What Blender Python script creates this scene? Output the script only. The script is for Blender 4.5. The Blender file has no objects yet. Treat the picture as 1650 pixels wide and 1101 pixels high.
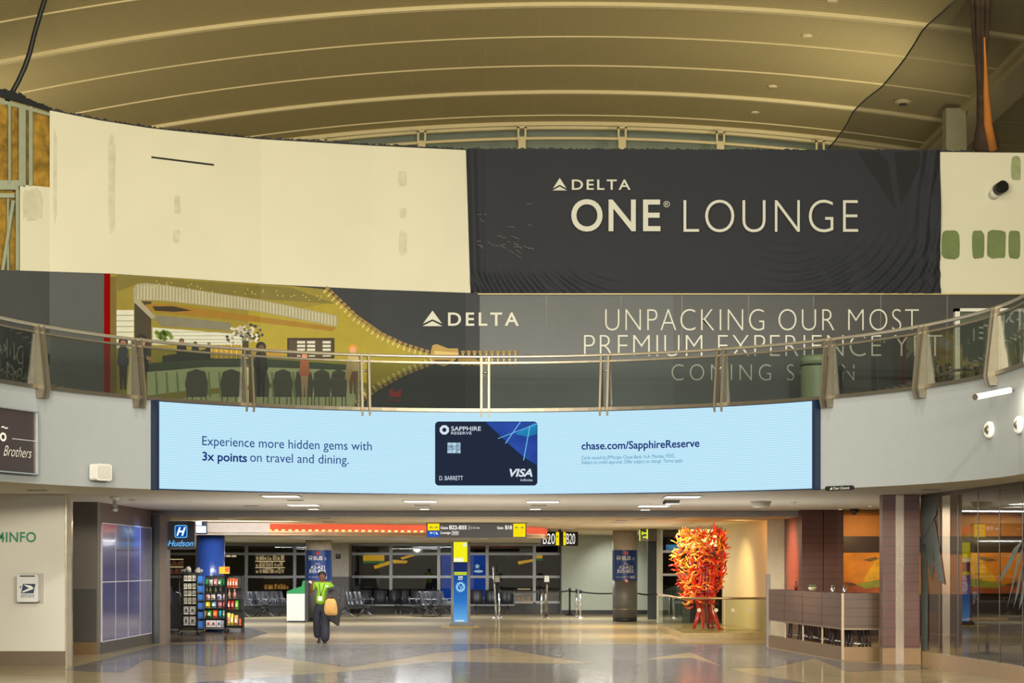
import bpy, bmesh, math, random
from mathutils import Vector, Matrix
RN = random.Random(11)
sc = bpy.context.scene
COL = sc.collection
PI = math.pi
# ------------------------------------------------------------------ camera
F = 3080.0            # focal length in pixels of the 1650 px wide frame
H = 1.83              # camera height
cd = bpy.data.cameras.new('camera'); cam = bpy.data.objects.new('camera', cd); COL.objects.link(cam)
cd.sensor_width = 36.0; cd.lens = F / 1650 * 36.0; cd.shift_y = (913 - 550.5) / 1650
cd.clip_start = 0.5; cd.clip_end = 400
cam.location = (0, 0, H); cam.rotation_euler = (PI / 2, 0, 0)
sc.camera = cam
# ------------------------------------------------------------------ world, exposure, lights
w = bpy.data.worlds.new('hall_ambience'); sc.world = w; w.use_nodes = True
bgn = w.node_tree.nodes['Background']; bgn.inputs[0].default_value = (1.0, 0.90, 0.68, 1); bgn.inputs[1].default_value = 0.30
vs = sc.view_settings; vs.view_transform = 'Standard'; vs.look = 'None'; vs.gamma = 1; vs.use_curve_mapping = False
vs.exposure = 0.0
sc.cycles.use_denoising = True
sc.cycles.max_bounces = 8; sc.cycles.transparent_max_bounces = 24
sc.cycles.caustics_reflective = False; sc.cycles.caustics_refractive = False
sc.cycles.sample_clamp_indirect = 6

def area(name, loc, target, sx, sy, power, col):
    l = bpy.data.lights.new(name, 'AREA'); l.shape = 'RECTANGLE'; l.size = sx; l.size_y = sy; l.energy = power; l.color = col
    o = bpy.data.objects.new(name, l); COL.objects.link(o); o.location = loc
    o.rotation_euler = (Vector(target) - Vector(loc)).to_track_quat('-Z', 'Y').to_euler(); return o
def spot(name, loc, target, power, col, ang=60, blend=.6, rad=.05):
    l = bpy.data.lights.new(name, 'SPOT'); l.energy = power; l.color = col; l.spot_size = math.radians(ang); l.spot_blend = blend; l.shadow_soft_size = rad
    o = bpy.data.objects.new(name, l); COL.objects.link(o); o.location = loc
    o.rotation_euler = (Vector(target) - Vector(loc)).to_track_quat('-Z', 'Y').to_euler(); return o
WARM = (1.0, .93, .71); NEUT = (1.0, .96, .90)
area('atrium_fill', (-2, 8, 14.0), (-1, 40, 8.4), 18, 4, 2450, WARM)  # large unseen lamp added to brighten the upper wall
spot('vault_fill', (-14, 42, 9.0), (0, 48, 13.5), 750, WARM, 150, .8, .4)  # unseen side spot added to brighten the vault, as on the next line
spot('vault_fill', (10.5, 43, 8.6), (0, 47, 13.5), 1100, WARM, 150, .8, .4)
area('vault_fill', (1, 8, 5.3), (2, 40, 14), 14, 1.4, 7200, WARM)  # wide unseen panel added to brighten the vault
for xx, yy, pw in ((-5, 40, 200), (-.5, 39.5, 200), (4.5, 40, 200), (-1, 50, 160), (4.0, 55, 200)): spot('ceiling_fill', (xx, yy, .15), (xx, yy, 3), pw, (1, .93, .82), 150, .5, .12)  # upward spots without fixtures, added to lift the soffit and rear ceiling
for xx in (-4.5, 0, 4.5):
    spot('foreground_fill', (xx, 26, 13.0), (xx * 1.1, 32, 0), 1500, NEUT, 60, .6, .3)  # unseen spots added to brighten the foreground floor
    spot('soffit_bounce_fill', (xx * 1.2, 11, 9.6), (xx * .9, 43, .3), 5200, NEUT, 24, .5, .25)  # added floor wash whose bounce brightens the soffit
    spot('hall_front_fill', (xx * 1.6, 5, 3.2), (xx * 1.3, 40, 1.8), 2600, (1, .96, .92), 34, .6, .2)  # unseen low spots added to brighten the front of the hall
for yy, xx, pw in ((38.5, -4.5, 120), (38.5, 3.5, 120), (43.5, -4.5, 130), (43.5, 3.5, 130), (50, -4, 180), (50, 3, 230), (58, 3.0, 280), (67, 2.6, 260)):
    area('hall_ceiling_light_glow', (xx, yy, 2.95 if yy > 45.9 else 3.1), (xx, yy, 0), 2.4, .9, pw, (1, .88, .66) if yy in (50, 58) and xx > 0 else NEUT)
area('rack_fill', (-6.9, 50.0, 2.98), (-8, 53, 0.6), 2.4, .6, 260, NEUT)  # unseen lamp added to brighten the goods racks
for yy, xx, pw in ((60, -9, 200), (61, -4.5, 220), (68, -9, 220), (69, -3, 240)):
    area('seating_ceiling_light_glow', (xx, yy, 2.65), (xx, yy, 0), 2.4, .5, pw, (.95, .97, 1.0))

# ------------------------------------------------------------------ helpers
def lin(c):
    return tuple(((v / 255) / 12.92 if v / 255 <= .04045 else ((v / 255 + .055) / 1.055) ** 2.4) for v in c)
def P(px, py, d): return Vector(((px - 825) * d / F, d, H + (913 - py) * d / F))
def XX(px, d): return (px - 825) * d / F
def ZZ(py, d): return H + (913 - py) * d / F
def DF(py, z=0): return (H - z) * F / (py - 913)
def sm(a, b, t):
    t = max(0, min(1, (t - a) / (b - a))); return t * t * (3 - 2 * t)

MATS = {}
def M(name, col, rough=.55, metal=0, noise=.05, scale=6., bump=0, bscale=60., coat=0, spec=.5, sheen=0):
    if name in MATS: return MATS[name]
    m = bpy.data.materials.new(name); m.use_nodes = True; nt = m.node_tree; b = nt.nodes['Principled BSDF']
    c = lin(col); b.inputs['Roughness'].default_value = rough; b.inputs['Metallic'].default_value = metal
    b.inputs['Specular IOR Level'].default_value = spec
    if coat: b.inputs['Coat Weight'].default_value = coat; b.inputs['Coat Roughness'].default_value = .08
    tc = nt.nodes.new('ShaderNodeTexCoord'); n = nt.nodes.new('ShaderNodeTexNoise'); n.inputs['Scale'].default_value = scale; n.inputs['Detail'].default_value = 4
    nt.links.new(tc.outputs['Object'], n.inputs['Vector'])
    r = nt.nodes.new('ShaderNodeValToRGB'); r.color_ramp.elements[0].position = .3; r.color_ramp.elements[1].position = .7
    r.color_ramp.elements[0].color = tuple(v * (1 - noise) for v in c) + (1,); r.color_ramp.elements[1].color = tuple(min(1, v * (1 + noise)) for v in c) + (1,)
    nt.links.new(n.outputs['Fac'], r.inputs['Fac']); nt.links.new(r.outputs['Color'], b.inputs['Base Color'])
    if bump:
        n2 = nt.nodes.new('ShaderNodeTexNoise'); n2.inputs['Scale'].default_value = bscale; n2.inputs['Detail'].default_value = 3
        bp = nt.nodes.new('ShaderNodeBump'); bp.inputs['Strength'].default_value = bump; bp.inputs['Distance'].default_value = .02
        nt.links.new(tc.outputs['Object'], n2.inputs['Vector']); nt.links.new(n2.outputs['Fac'], bp.inputs['Height']); nt.links.new(bp.outputs['Normal'], b.inputs['Normal'])
    MATS[name] = m; return m
def E(name, col, s=1.0, noise=0, scale=4.):
    if name in MATS: return MATS[name]
    m = bpy.data.materials.new(name); m.use_nodes = True; nt = m.node_tree; nt.nodes.remove(nt.nodes['Principled BSDF'])
    e = nt.nodes.new('ShaderNodeEmission'); e.inputs[1].default_value = s; c = lin(col); e.inputs[0].default_value = c + (1,)
    if noise:
        tc = nt.nodes.new('ShaderNodeTexCoord'); n = nt.nodes.new('ShaderNodeTexNoise'); n.inputs['Scale'].default_value = scale
        r = nt.nodes.new('ShaderNodeValToRGB'); r.color_ramp.elements[0].position = .35; r.color_ramp.elements[1].position = .65
        r.color_ramp.elements[0].color = tuple(v * (1 - noise) for v in c) + (1,); r.color_ramp.elements[1].color = tuple(v * (1 + noise) for v in c) + (1,)
        nt.links.new(tc.outputs['Object'], n.inputs['Vector']); nt.links.new(n.outputs['Fac'], r.inputs['Fac']); nt.links.new(r.outputs['Color'], e.inputs[0])
    nt.links.new(e.outputs[0], nt.nodes['Material Output'].inputs[0]); MATS[name] = m; return m
def G(name, tint, refl=.5, rough=.02, base=.04):
    """thin pane: tinted see-through plus a Fresnel-like mirror"""
    m = bpy.data.materials.new(name); m.use_nodes = True; nt = m.node_tree; nt.nodes.remove(nt.nodes['Principled BSDF'])
    t = nt.nodes.new('ShaderNodeBsdfTransparent'); t.inputs[0].default_value = lin(tint) + (1,)
    g = nt.nodes.new('ShaderNodeBsdfGlossy'); g.inputs['Roughness'].default_value = rough
    lw = nt.nodes.new('ShaderNodeLayerWeight'); lw.inputs['Blend'].default_value = .5
    pw = nt.nodes.new('ShaderNodeMath'); pw.operation = 'POWER'; pw.inputs[1].default_value = 3.0
    mr = nt.nodes.new('ShaderNodeMapRange'); mr.inputs['To Min'].default_value = base; mr.inputs['To Max'].default_value = refl
    mx = nt.nodes.new('ShaderNodeMixShader'); L = nt.links.new
    L(lw.outputs['Facing'], pw.inputs[0]); L(pw.outputs[0], mr.inputs['Value']); L(mr.outputs[0], mx.inputs[0]); L(t.outputs[0], mx.inputs[1]); L(g.outputs[0], mx.inputs[2])
    L(mx.outputs[0], nt.nodes['Material Output'].inputs[0]); return m

ORG = {}
class MB:
    def __init__(s): s.v = []; s.f = []; s.m = []; s.sm = []
    def add(s, vs_, fs, mi=0, smooth=False):
        o = len(s.v); s.v += [Vector(p) for p in vs_]
        for f in fs: s.f.append([i + o for i in f]); s.m.append(mi); s.sm.append(smooth)
        return s
    def box(s, x0, x1, y0, y1, z0, z1, mi=0):
        return s.add([(x0, y0, z0), (x1, y0, z0), (x1, y1, z0), (x0, y1, z0), (x0, y0, z1), (x1, y0, z1), (x1, y1, z1), (x0, y1, z1)],
                     [(0, 3, 2, 1), (4, 5, 6, 7), (0, 1, 5, 4), (1, 2, 6, 5), (2, 3, 7, 6), (3, 0, 4, 7)], mi)
    def cbox(s, c, size, rz=0, rx=0, ry=0, mi=0):
        m = Matrix.Translation(c) @ Matrix.Rotation(rz, 4, 'Z') @ Matrix.Rotation(ry, 4, 'Y') @ Matrix.Rotation(rx, 4, 'X')
        a, b, h = size[0] / 2, size[1] / 2, size[2] / 2
        return s.add([m @ Vector(p) for p in ((-a, -b, -h), (a, -b, -h), (a, b, -h), (-a, b, -h), (-a, -b, h), (a, -b, h), (a, b, h), (-a, b, h))],
                     [(0, 3, 2, 1), (4, 5, 6, 7), (0, 1, 5, 4), (1, 2, 6, 5), (2, 3, 7, 6), (3, 0, 4, 7)], mi)
    def poly(s, pts, mi=0): return s.add(pts, [tuple(range(len(pts)))], mi)
    def prism(s, pts, vec, mi=0, smooth=False):
        n = len(pts); vec = Vector(vec); a = [Vector(p) for p in pts]; b = [p + vec for p in a]
        s.add(a + b, [tuple(range(n - 1, -1, -1)), tuple(range(n, 2 * n))], mi)
        s.add(a + b, [(i, (i + 1) % n, n + (i + 1) % n, n + i) for i in range(n)], mi, smooth); return s
    def grid(s, fn, nu, nv, mi=0, smooth=True):
        vs_ = [fn(i / nu, j / nv) for j in range(nv + 1) for i in range(nu + 1)]
        return s.add(vs_, [(j * (nu + 1) + i, j * (nu + 1) + i + 1, (j + 1) * (nu + 1) + i + 1, (j + 1) * (nu + 1) + i) for j in range(nv) for i in range(nu)], mi, smooth)
    def tube(s, pts, r, n=8, mi=0, smooth=True, flat=None):
        pts = [Vector(p) for p in pts]; k = len(pts); rs = r if isinstance(r, (list, tuple)) else [r] * k
        vs_ = []; up = None
        for i, p in enumerate(pts):
            t = (pts[min(i + 1, k - 1)] - pts[max(i - 1, 0)]).normalized()
            if up is None:
                up = Vector((0, 0, 1)) if abs(t.z) < .9 else Vector((1, 0, 0))
            a = t.cross(up).normalized(); b = a.cross(t).normalized(); up = b
            for j in range(n):
                q = 2 * PI * j / n; vs_.append(p + rs[i] * (math.cos(q) * a + (flat or 1) * math.sin(q) * b))
        fs = [(i * n + j, i * n + (j + 1) % n, (i + 1) * n + (j + 1) % n, (i + 1) * n + j) for i in range(k - 1) for j in range(n)]
        s.add(vs_, fs, mi, smooth); o = len(s.v) - len(vs_)
        s.f.append([o + j for j in range(n - 1, -1, -1)]); s.m.append(mi); s.sm.append(False)
        s.f.append([o + (k - 1) * n + j for j in range(n)]); s.m.append(mi); s.sm.append(False); return s
    def lathe(s, c, prof, n=20, mi=0, smooth=True, sx=1, sy=1, M4=None):
        c = Vector(c); vs_ = []
        for r, z in prof:
            for j in range(n):
                q = 2 * PI * j / n; p = Vector((sx * r * math.cos(q), sy * r * math.sin(q), z)); vs_.append(c + (M4 @ p if M4 else p))
        k = len(prof)
        fs = [(i * n + j, i * n + (j + 1) % n, (i + 1) * n + (j + 1) % n, (i + 1) * n + j) for i in range(k - 1) for j in range(n)]
        s.add(vs_, fs, mi, smooth); o = len(s.v) - len(vs_)
        s.f.append([o + j for j in range(n - 1, -1, -1)]); s.m.append(mi); s.sm.append(False)
        s.f.append([o + (k - 1) * n + j for j in range(n)]); s.m.append(mi); s.sm.append(False); return s
    def ball(s, c, r, n=12, k=8, mi=0):
        r = r if isinstance(r, (tuple, list)) else (r, r, r)
        return s.lathe(c, [(math.sin(PI * i / k) * r[0] + 1e-4, -math.cos(PI * i / k) * r[2]) for i in range(k + 1)], n, mi, True, 1, r[1] / r[0])
    def text(s, t, fn, x0, x1, y0, y1, mi=0, **k):
        """text filling the box x0..x1 (left, right), y0 (top) .. y1 (bottom); fn(x, y) maps to space"""
        vs_, fs = text2d(t, **k)
        return s.add([fn(x0 + (x1 - x0) * a, y1 + (y0 - y1) * b) for a, b in vs_], fs, mi)
    def build(s, name, mats, parent=None, keep=False, weld=False):
        if parent is not None: o3 = ORG[parent.name]
        elif keep: o3 = Vector((0, 0, 0))
        else:
            xs = [p.x for p in s.v]; ys = [p.y for p in s.v]; o3 = Vector(((min(xs) + max(xs)) / 2, (min(ys) + max(ys)) / 2, min(p.z for p in s.v)))
        me = bpy.data.meshes.new(name); me.from_pydata([p - o3 for p in s.v], [], s.f)
        for m in (mats if isinstance(mats, (list, tuple)) else [mats]): me.materials.append(m)
        for i, pl in enumerate(me.polygons): pl.material_index = s.m[i]; pl.use_smooth = s.sm[i]
        if weld:
            bm = bmesh.new(); bm.from_mesh(me); bmesh.ops.remove_doubles(bm, verts=bm.verts, dist=1e-5); bmesh.ops.recalc_face_normals(bm, faces=bm.faces); bm.to_mesh(me); bm.free()
        me.update()
        o = bpy.data.objects.new(name, me); COL.objects.link(o)
        if parent is not None: o.parent = parent
        else: o.location = o3
        ORG[o.name] = o3; return o
TXT = {}
def text2d(t, off=0, shear=0, sp=1.0, align='LEFT'):
    key = (t, off, shear, sp, align)
    if key not in TXT:
        c = bpy.data.curves.new('lettering_source', 'FONT'); c.body = t; c.size = 1; c.dimensions = '2D'; c.fill_mode = 'BOTH'
        c.offset = off; c.shear = shear; c.space_character = sp; c.align_x = align; c.resolution_u = 6
        o = bpy.data.objects.new('lettering_source', c); COL.objects.link(o)
        dg = bpy.context.evaluated_depsgraph_get(); me = bpy.data.meshes.new_from_object(o.evaluated_get(dg))
        v = [(p.co.x, p.co.y) for p in me.vertices]; f = [tuple(p.vertices) for p in me.polygons]
        bpy.data.objects.remove(o); bpy.data.curves.remove(c); bpy.data.meshes.remove(me)
        ax = min(p[0] for p in v); bx = max(p[0] for p in v); ay = min(p[1] for p in v); by = max(p[1] for p in v)
        TXT[key] = ([((p[0] - ax) / (bx - ax), (p[1] - ay) / (by - ay)) for p in v], f)
    return TXT[key]
def thing(name, label, cat, loc, group=None):
    o = bpy.data.objects.new(name, None); COL.objects.link(o); o.location = loc; o.empty_display_size = .1
    ORG[o.name] = Vector(loc); return tag(o, label, cat, group)
def tag(o, label, cat, group=None):
    o['label'] = label; o['category'] = cat
    if group: o['group'] = group
    return o
def struct(o): o['kind'] = 'structure'; return o
def dup(root, loc, rz=None, label=None):
    r = root.copy(); COL.objects.link(r); r.location = loc
    if rz is not None: r.rotation_euler = (0, 0, rz)
    if label: r['label'] = label
    for ch in list(root.children):
        c = ch.copy(); COL.objects.link(c); c.parent = r
        for g in ch.children:
            e = g.copy(); COL.objects.link(e); e.parent = c
    return r
def skinned(name, pts, edges, mat, parent, sub=2, loc=None, root=0):
    """continuous body or garment grown over a joint skeleton; pts: (x, y, z, rx, ry)"""
    o3 = ORG[parent.name] if parent is not None else Vector(loc)
    base = Vector(loc)
    me = bpy.data.meshes.new(name); me.from_pydata([Vector(p[:3]) + base - o3 for p in pts], edges, []); me.materials.append(mat)
    o = bpy.data.objects.new(name, me); COL.objects.link(o)
    if parent is not None: o.parent = parent
    else: o.location = o3
    k = o.modifiers.new('skin', 'SKIN'); k.use_smooth_shade = True; k.branch_smoothing = .3
    for i, p in enumerate(pts):
        sv = me.skin_vertices[0].data[i]; sv.radius = (p[3], p[4] if len(p) > 4 else p[3]); sv.use_root = (i == root)
    ss = o.modifiers.new('smooth', 'SUBSURF'); ss.levels = sub; ss.render_levels = sub
    ORG[o.name] = o3; return o
ORD = ['first', 'second', 'third', 'fourth', 'fifth', 'sixth', 'seventh', 'eighth', 'ninth', 'tenth', 'eleventh', 'twelfth', 'thirteenth']

# ------------------------------------------------------------------ materials
drywall = M('drywall_paint', (218, 215, 196), .8, noise=.03, scale=.6)
fasciam = M('fascia_paint', (148, 153, 158), .6, noise=.02)
soffm = M('soffit_paint', (226, 220, 206), .7, noise=.02)
steel = M('brushed_steel', (138, 130, 114), .4, .7)
steel_dk = M('dark_steel', (120, 112, 98), .4, .8)
alum = M('window_aluminium', (150, 152, 152), .4, .5)
black = M('black_plastic', (22, 22, 25), .45)
blackm = M('black_metal', (28, 28, 32), .4, .4)
white = M('white_plastic', (225, 225, 222), .5)
navy = M('screen_frame_navy', (18, 34, 62), .4)
wood = M('reddish_wood_board', (84, 44, 32), .4, noise=.12, scale=3)
bronze = M('bronze_plinth', (122, 96, 66), .4, .35)
ltgrey = M('light_grey_print', (205, 206, 198), .7, noise=.02)

# ------------------------------------------------------------------ FLOOR
def floor_mat(name, col, n=.10):
    m = M(name, col, .6, 0, n, 1.6, spec=.1); nt = m.node_tree; b = nt.nodes['Principled BSDF']
    tc = nt.nodes.new('ShaderNodeTexCoord'); mp = nt.nodes.new('ShaderNodeMapping'); mp.inputs['Scale'].default_value = (.35, 2.2, 1)
    n2 = nt.nodes.new('ShaderNodeTexNoise'); n2.inputs['Scale'].default_value = 1.4; n2.inputs['Detail'].default_value = 3
    bp = nt.nodes.new('ShaderNodeBump'); bp.inputs['Strength'].default_value = .12; bp.inputs['Distance'].default_value = .012
    g = nt.nodes.new('ShaderNodeBsdfGlossy'); g.inputs['Roughness'].default_value = .10; mx = nt.nodes.new('ShaderNodeMixShader'); mx.inputs[0].default_value = .50
    L = nt.links.new
    L(tc.outputs['Object'], mp.inputs[0]); L(mp.outputs[0], n2.inputs['Vector']); L(n2.outputs['Fac'], bp.inputs['Height']); L(bp.outputs[0], g.inputs['Normal'])
    L(b.outputs[0], mx.inputs[1]); L(g.outputs[0], mx.inputs[2]); L(mx.outputs[0], nt.nodes['Material Output'].inputs[0])
    return m
terr_beige = floor_mat('terrazzo_beige', (172, 156, 122)); terr_grey = floor_mat('terrazzo_grey', (118, 116, 118)); terr_dark = floor_mat('terrazzo_umber', (84, 72, 60))
terr_gold = floor_mat('terrazzo_ochre', (176, 150, 98))
b = MB(); b.box(-22, 22, -6, 90, -.2, 0); floor = struct(b.build('floor', terr_beige, keep=True))
def fp(px, py, z=.002):
    d = DF(py, z); return Vector((XX(px, d), d, z))
zig = [(-60, 1081), (100, 1080), (150, 1083), (197, 1084), (234, 1063), (345, 1075), (428, 1056), (560, 1076), (700, 1053), (800, 1044), (905, 1062), (985, 1071), (1113, 1051), (1170, 1076), (1240, 1077), (1312, 1061), (1366, 1083), (1500, 1078), (1720, 1078)]
b = MB(); b.poly([fp(115, 1076), fp(262, 1038.6), fp(1238, 1038.6), fp(1238, 1045), fp(1358, 1066), fp(1480, 1072)] + [fp(x, y) for x, y in zig[-2:0:-1]])
struct(b.build('floor_inlay', terr_grey, floor))
b = MB(); b.poly([fp(x, y, .003) for x, y in ((300, 1101), (560, 1082), (700, 1066), (905, 1070), (1113, 1060), (1200, 1084), (1300, 1101))]); struct(b.build('floor_inlay', terr_grey, floor))
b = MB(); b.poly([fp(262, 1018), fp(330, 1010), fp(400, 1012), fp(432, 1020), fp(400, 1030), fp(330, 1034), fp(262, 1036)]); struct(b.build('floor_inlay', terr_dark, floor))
b = MB(); b.poly([fp(1060, 1034), fp(1238, 1034), fp(1238, 1037.5), fp(1000, 1037.5), fp(900, 1004), fp(990, 1004)]); struct(b.build('floor_inlay', terr_gold, floor))
b = MB(); b.box(-8.2, 7.0, 45.0, 45.06, 0, .003); struct(b.build('floor_joint', M('joint_metal', (70, 58, 40), .4, .6), floor))

# ------------------------------------------------------------------ VAULT CEILING
ZA, XA, RV = 13.88, 1.44, 62.0
def zv(x): return ZA - (x - XA) ** 2 / (2 * RV)
vm = M('vault_panel', (178, 161, 112), .75, noise=.03, scale=.4)
nt = vm.node_tree; bs = nt.nodes['Principled BSDF']
tc = nt.nodes.new('ShaderNodeTexCoord'); sx = nt.nodes.new('ShaderNodeSeparateXYZ'); nt.links.new(tc.outputs['Object'], sx.inputs[0])
def _seam(out, period, width):
    a = nt.nodes.new('ShaderNodeMath'); a.operation = 'PINGPONG'; a.inputs[1].default_value = period / 2; nt.links.new(out, a.inputs[0])
    c = nt.nodes.new('ShaderNodeMath'); c.operation = 'LESS_THAN'; c.inputs[1].default_value = width; nt.links.new(a.outputs[0], c.inputs[0]); return c
s1 = _seam(sx.outputs['X'], .62, .008); s2 = _seam(sx.outputs['Y'], .2, .02)
src = bs.inputs['Base Color'].links[0].from_socket
mx = nt.nodes.new('ShaderNodeMix'); mx.data_type = 'RGBA'; mx.inputs['B'].default_value = lin((186, 167, 118)) + (1,)
nt.links.new(s1.outputs[0], mx.inputs['Factor']); nt.links.new(src, mx.inputs['A'])
mx2 = nt.nodes.new('ShaderNodeMix'); mx2.data_type = 'RGBA'; mx2.inputs['B'].default_value = lin((150, 132, 88)) + (1,)
mm = nt.nodes.new('ShaderNodeMath'); mm.operation = 'MULTIPLY'; mm.inputs[1].default_value = .35
nt.links.new(s2.outputs[0], mm.inputs[0]); nt.links.new(mm.outputs[0], mx2.inputs['Factor']); nt.links.new(mx.outputs['Result'], mx2.inputs['A'])
nt.links.new(mx2.outputs['Result'], bs.inputs['Base Color'])
ribm = M('rib_paint', (214, 198, 152), .6, noise=.03)
YB, PIT = 48.46, 2.52          # strong rib B, pitch of the panels
b = MB(); b.grid(lambda u, v: Vector((-22 + 33.3 * u, 14 + 38.3 * v, zv(-22 + 33.3 * u))), 60, 2)
ceil = struct(b.build('ceiling', vm, keep=True))
def rib(y, wd, h, off=0, x0=-22, x1=11.3):
    b = MB(); n = 60
    for i in range(n):
        xa, xb = x0 + (x1 - x0) * i / n, x0 + (x1 - x0) * (i + 1) / n; za, zb = zv(xa) - off, zv(xb) - off
        A = [Vector((x, yy, z - dz)) for x, z in ((xa, za), (xb, zb)) for yy, dz in ((y - wd / 2, 0), (y - wd / 2, h), (y + wd / 2, h), (y + wd / 2, 0))]
        b.add(A, [(0, 1, 5, 4), (1, 2, 6, 5), (2, 3, 7, 6)])
    return b
k = 0
for i in range(-9, 3):
    y = YB + i * PIT
    if y > 51.6: continue
    strong = i % 3 == 0
    bb = rib(y - .09, .06, .085) if strong else rib(y, .035, .03)
    if strong:
        c2 = rib(y + .09, .05, .06); bb.add(c2.v, c2.f)
    k += 1; struct(bb.build('trim_%d' % k, ribm, keep=True))
bb = rib(52.0, .16, .16); c2 = rib(51.8, .1, .1); bb.add(c2.v, c2.f); k += 1; struct(bb.build('trim_%d' % k, ribm, keep=True))
# end wall under the vault, glazed and dim
endg = M('clerestory_glazing', (112, 122, 108), .35, noise=.1, scale=.5)
b = MB(); b.grid(lambda u, v: Vector((-22 + 33.3 * u, 52.3, 8 + (zv(-22 + 33.3 * u) - 8) * v)), 60, 1); struct(b.build('wall_clerestory', endg, keep=True))
pipe = thing('clerestory_rail', 'pale pipe rail on forked brackets below the vault at the top of the dark banner', 'rail', (1, 51.9, 12.5))
b = MB(); b.tube([(x, 51.7, zv(x) - .46) for x in [-9 + i * .5 for i in range(38)]], .045, 8); b.build('pipe', ribm, pipe)
for px in (520, 680, 841, 1002, 1160, 1320):
    x = XX(px, 51.8); z = zv(x)
    b = MB(); b.box(x - .12, x - .07, 51.62, 51.78, z - .5, z - .16); b.box(x + .07, x + .12, 51.62, 51.78, z - .5, z - .16); b.box(x - .12, x + .12, 51.62, 51.78, z - .2, z - .14); b.box(x - .1, x + .1, 51.64, 51.76, z - 1.2, z - .42); b.build('bracket', ribm, pipe)
# edge beam of the vault and the neighbouring bay
b = MB(); b.box(11.15, 11.95, 14, 52.3, zv(11.3) - .22, zv(11.3) + .3); b.box(11.0, 11.15, 14, 52.3, zv(11.3) - .1, zv(11.3) + .3); b.box(11.95, 12.1, 14, 52.3, zv(11.3) - .1, zv(11.3) + .3)
struct(b.build('trim_beam', ribm, keep=True))
b = MB(); b.grid(lambda u, v: Vector((11.95 + 13 * u, 14 + 38.3 * v, zv(11.3) + .05 - (13 * u) ** 2 / 50)), 12, 2); struct(b.build('ceiling_side_bay', M('side_bay_panel', (150, 136, 62), .7), keep=True))
for i in range(-6, 2):
    b = MB(); y = YB + i * PIT * 1.0
    b.grid(lambda u, v: Vector((11.95 + 13 * u, y + .05 * v, zv(11.3) + .03 - (13 * u) ** 2 / 50)), 12, 1); k += 1; struct(b.build('trim_%d' % k, ribm, keep=True))
b = MB(); xc = XX(1540, 47)
b.prism([(xc - .28, 46.8, 9.5), (xc + .28, 46.8, 9.5), (xc + .2, 46.8, zv(xc) - .1), (xc - .28, 46.8, zv(xc) - .1)], (0, .4, 0)); struct(b.build('trim_column', M('column_paint', (196, 190, 158), .6), keep=True))
def on_vault(px, py):
    d = 50.
    for _ in range(30):
        d = (zv(XX(px, d)) - H) * F / (913 - py)
    return P(px, py, d)
for (px, py), nm in zip(((1341, 1), (1300, 57), (1245, 139), (1217, 181)), ('topmost of four', 'second highest of four', 'third highest of four', 'lowest of four')):
    p = on_vault(px, py); t = thing('vault_downlight', 'small glowing downlight in the vaulted ceiling, ' + nm, 'ceiling light', p, 'downlights in the vault')
    b = MB(); b.lathe(p + Vector((0, 0, -.03)), [(.05, 0), (.11, 0), (.12, .05), (.05, .05)], 14); b.build('trim_ring', ribm, t)
    b = MB(); b.lathe(p + Vector((0, 0, -.025)), [(.001, 0), (.055, .0), (.05, .02), (.001, .02)], 12); b.build('lamp', E('downlight_glow', (255, 236, 190), 4), t)
p = on_vault(1455, 163)
t = thing('ceiling_speaker', 'round white ceiling speaker seen through the dark net', 'speaker', p)
b = MB(); b.lathe(p + Vector((0, 0, -.08)), [(.02, 0), (.12, .01), (.2, .05), (.22, .09), (.02, .09)], 18); b.build('dish', ribm, t)
b = MB(); b.lathe(p + Vector((0, 0, -.1)), [(.02, 0), (.1, .005), (.11, .03), (.02, .03)], 14); b.build('grille', black, t)

# ------------------------------------------------------------------ UPPER WALL (drywall) and its hoarding
WK = [(-60, 35.8), (0, 36.2), (80, 36.9), (180, 37.4), (300, 38.1), (420, 38.8), (600, 39.5), (750, 40.0), (1200, 40.0), (1720, 40.0)]
def dW(px):
    for (a, da), (c, dc) in zip(WK, WK[1:]):
        if px <= c: break
    t = (px - a) / (c - a); return 1 / (1 / da + (1 / dc - 1 / da) * t)
def W(px, py, off=0):
    d = dW(px) - off; return P(px, py, dW(px)) + Vector((0, -off, 0))
def interp(tab, x):
    for (a, va), (c, vc) in zip(tab, tab[1:]):
        if x <= c: break
    return va + (vc - va) * (x - a) / (c - a)
def topY(px): return interp([(-60, 134), (0, 155), (80, 178), (160, 194), (250, 208), (330, 216), (420, 224.5), (600, 235), (750, 242), (1513, 245), (1720, 247)], px)
def botY(px): return interp([(-60, 434), (0, 435), (180, 441), (300, 449), (420, 457.5), (600, 466.5), (770, 472.5), (1720, 474.5)], px)
def strips(x0, x1, extra=()):
    xs = sorted({x0, x1} | {k for k, _ in WK if x0 < k < x1} | {e for e in extra if x0 < e < x1}); return list(zip(xs, xs[1:]))
def clip(poly, x, keep_right):
    out = []
    for i, p in enumerate(poly):
        q = poly[(i + 1) % len(poly)]; a = (p[0] >= x) == keep_right or p[0] == x; c = (q[0] >= x) == keep_right or q[0] == x
        if a: out.append(p)
        if a != c:
            t = (x - p[0]) / (q[0] - p[0]); out.append((x, p[1] + (q[1] - p[1]) * t))
    return out
def wpoly(b, pts, off, mi=0, surf=W, knots=None):
    """flat print on the wall, sliced where the wall bends"""
    xs = [p[0] for p in pts]; ks = [k for k, _ in WK if min(xs) < k < max(xs)] if knots is None else knots
    ed = [min(xs) - 1] + ks + [max(xs) + 1]
    for a, c in zip(ed, ed[1:]):
        q = clip(clip(pts, a, True), c, False)
        if len(q) >= 3: b.poly([surf(x, y, off) for x, y in q], mi)
    return b
ex = list(range(0, 1700, 40))
b = MB()
hole = lambda a, c: c <= 80
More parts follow.
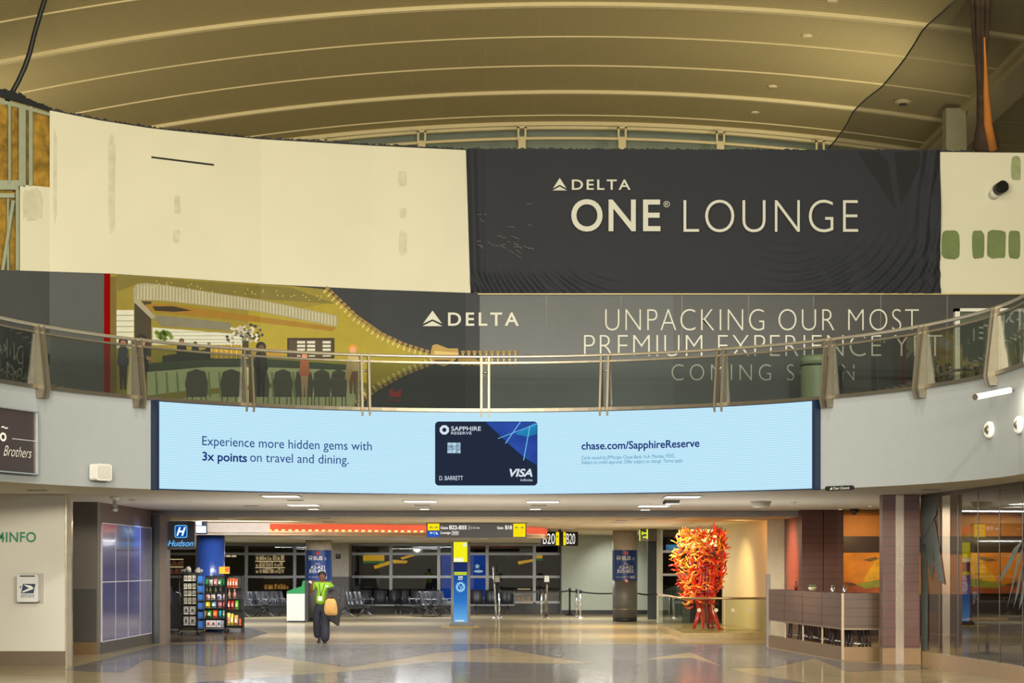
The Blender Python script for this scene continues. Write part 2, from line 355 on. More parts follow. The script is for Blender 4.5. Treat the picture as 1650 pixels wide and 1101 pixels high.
for a, c in strips(-60, 1720, ex + [32]):
    ta, tc_, ba, bc = topY(a), topY(c), botY(a), botY(c)
    segs = [((ta, tc_), (ba, bc))]
    if c <= 32: segs = []                                   # opened up to the studs
    elif c <= 80: segs = [((298, 302), (ba, bc))]
    for (t0, t1), (b0, b1) in segs:
        f = [W(a, t0), W(c, t1), W(c, b1), W(a, b0)]; r = [p + Vector((0, .16, 0)) for p in f]
        b.add(f + r, [(3, 2, 1, 0), (4, 5, 6, 7), (0, 1, 5, 4), (2, 3, 7, 6), (1, 2, 6, 5), (3, 0, 4, 7)])
uw = struct(b.build('wall_upper', drywall, keep=True))
# dirty fringe along the top of the wall: torn black sheeting
b = MB(); fx = [x for x in range(-20, 1651, 6)]
for a, c in zip(fx, fx[1:]):
    if a > 1560: break
    h0 = 2 + RN.random() * 4 + (22 if a < 30 else 0) * 0; h1 = 2 + RN.random() * 4
    dz = 12 * max(0, 1 - abs(a - 15) / 70)
    f = [W(a, topY(a) - h0 - dz, -.05), W(c, topY(c) - h1 - dz, -.05), W(c, topY(c) + 1, -.05), W(a, topY(a) + 1, -.05)]
    r = [p + Vector((0, .03, 0)) for p in f]
    b.add(f + r, [(3, 2, 1, 0), (4, 5, 6, 7), (0, 1, 5, 4)])
b.build('top_sheeting', M('black_sheeting', (24, 27, 34), .6), uw)
# joint-compound smears on the plaster
gm = M('sanding_smear', (203, 200, 180), .8, noise=.1); gp = M('green_board_patch', (112, 128, 82), .8, noise=.12, scale=3); gp2 = M('pale_green_patch', (150, 158, 118), .8, noise=.12)
def blob(b, x0, x1, y0, y1, off, mi=0, n=18, j=.12):
    cx, cy, rx, ry = (x0 + x1) / 2, (y0 + y1) / 2, (x1 - x0) / 2, (y1 - y0) / 2
    pts = []
    for i in range(n):
        a = 2 * PI * i / n; k = 1 + RN.uniform(-j, j); ca, sa = math.cos(a), math.sin(a)
        pts.append((cx + rx * k * math.copysign(abs(ca) ** .45, ca), cy + ry * k * math.copysign(abs(sa) ** .45, sa)))
    return wpoly(b, pts, off, mi)
for q in ((36, 68, 305, 355), (174, 186, 222, 376), (281, 291, 315, 345), (279, 290, 370, 392), (642, 656, 275, 300), (644, 655, 335, 352), (643, 656, 372, 410), (86, 92, 210, 360)):
    b = MB(); blob(b, *q, .004); b.build('plaster_smear', gm, uw)
for q in ((1517, 1546, 371, 418), (1566, 1586, 372, 417), (1590, 1621, 371, 417), (1625, 1644, 372, 417)):
    b = MB(); blob(b, *q, .004, j=.05); b.build('paint_patch', gp, uw)
b = MB(); blob(b, 1629, 1645, 252, 291, .004, j=.05); b.build('paint_patch', gp2, uw)
b = MB(); wpoly(b, [(244, 252), (345, 264.5), (345, 267.5), (244, 255)], .01)
tag(b.build('slot_diffuser', black), 'thin dark slanted slot in the upper white wall', 'air slot')
# exposed studs and insulation at the left end
insm = M('mineral_wool', (150, 118, 44), .95, noise=.45, scale=5, bump=.8, bscale=9)
b = MB(); b.grid(lambda u, v: W(-50 + 132 * u, 160 + 285 * v + (18 * u if v < .5 else 0), -.12) + Vector((0, RN.uniform(-.03, .03), 0)), 44, 60)
o = b.build('insulation', insm); tag(o, 'ochre mineral wool insulation packed between the bare studs', 'insulation'); o['kind'] = 'stuff'
galv = M('galvanised_stud', (176, 184, 164), .45, .4)
sf = thing('stud_frame', 'pale galvanised stud frame bared at the left end of the white wall', 'wall frame', W(20, 436))
def stud(x0, x1, y0, y1, nm='stud', dx=0, off=.03):
    b = MB(); b.prism([W(x0 + dx, y0, off), W(x1 + dx, y0, off), W(x1, y1, off), W(x0, y1, off)], (0, .09, 0)); b.build(nm, galv, sf)
stud(14, 18, 168, 296); stud(31, 42, 170, 300); stud(47, 53, 172, 300); stud(26, 31, 296, 436); stud(12, 15, 320, 436); stud(-8, -4, 166, 436)
stud(-20, 31, 291, 306, 'rail'); stud(-20, 24, 312, 319, 'rail'); stud(3, 8, 324, 436, 'brace', dx=17, off=.06)
b = MB(); wpoly(b, [(-30, 152), (0, 160), (82, 183), (82, 188), (0, 166), (-30, 158)], .02); b.build('top_track', galv, sf)
# wall camera on the right
c = W(1604, 310)
t = thing('wall_camera', 'black tubular camera on a pale round mount on the upper white wall', 'camera', c)
b = MB(); b.tube([c + Vector((-.05, 0, -.06)), c + Vector((-.02, -.28, 0))], .11, 16); b.build('mount', white, t)
b = MB(); b.tube([c + Vector((-.02, -.28, 0)), c + Vector((.04, -.5, .03))], .125, 16); b.build('lens_hood', black, t)

# big banner
bnm = M('banner_fabric', (29, 33, 45), .75, noise=.06, scale=1.2, bump=.15, bscale=6)
def ban(px, py, off=0):
    u = (px - 752) / (1514 - 752); v = (py - 243) / (473 - 243)
    dpt = .03
    # swags gathered to the two top corners, showing near the hem
    rl = math.hypot((px - 745), (py - 300) * 1.0); rr = math.hypot((px - 1520), (py - 300))
    dpt += .05 * sm(150, 175, py - 300 + 20) * sm(260, 60, abs(px - 800)) * math.sin(math.hypot(px - 1010, py - 330) * .40) * (1 if px < 1000 else 0)
    dpt += .05 * sm(60, 150, py - 300) * sm(330, 60, 1500 - px) * math.sin(math.hypot(px - 1270, py - 290) * .42) * (1 if px > 1200 else 0)
    dpt += .05 * math.sin(px * .25) * sm(40, 0, px - 752) + .05 * math.sin((px + py * .12) * .3) * sm(60, 0, 1514 - px)
    xo = 8 * v * sm(60, 0, px - 752) * .9
    return W(px + xo, py, .06 + dpt + off)
bn = thing('lounge_banner', 'huge black fabric banner with pale lettering hung over the right half of the white wall', 'banner', W(1130, 473, .1))
b = MB(); b.grid(lambda u, v: ban(751 + 763 * u, 242 + (473 - 242) * v + (1.5 * u * 1.0)), 170, 60); b.grid(lambda u, v: ban(751 + 763 * u, 242 + 231 * v + 1.5 * u) + Vector((0, .02, 0)), 40, 6); b.build('fabric', bnm, bn)
dm = M('banner_dark_print', (15, 19, 26), .75)
b = MB()
for q in ([(1382, 247), (1413, 247), (1428, 262), (1441, 338)], [(1440, 247), (1491, 247), (1450, 331)]):
    b.poly([ban(x, y, .03) for x, y in q])
b.build('print_wedges', dm, bn)
def logo(b, fn, x0, x1, y0, y1, mi=0):
    xm = (x0 + x1) / 2; w_ = x1 - x0; h = y1 - y0
    b.poly([fn(x, y) for x, y in ((x0 + .02 * w_, y0 + .84 * h), (xm, y0), (xm, y0 + .56 * h))], mi); b.poly([fn(x, y) for x, y in ((xm, y0), (x1 - .02 * w_, y0 + .84 * h), (xm, y0 + .56 * h))], mi)
    b.poly([fn(x, y) for x, y in ((x0, y1), (xm, y0 + .68 * h), (xm, y0 + .82 * h), (xm, y1))], mi); b.poly([fn(x, y) for x, y in ((x1, y1), (xm, y1), (xm, y0 + .68 * h))], mi)
bf = lambda x, y: W(x, y, .2)
b = MB(); logo(b, bf, 890, 913, 290, 310); b.build('emblem', ltgrey, bn)
b = MB(); b.text('DELTA', bf, 921, 1015, 292.5, 309, off=.014, sp=1.25); b.build('lettering', ltgrey, bn)
b = MB(); b.text('ONE', bf, 920, 1063, 324, 376, off=.012, sp=1.1); b.build('lettering', ltgrey, bn)
b = MB(); b.text('\u00ae', bf, 1068, 1078, 327, 337); b.build('lettering', ltgrey, bn)
b = MB(); b.text('LOUNGE', bf, 1100, 1380, 325, 377, off=-.016, sp=1.12); b.build('lettering', ltgrey, bn)
b = MB()
for i in range(26):
    x = RN.uniform(768, 850); y = RN.uniform(382, 405) if i < 18 else RN.uniform(300, 460); l = RN.uniform(4, 14); a = RN.uniform(-.3, .8)
    b.poly([bf(x, y), bf(x + l, y + l * a), bf(x + l, y + l * a + .9), bf(x, y + .6)])
b.build('scuffs', M('crease_scuff', (96, 97, 104), .6), bn)

# hoarding: prints on the lower wall. base wall
b = MB(); ZD = 4.70
for a, c in strips(-60, 1720, ex):
    f = [W(a, botY(a)), W(c, botY(c))]; g = [Vector((p.x, p.y, ZD)) for p in f]
    q = [f[0], f[1], g[1], g[0]]; r = [p + Vector((0, .15, 0)) for p in q]
    b.add(q + r, [(3, 2, 1, 0), (4, 5, 6, 7), (0, 1, 5, 4), (1, 2, 6, 5), (3, 0, 4, 7)])
struct(b.build('wall_hoarding', M('hoarding_board', (52, 54, 58), .6), keep=True))
def Y0(x): return botY(x) + .5
def band(b, x0, x1, off, mi=0, ybot=680):
    for a, c in strips(x0, x1): b.poly([W(a, Y0(a), off), W(c, Y0(c), off), W(c, ybot, off), W(a, ybot, off)], mi)
    return b
hp = thing('hoarding_panel', 'plain charcoal hoarding panel with a red edge at the left end of the balcony', 'hoarding panel', W(100, 640))
b = MB(); band(b, -60, 168, .01); b.build('panel', M('charcoal_panel', (66, 69, 73), .55, noise=.08, scale=1.2), hp)
b = MB(); band(b, 168, 178, .016); b.build('red_edge', M('red_print', (132, 4, 4), .9, spec=.1), hp)
# ---- the printed mural
mu = thing('bar_mural', 'printed mural of a yellow bar interior seen through an opened zip, behind the balcony rail', 'mural', W(450, 660))
CM = {}
def cm(c):
    if c not in CM: CM[c] = M('print_%02x%02x%02x' % c, c, .65, noise=.06, scale=5)
    return CM[c]
def pr(name, polys, off, parent=mu):
    b = MB(); cols = []
    for c, pts in polys:
        if c not in cols: cols.append(c)
        wpoly(b, pts, off + .0006 * cols.index(c), cols.index(c))
    return b.build(name, [cm(c) for c in cols], parent)
def rect(x0, x1, y0, y1): return [(x0, y0), (x1, y0), (x1, y1), (x0, y1)]
b = MB(); band(b, 178, 773, .01); b.build('dark_field', cm((38, 43, 52)), mu)
ZU = [(527, 467), (545, 484), (573, 511), (608, 537), (650, 557), (696, 571)]; ZL = [(696, 584), (650, 602), (610, 624), (575, 650), (556, 672)]
pr('bar_picture', [((142, 128, 42), [(178, 441.5), (240, 446), (300, 449.6), (420, 458), (470, 461)] + ZU + ZL + [(178, 672)])], .014)
pr('bar_walls', [((160, 144, 38), [(400, 500), (470, 500), (545, 486), (640, 553), (694, 574), (640, 604), (572, 650), (572, 600), (400, 560)]),
                 ((112, 92, 34), rect(178, 188, 446, 672)), ((212, 212, 196), rect(188, 216, 500, 562)), ((206, 208, 196), [(246, 528), (400, 540), (400, 556), (246, 556)]),
                 ((58, 50, 34), rect(217, 244, 486, 575)), ((116, 106, 42), [(188, 443), (300, 452), (470, 464), (540, 490), (420, 482), (225, 456), (190, 470)])], .018)
pr('bar_floor', [((176, 178, 134), [(236, 672), (300, 640), (560, 612), (612, 622), (575, 650), (556, 672)])], .018)
cv = [((158, 152, 126), [(215, 466), (220, 458), (235, 456.5), (262, 459), (420, 483.5), (543, 509), (543, 527), (420, 503), (262, 485), (225, 484), (216, 490)]),
      ((150, 112, 26), [(235, 491), (262, 489), (300, 494), (542, 528), (536, 534), (420, 520), (300, 508), (250, 503), (236, 500)]),
      ((40, 32, 16), [(246, 494), (280, 494), (310, 501), (280, 503), (250, 501)]),
      ((120, 116, 100), [(244, 508), (300, 513), (372, 521), (372, 533), (300, 528), (262, 526)]), ((160, 152, 132), [(216, 487), (226, 484), (252, 512), (244, 514)])]
pr('canopy', cv, .022)
ribs = []
for i in range(62):
    x = 222 + i * 5.2; yt = interp([(215, 460), (262, 461), (420, 485), (545, 511)], x); yb = interp([(215, 483), (262, 484), (420, 501.5), (545, 526)], x)
    ribs.append(((196, 192, 164), [(x, yt), (x + 1.5, yt + .2), (x + 1.5, yb), (x, yb)]))
pr('canopy_ribs', ribs, .026)
pr('ceiling_dots', [((214, 200, 110), rect(x, x + 1.6, y, y + 1.6)) for x, y in [(RN.uniform(230, 520), 0) for _ in range(34)] for y in [interp([(200, 448), (470, 468), (540, 480)], x) + RN.uniform(1, 12)]], .026)
pr('blinds', [((120, 116, 96), rect(188, 216, y, y + 1)) for y in range(508, 560, 9)] + [((130, 128, 112), rect(250, 398, y, y + .8)) for y in (535, 541, 547, 552)], .022)
pr('bar_counter', [((58, 74, 58), [(238, 586), (330, 578), (420, 578), (560, 588), (560, 597), (420, 592), (330, 592), (238, 600)]), ((176, 184, 138), [(238, 600), (330, 592), (420, 592), (560, 597), (548, 607), (420, 620), (300, 630), (238, 638)]), ((40, 44, 40), [(262, 574), (340, 562), (345, 580), (262, 584)])], .024)
pr('counter_shading', [((124, 138, 96), [(x, 600), (x + 3, 600), (x + 6, 640), (x + 2, 640)]) for x in range(250, 540, 17)], .027)
bt = []
for i in range(22): bt.append(((196, 150, 44) if i % 3 else (226, 196, 110), rect(340 + i * 2.7, 341.7 + i * 2.7, 556 + (i % 2) * 3, 578)))
for i in range(12): bt.append(((186, 140, 44), rect(424 + i * 2.7, 425.6 + i * 2.7, 559 + (i % 2) * 3, 576)))
pr('printed_bottles', bt, .03)
wc = [((46, 34, 26), rect(463, 539, 545, 578)), ((70, 58, 40), rect(466, 536, 548, 576))]
for x in (479, 495, 520): wc.append(((206, 204, 190), rect(x, x + 13, 550, 575)))
for x in (479, 495, 520):
    for y in (554, 560, 566, 571): wc.append(((60, 50, 44), rect(x, x + 13, y, y + 2)))
pr('wine_cabinet', wc, .024)
fl = []
for i in range(110):
    x = 396 + RN.gauss(0, 12); y = 540 + RN.gauss(0, 7); c = RN.choice([(52, 54, 46), (210, 206, 190), (150, 146, 130), (70, 74, 56)])
    fl.append((c, [(x - 3, y), (x, y - 3), (x + 3, y), (x, y + 3)]))
fl.append(((60, 56, 46), rect(391, 401, 550, 576))); pr('flower_vase', fl, .03)
pr('plant', [(RN.choice([(104, 130, 44), (132, 150, 60), (84, 108, 40)]), [(x - 4, y), (x, y - 5), (x + 4, y), (x, y + 4)]) for x, y in [(266 + RN.gauss(0, 6), 541 + RN.gauss(0, 5)) for _ in range(26)]], .026)
st = []
for x, s in ((317, 1.1), (373, 1.05), (418, 1.0), (456, .95), (490, .9), (519, .85), (546, .8)):
    c = (78, 77, 70)
    st.append((c, [(x - 14 * s, 640), (x - 17 * s, 618), (x - 13 * s, 600), (x, 595), (x + 13 * s, 600), (x + 17 * s, 618), (x + 15 * s, 640)]))
    for dx in (-14, -6, 7, 14): st.append((c, rect(x + dx * s - .8, x + dx * s + .8, 638, 638 + 24 * s)))
pr('stools', st, .030)
def fig(x, y0, y1, hair, skin, top, low, wd=11, arms=True):
    h = y1 - y0; r = h * .075; q = []
    q.append((top, [(x - wd * .55, y0 + h * .2), (x - wd * .2, y0 + h * .15), (x + wd * .2, y0 + h * .15), (x + wd * .55, y0 + h * .2), (x + wd * .75, y0 + h * .5), (x + wd * .5, y0 + h * .55), (x - wd * .5, y0 + h * .55), (x - wd * .75, y0 + h * .5)]))
    q.append((low, [(x - wd * .5, y0 + h * .54), (x + wd * .5, y0 + h * .54), (x + wd * .35, y1), (x + wd * .1, y1), (x, y0 + h * .7), (x - wd * .1, y1), (x - wd * .35, y1)]))
    q.append((hair, [(x + r * 1.25 * math.cos(a * PI / 6), y0 + r * 1.1 + r * 1.25 * math.sin(a * PI / 6)) for a in range(12)]))
    q.append((skin, [(x + r * .85 * math.cos(a * PI / 5), y0 + r * 1.5 + r * .95 * math.sin(a * PI / 5)) for a in range(10)]))
    if arms: q.append((skin, [(x + wd * .5, y0 + h * .3), (x + wd * 1.2, y0 + h * .36), (x + wd * 1.2, y0 + h * .4), (x + wd * .5, y0 + h * .36)]))
    return q
pr('printed_man', fig(199, 545, 628, (40, 30, 26), (150, 104, 78), (52, 60, 72), (40, 42, 48), 13), .034)
pr('printed_waitress', fig(228, 540, 650, (30, 24, 22), (168, 120, 92), (28, 26, 26), (26, 26, 28), 17), .034)
pr('printed_barman', fig(293, 546, 590, (40, 30, 24), (150, 100, 76), (26, 26, 28), (26, 26, 28), 12, False) + fig(315, 551, 585, (34, 26, 24), (120, 84, 64), (30, 30, 32), (30, 30, 32), 9, False) + fig(337, 552, 580, (40, 30, 24), (150, 110, 84), (34, 34, 36), (34, 34, 36), 8, False), .022)
pr('printed_guests', fig(421, 552, 640, (24, 22, 24), (90, 64, 50), (34, 34, 38), (34, 34, 38), 15, False) + fig(491, 566, 640, (70, 34, 24), (206, 140, 110), (200, 112, 78), (186, 150, 110), 12, False), .034)
pr('printed_woman', fig(569, 556, 635, (208, 140, 50), (214, 160, 124), (196, 172, 120), (120, 84, 62), 15) + [((178, 154, 108), [(560, 574), (556, 610), (562, 618), (570, 590)])], .034)
def tooth(q, x, y, ax, ay):
    nx, ny = -ay, ax
    def pt(u, v): return (x + ax * u + nx * v, y + ay * u + ny * v)
    q.append(((150, 124, 66), [pt(-3.6, -4.5), pt(3.2, -4.5), pt(2.4, 1), pt(-2.6, 1)])); q.append(((92, 74, 42), [pt(3.2, -4.5), pt(4.6, -4), pt(3.6, 1.5), pt(2.4, 1)]))
    q.append(((206, 184, 120), [pt(-1.3, 1), pt(1.2, 1), pt(1.6, 7), pt(0, 8.5), pt(-1.7, 7)]))
def along(pts, step):
    out = []; acc = 0
    for (x0, y0), (x1, y1) in zip(pts, pts[1:]):
        L = math.hypot(x1 - x0, y1 - y0); t = acc
        while t < L: out.append((x0 + (x1 - x0) * t / L, y0 + (y1 - y0) * t / L, (x1 - x0) / L, (y1 - y0) / L)); t += step
        acc = t - L
    return out
q = []
for x, y, ax, ay in along(ZU, 9.2): tooth(q, x, y, ax, ay)
for x, y, ax, ay in along(ZL, 9.2): tooth(q, x, y, ax, ay)
for i in range(10):
    tooth(q, 746 + i * 9.4, 570, 1, 0); tooth(q, 746 + i * 9.4, 585, -1, 0)
pr('zip_teeth', q, .04)
pr('zip_slider', [((176, 146, 82), [(694, 568), (697, 557), (704, 555), (722, 562), (738, 562), (740, 574), (730, 584), (716, 591), (698, 586)]), ((210, 184, 118), [(700, 566), (738, 569), (738, 572), (700, 572)]), ((98, 76, 40), [(700, 580), (728, 580), (716, 588), (700, 586)]), ((150, 124, 66), [(738, 577), (766, 578), (778, 588), (774, 592), (760, 584), (738, 583)])], .046)
mk = M('print_white', (214, 214, 206), .6, noise=.02)
wf = lambda x, y: W(x, y, .03)
b = MB(); logo(b, wf, 681, 713, 501, 526); b.build('emblem', mk, mu)
pr('red_marks', [((150, 24, 34), [(627, 628), (634, 627), (634, 634), (646, 627), (646, 640), (628, 640)]), ((120, 22, 32), rect(626, 648, 644, 646.5))], .02)  # red shapes laid flat over the mural
gp_ = thing('dark_hoarding_print', 'dark grey hoarding sheet printed with thin white capitals behind the balcony rail', 'hoarding print', W(1150, 660))
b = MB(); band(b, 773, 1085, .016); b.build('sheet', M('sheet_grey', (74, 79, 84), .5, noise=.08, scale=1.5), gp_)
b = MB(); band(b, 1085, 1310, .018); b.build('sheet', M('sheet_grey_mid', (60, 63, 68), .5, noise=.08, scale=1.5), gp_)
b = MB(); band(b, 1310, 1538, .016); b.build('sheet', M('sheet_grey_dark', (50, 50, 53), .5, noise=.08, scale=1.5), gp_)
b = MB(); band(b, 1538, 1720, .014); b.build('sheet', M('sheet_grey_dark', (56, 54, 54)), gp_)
b = MB(); b.text('DELTA', lambda x, y: W(x, y, .034), 722, 836, 504, 525.5, off=.014, sp=1.3); b.build('lettering', mk, gp_)
b = MB(); b.text('UNPACKING OUR MOST', lambda x, y: W(x, y, .034), 975, 1480, 498.5, 533, off=-.02, sp=1.12); b.build('lettering', mk, gp_)
b = MB(); b.text('PREMIUM EXPERIENCE YET', lambda x, y: W(x, y, .034), 941, 1518, 540, 574.5, off=-.02, sp=1.1); b.build('lettering', mk, gp_)
b = MB(); b.text('COMING SOON', lambda x, y: W(x, y, .034), 1082, 1376, 587.5, 613.5, off=-.02, sp=1.35); b.build('lettering', mk, gp_)
b = MB()
for x, y0, y1 in ((880, 476, 525), (1000, 476, 500), (1098, 476, 560), (1205, 476, 520), (1310, 476, 520), (1418, 476, 560), (1525, 476, 640)):
    b.poly([W(x, y0, .03), W(x + 1.6, y0, .03), W(x + .6, y1, .03), W(x, y1, .03)])
b.build('sheet_seam', M('seam_grey', (112, 112, 112), .5), gp_)  # thin grey seam lines on the sheets
b = MB(); b.box(XX(770, 40), XX(1720, 40), 39.9, 39.96, ZZ(475.5, 39.95), ZZ(473.4, 39.95)); struct(b.build('trim_hoarding', M('hoarding_trim', (196, 178, 130), .5), keep=True))
# pale door frame at right
dr = thing('door_1', 'white framed doorway with a grey leaf at the right end of the dark hoarding', 'door', (XX(1590, 39.9), 39.9, ZD)); dr['kind'] = 'structure'; del dr['label']; del dr['category']
b = MB(); b.box(XX(1538, 39.85), XX(1546, 39.85), 39.8, 39.97, ZD, ZZ(498, 39.9)); b.box(XX(1650, 39.85), XX(1658, 39.85), 39.8, 39.97, ZD, ZZ(498, 39.9)); b.box(XX(1538, 39.85), XX(1658, 39.85), 39.8, 39.97, ZZ(503, 39.9), ZZ(498, 39.9)); b.build('frame', white, dr)
b = MB(); b.box(XX(1546, 39.9), XX(1650, 39.9), 39.9, 39.97, ZD, ZZ(503, 39.9)); b.build('leaf', M('door_leaf_grey', (92, 98, 84), .25, noise=.06), dr)

# netting, rolled net and cable above the wall
nm_ = bpy.data.materials.new('debris_net'); nm_.use_nodes = True; nt = nm_.node_tree
pb = nt.nodes['Principled BSDF']; pb.inputs['Base Color'].default_value = lin((44, 42, 28)) + (1,); pb.inputs['Roughness'].default_value = .9
tr = nt.nodes.new('ShaderNodeBsdfTransparent'); mxs = nt.nodes.new('ShaderNodeMixShader'); mxs.inputs[0].default_value = .56
nt.links.new(tr.outputs[0], mxs.inputs[1]); nt.links.new(pb.outputs[0], mxs.inputs[2]); nt.links.new(mxs.outputs[0], nt.nodes['Material Output'].inputs[0])
nl = [(-60, 1585), (-5, 1545), (25, 1512), (46, 1488), (70, 1474), (96, 1457), (120, 1438), (140, 1421), (160, 1395), (178, 1376), (205, 1362), (228, 1345), (244, 1330)]
def dn(py): return 38.0 + 2.4 * max(0, min(1.03, py / 240.))
b = MB(); b.grid(lambda u, v: (lambda py: P(interp(nl, py) * (1 - u) + 1583 * u, py, dn(py) + .12 * math.sin(u * 14) * u))(-60 + 304 * v), 24, 40)
b.grid(lambda u, v: (lambda py: P(1583 * (1 - u) + 1720 * u, py, dn(py) + .12 * math.sin(u * 11)))(-60 + 306 * v), 16, 20)
nett = thing('debris_net', 'see-through dark debris net hanging from the vault above the right of the wall', 'net', P(1500, 244, 40.6))
b.build('mesh_sheet', nm_, nett)
b = MB(); b.tube([P(interp(nl, y), y, dn(y) - .02) for y in range(-60, 245, 10)], .018, 6); b.build('edge_rope', black, nett)
rl = M('rolled_net', (62, 46, 34), .8, noise=.3, scale=4); 
b = MB()
for x0_, x1_, r_ in ((-17, -4, .05), (-6, -1, .075), (3, 2, .06), (12, 4, .05), (-12, 1, .03)):
    b.tube([P(1581 + x0_ + (x1_ - x0_) * sm(-60, 180, y) + .8 * math.sin(y * .05 + x0_), y, dn(y) - .15 - .004 * x0_) for y in range(-60, 200, 10)], [r_ * (1 - .25 * sm(-60, 170, y)) for y in range(-60, 200, 10)], 8)
b.tube([P(1582 + (y - 150) * .08, y, dn(y) - .15) for y in range(150, 245, 8)], [.08, .09, .10, .11, .12, .14, .16, .18, .21, .23, .25, .26], 10)
b.build('gathered_roll', rl, nett)
b = MB(); b.tube([P(1586, 60, dn(60) - .25), P(1588, 110, dn(110) - .32), P(1589, 150, dn(150) - .36), P(1592, 200, dn(200) - .4), P(1600, 240, dn(240) - .42)], [.015, .035, .06, .09, .10], 8); b.build('orange_lit_side', M('orange_lit_side', (190, 118, 48), .7), nett)  # orange-lit side of the roll, its light put into the colour
b = MB(); b.tube([P(x, y, 36.6) for x, y in ((78, -60), (72, 0), (62, 32), (54, 60), (48, 85), (40, 108), (30, 130), (18, 152), (8, 168))], .05, 8)
tag(b.build('hanging_cable', M('cable_black', (24, 26, 30), .5)), 'thick black cable hanging from the vault at the top left corner', 'cable')

# ------------------------------------------------------------------ BALCONY: fascia, soffit, deck
CX, CY, RF = -.5, 27.8, 7.89
def arc(phi, r, z):  return Vector((CX + r * math.sin(phi), CY + r * math.cos(phi), z))
def curve_pts(r, z):
    """fascia line: straight flank, arc, straight flank"""
    n = 96; pts = [Vector((CX - r, 12, z)), Vector((CX - r, 20, z))] + [arc(-PI / 2 + PI * i / n, r, z) for i in range(n + 1)] + [Vector((CX + r, 20, z)), Vector((CX + r, 12, z))]
    return pts
ZS, ZB2, ZF = 3.17, 3.02, 4.76
pa, pb_ = curve_pts(RF, ZS), curve_pts(RF, ZF)
b = MB(); n = len(pa)
b.add(pa + pb_, [(i, i + 1, n + i + 1, n + i) for i in range(n - 1)], 0, True)
struct(b.build('wall_fascia', fasciam, keep=True))
b = MB()
for z, yb in ((ZS, 45.9), (ZF - .02, 44.)):
    pts = curve_pts(RF, z); back = [Vector((p.x * 2.2 if abs(p.x - CX) > RF - .01 else CX + (p.x - CX) * 2.2, yb if abs(p.x - CX) < RF - .01 else p.y, z)) for p in pts]
    out = []
    for p in pts:
        t = (p.x - CX) / RF; ang = math.atan2(p.x - CX, max(p.y - CY, 0)) if p.y > CY else math.copysign(PI / 2, p.x - CX)
        # project from the circle centre onto the outer rectangle x = +-20, y = yb
        if p.y <= CY: out.append(Vector((math.copysign(20, p.x - CX), p.y, z)))
        else:
            sx_, cy_ = math.sin(ang), math.cos(ang); ks = []
            if abs(sx_) > 1e-6: ks.append((math.copysign(20, sx_) - CX) / sx_)
            if cy_ > 1e-6: ks.append((yb - CY) / cy_)
            kk = min(ks); out.append(Vector((CX + kk * sx_, CY + kk * cy_, z)))
    # corner points
    b.add(pts + out, [(i, i + 1, n + i + 1, n + i) for i in range(n - 1)], 0 if z < 4 else 1)
    for s in (-1, 1):
        i = min(range(n), key=lambda j: abs(out[j].x - s * 20) + abs(out[j].y - yb)); 
        near = [p for p in out if abs(p.x - s * 20) < 1e-4 and p.y > CY]; top_ = [p for p in out if abs(p.y - yb) < 1e-4]
        pn = max(near, key=lambda p: p.y); pt = (min if s < 0 else max)(top_, key=lambda p: p.x)
        b.poly([pn, Vector((s * 20, yb, z)), pt], 0 if z < 4 else 1)
struct(b.build('ceiling_soffit', [soffm, M('deck_floor', (120, 112, 100), .6)], keep=True))
b = MB(); b.box(-20, 7.0, 45.86, 45.9, ZB2, ZS); struct(b.build('trim_downstand', M('downstand_grey', (140, 136, 132), .6), keep=True))
b = MB(); b.box(-20, 7.0, 45.9, 90, ZB2, ZB2 + .1); struct(b.build('ceiling_back', M('back_ceiling_paint', (214, 200, 168), .7), keep=True))
b = MB(); b.box(6.9, 20, 45.3, 51, ZS, ZS + .1); struct(b.build('ceiling_bistro', M('bistro_ceiling', (190, 150, 92), .7), keep=True))

# balcony railing
DPH = 195 / 681
rail = thing('balcony_railing', 'curved glass balcony railing with steel handrail and twin fin posts', 'railing', (CX, CY + RF, ZF))
b = MB(); b.tube([arc(-1.75 + 3.5 * i / 120, RF + .02, 5.745) for i in range(121)], .03, 10); b.build('handrail', M('handrail_steel', (206, 200, 184), .3, .8), rail)
b = MB()
def arcbar(b, r0, r1, z0, z1, p0, p1, n=100, mi=0):
    A = [arc(p0 + (p1 - p0) * i / n, r, z) for i in range(n + 1) for r, z in ((r0, z0), (r1, z0), (r1, z1), (r0, z1))]
    b.add(A, [(i * 4 + j, i * 4 + (j + 1) % 4, i * 4 + 4 + (j + 1) % 4, i * 4 + 4 + j) for i in range(n) for j in range(4)] + [(3, 2, 1, 0), (n * 4, n * 4 + 1, n * 4 + 2, n * 4 + 3)], mi)
    return b
arcbar(b, RF - .03, RF + .02, 5.61, 5.645, -1.75, 1.75); b.build('glass_cap_rail', steel, rail)
b = MB(); arcbar(b, RF - .05, RF + .03, 4.715, 4.775, -1.75, 1.75); b.build('base_rail', steel_dk, rail)
rg = G('railing_glass', (216, 222, 220), .7, .01, .06)
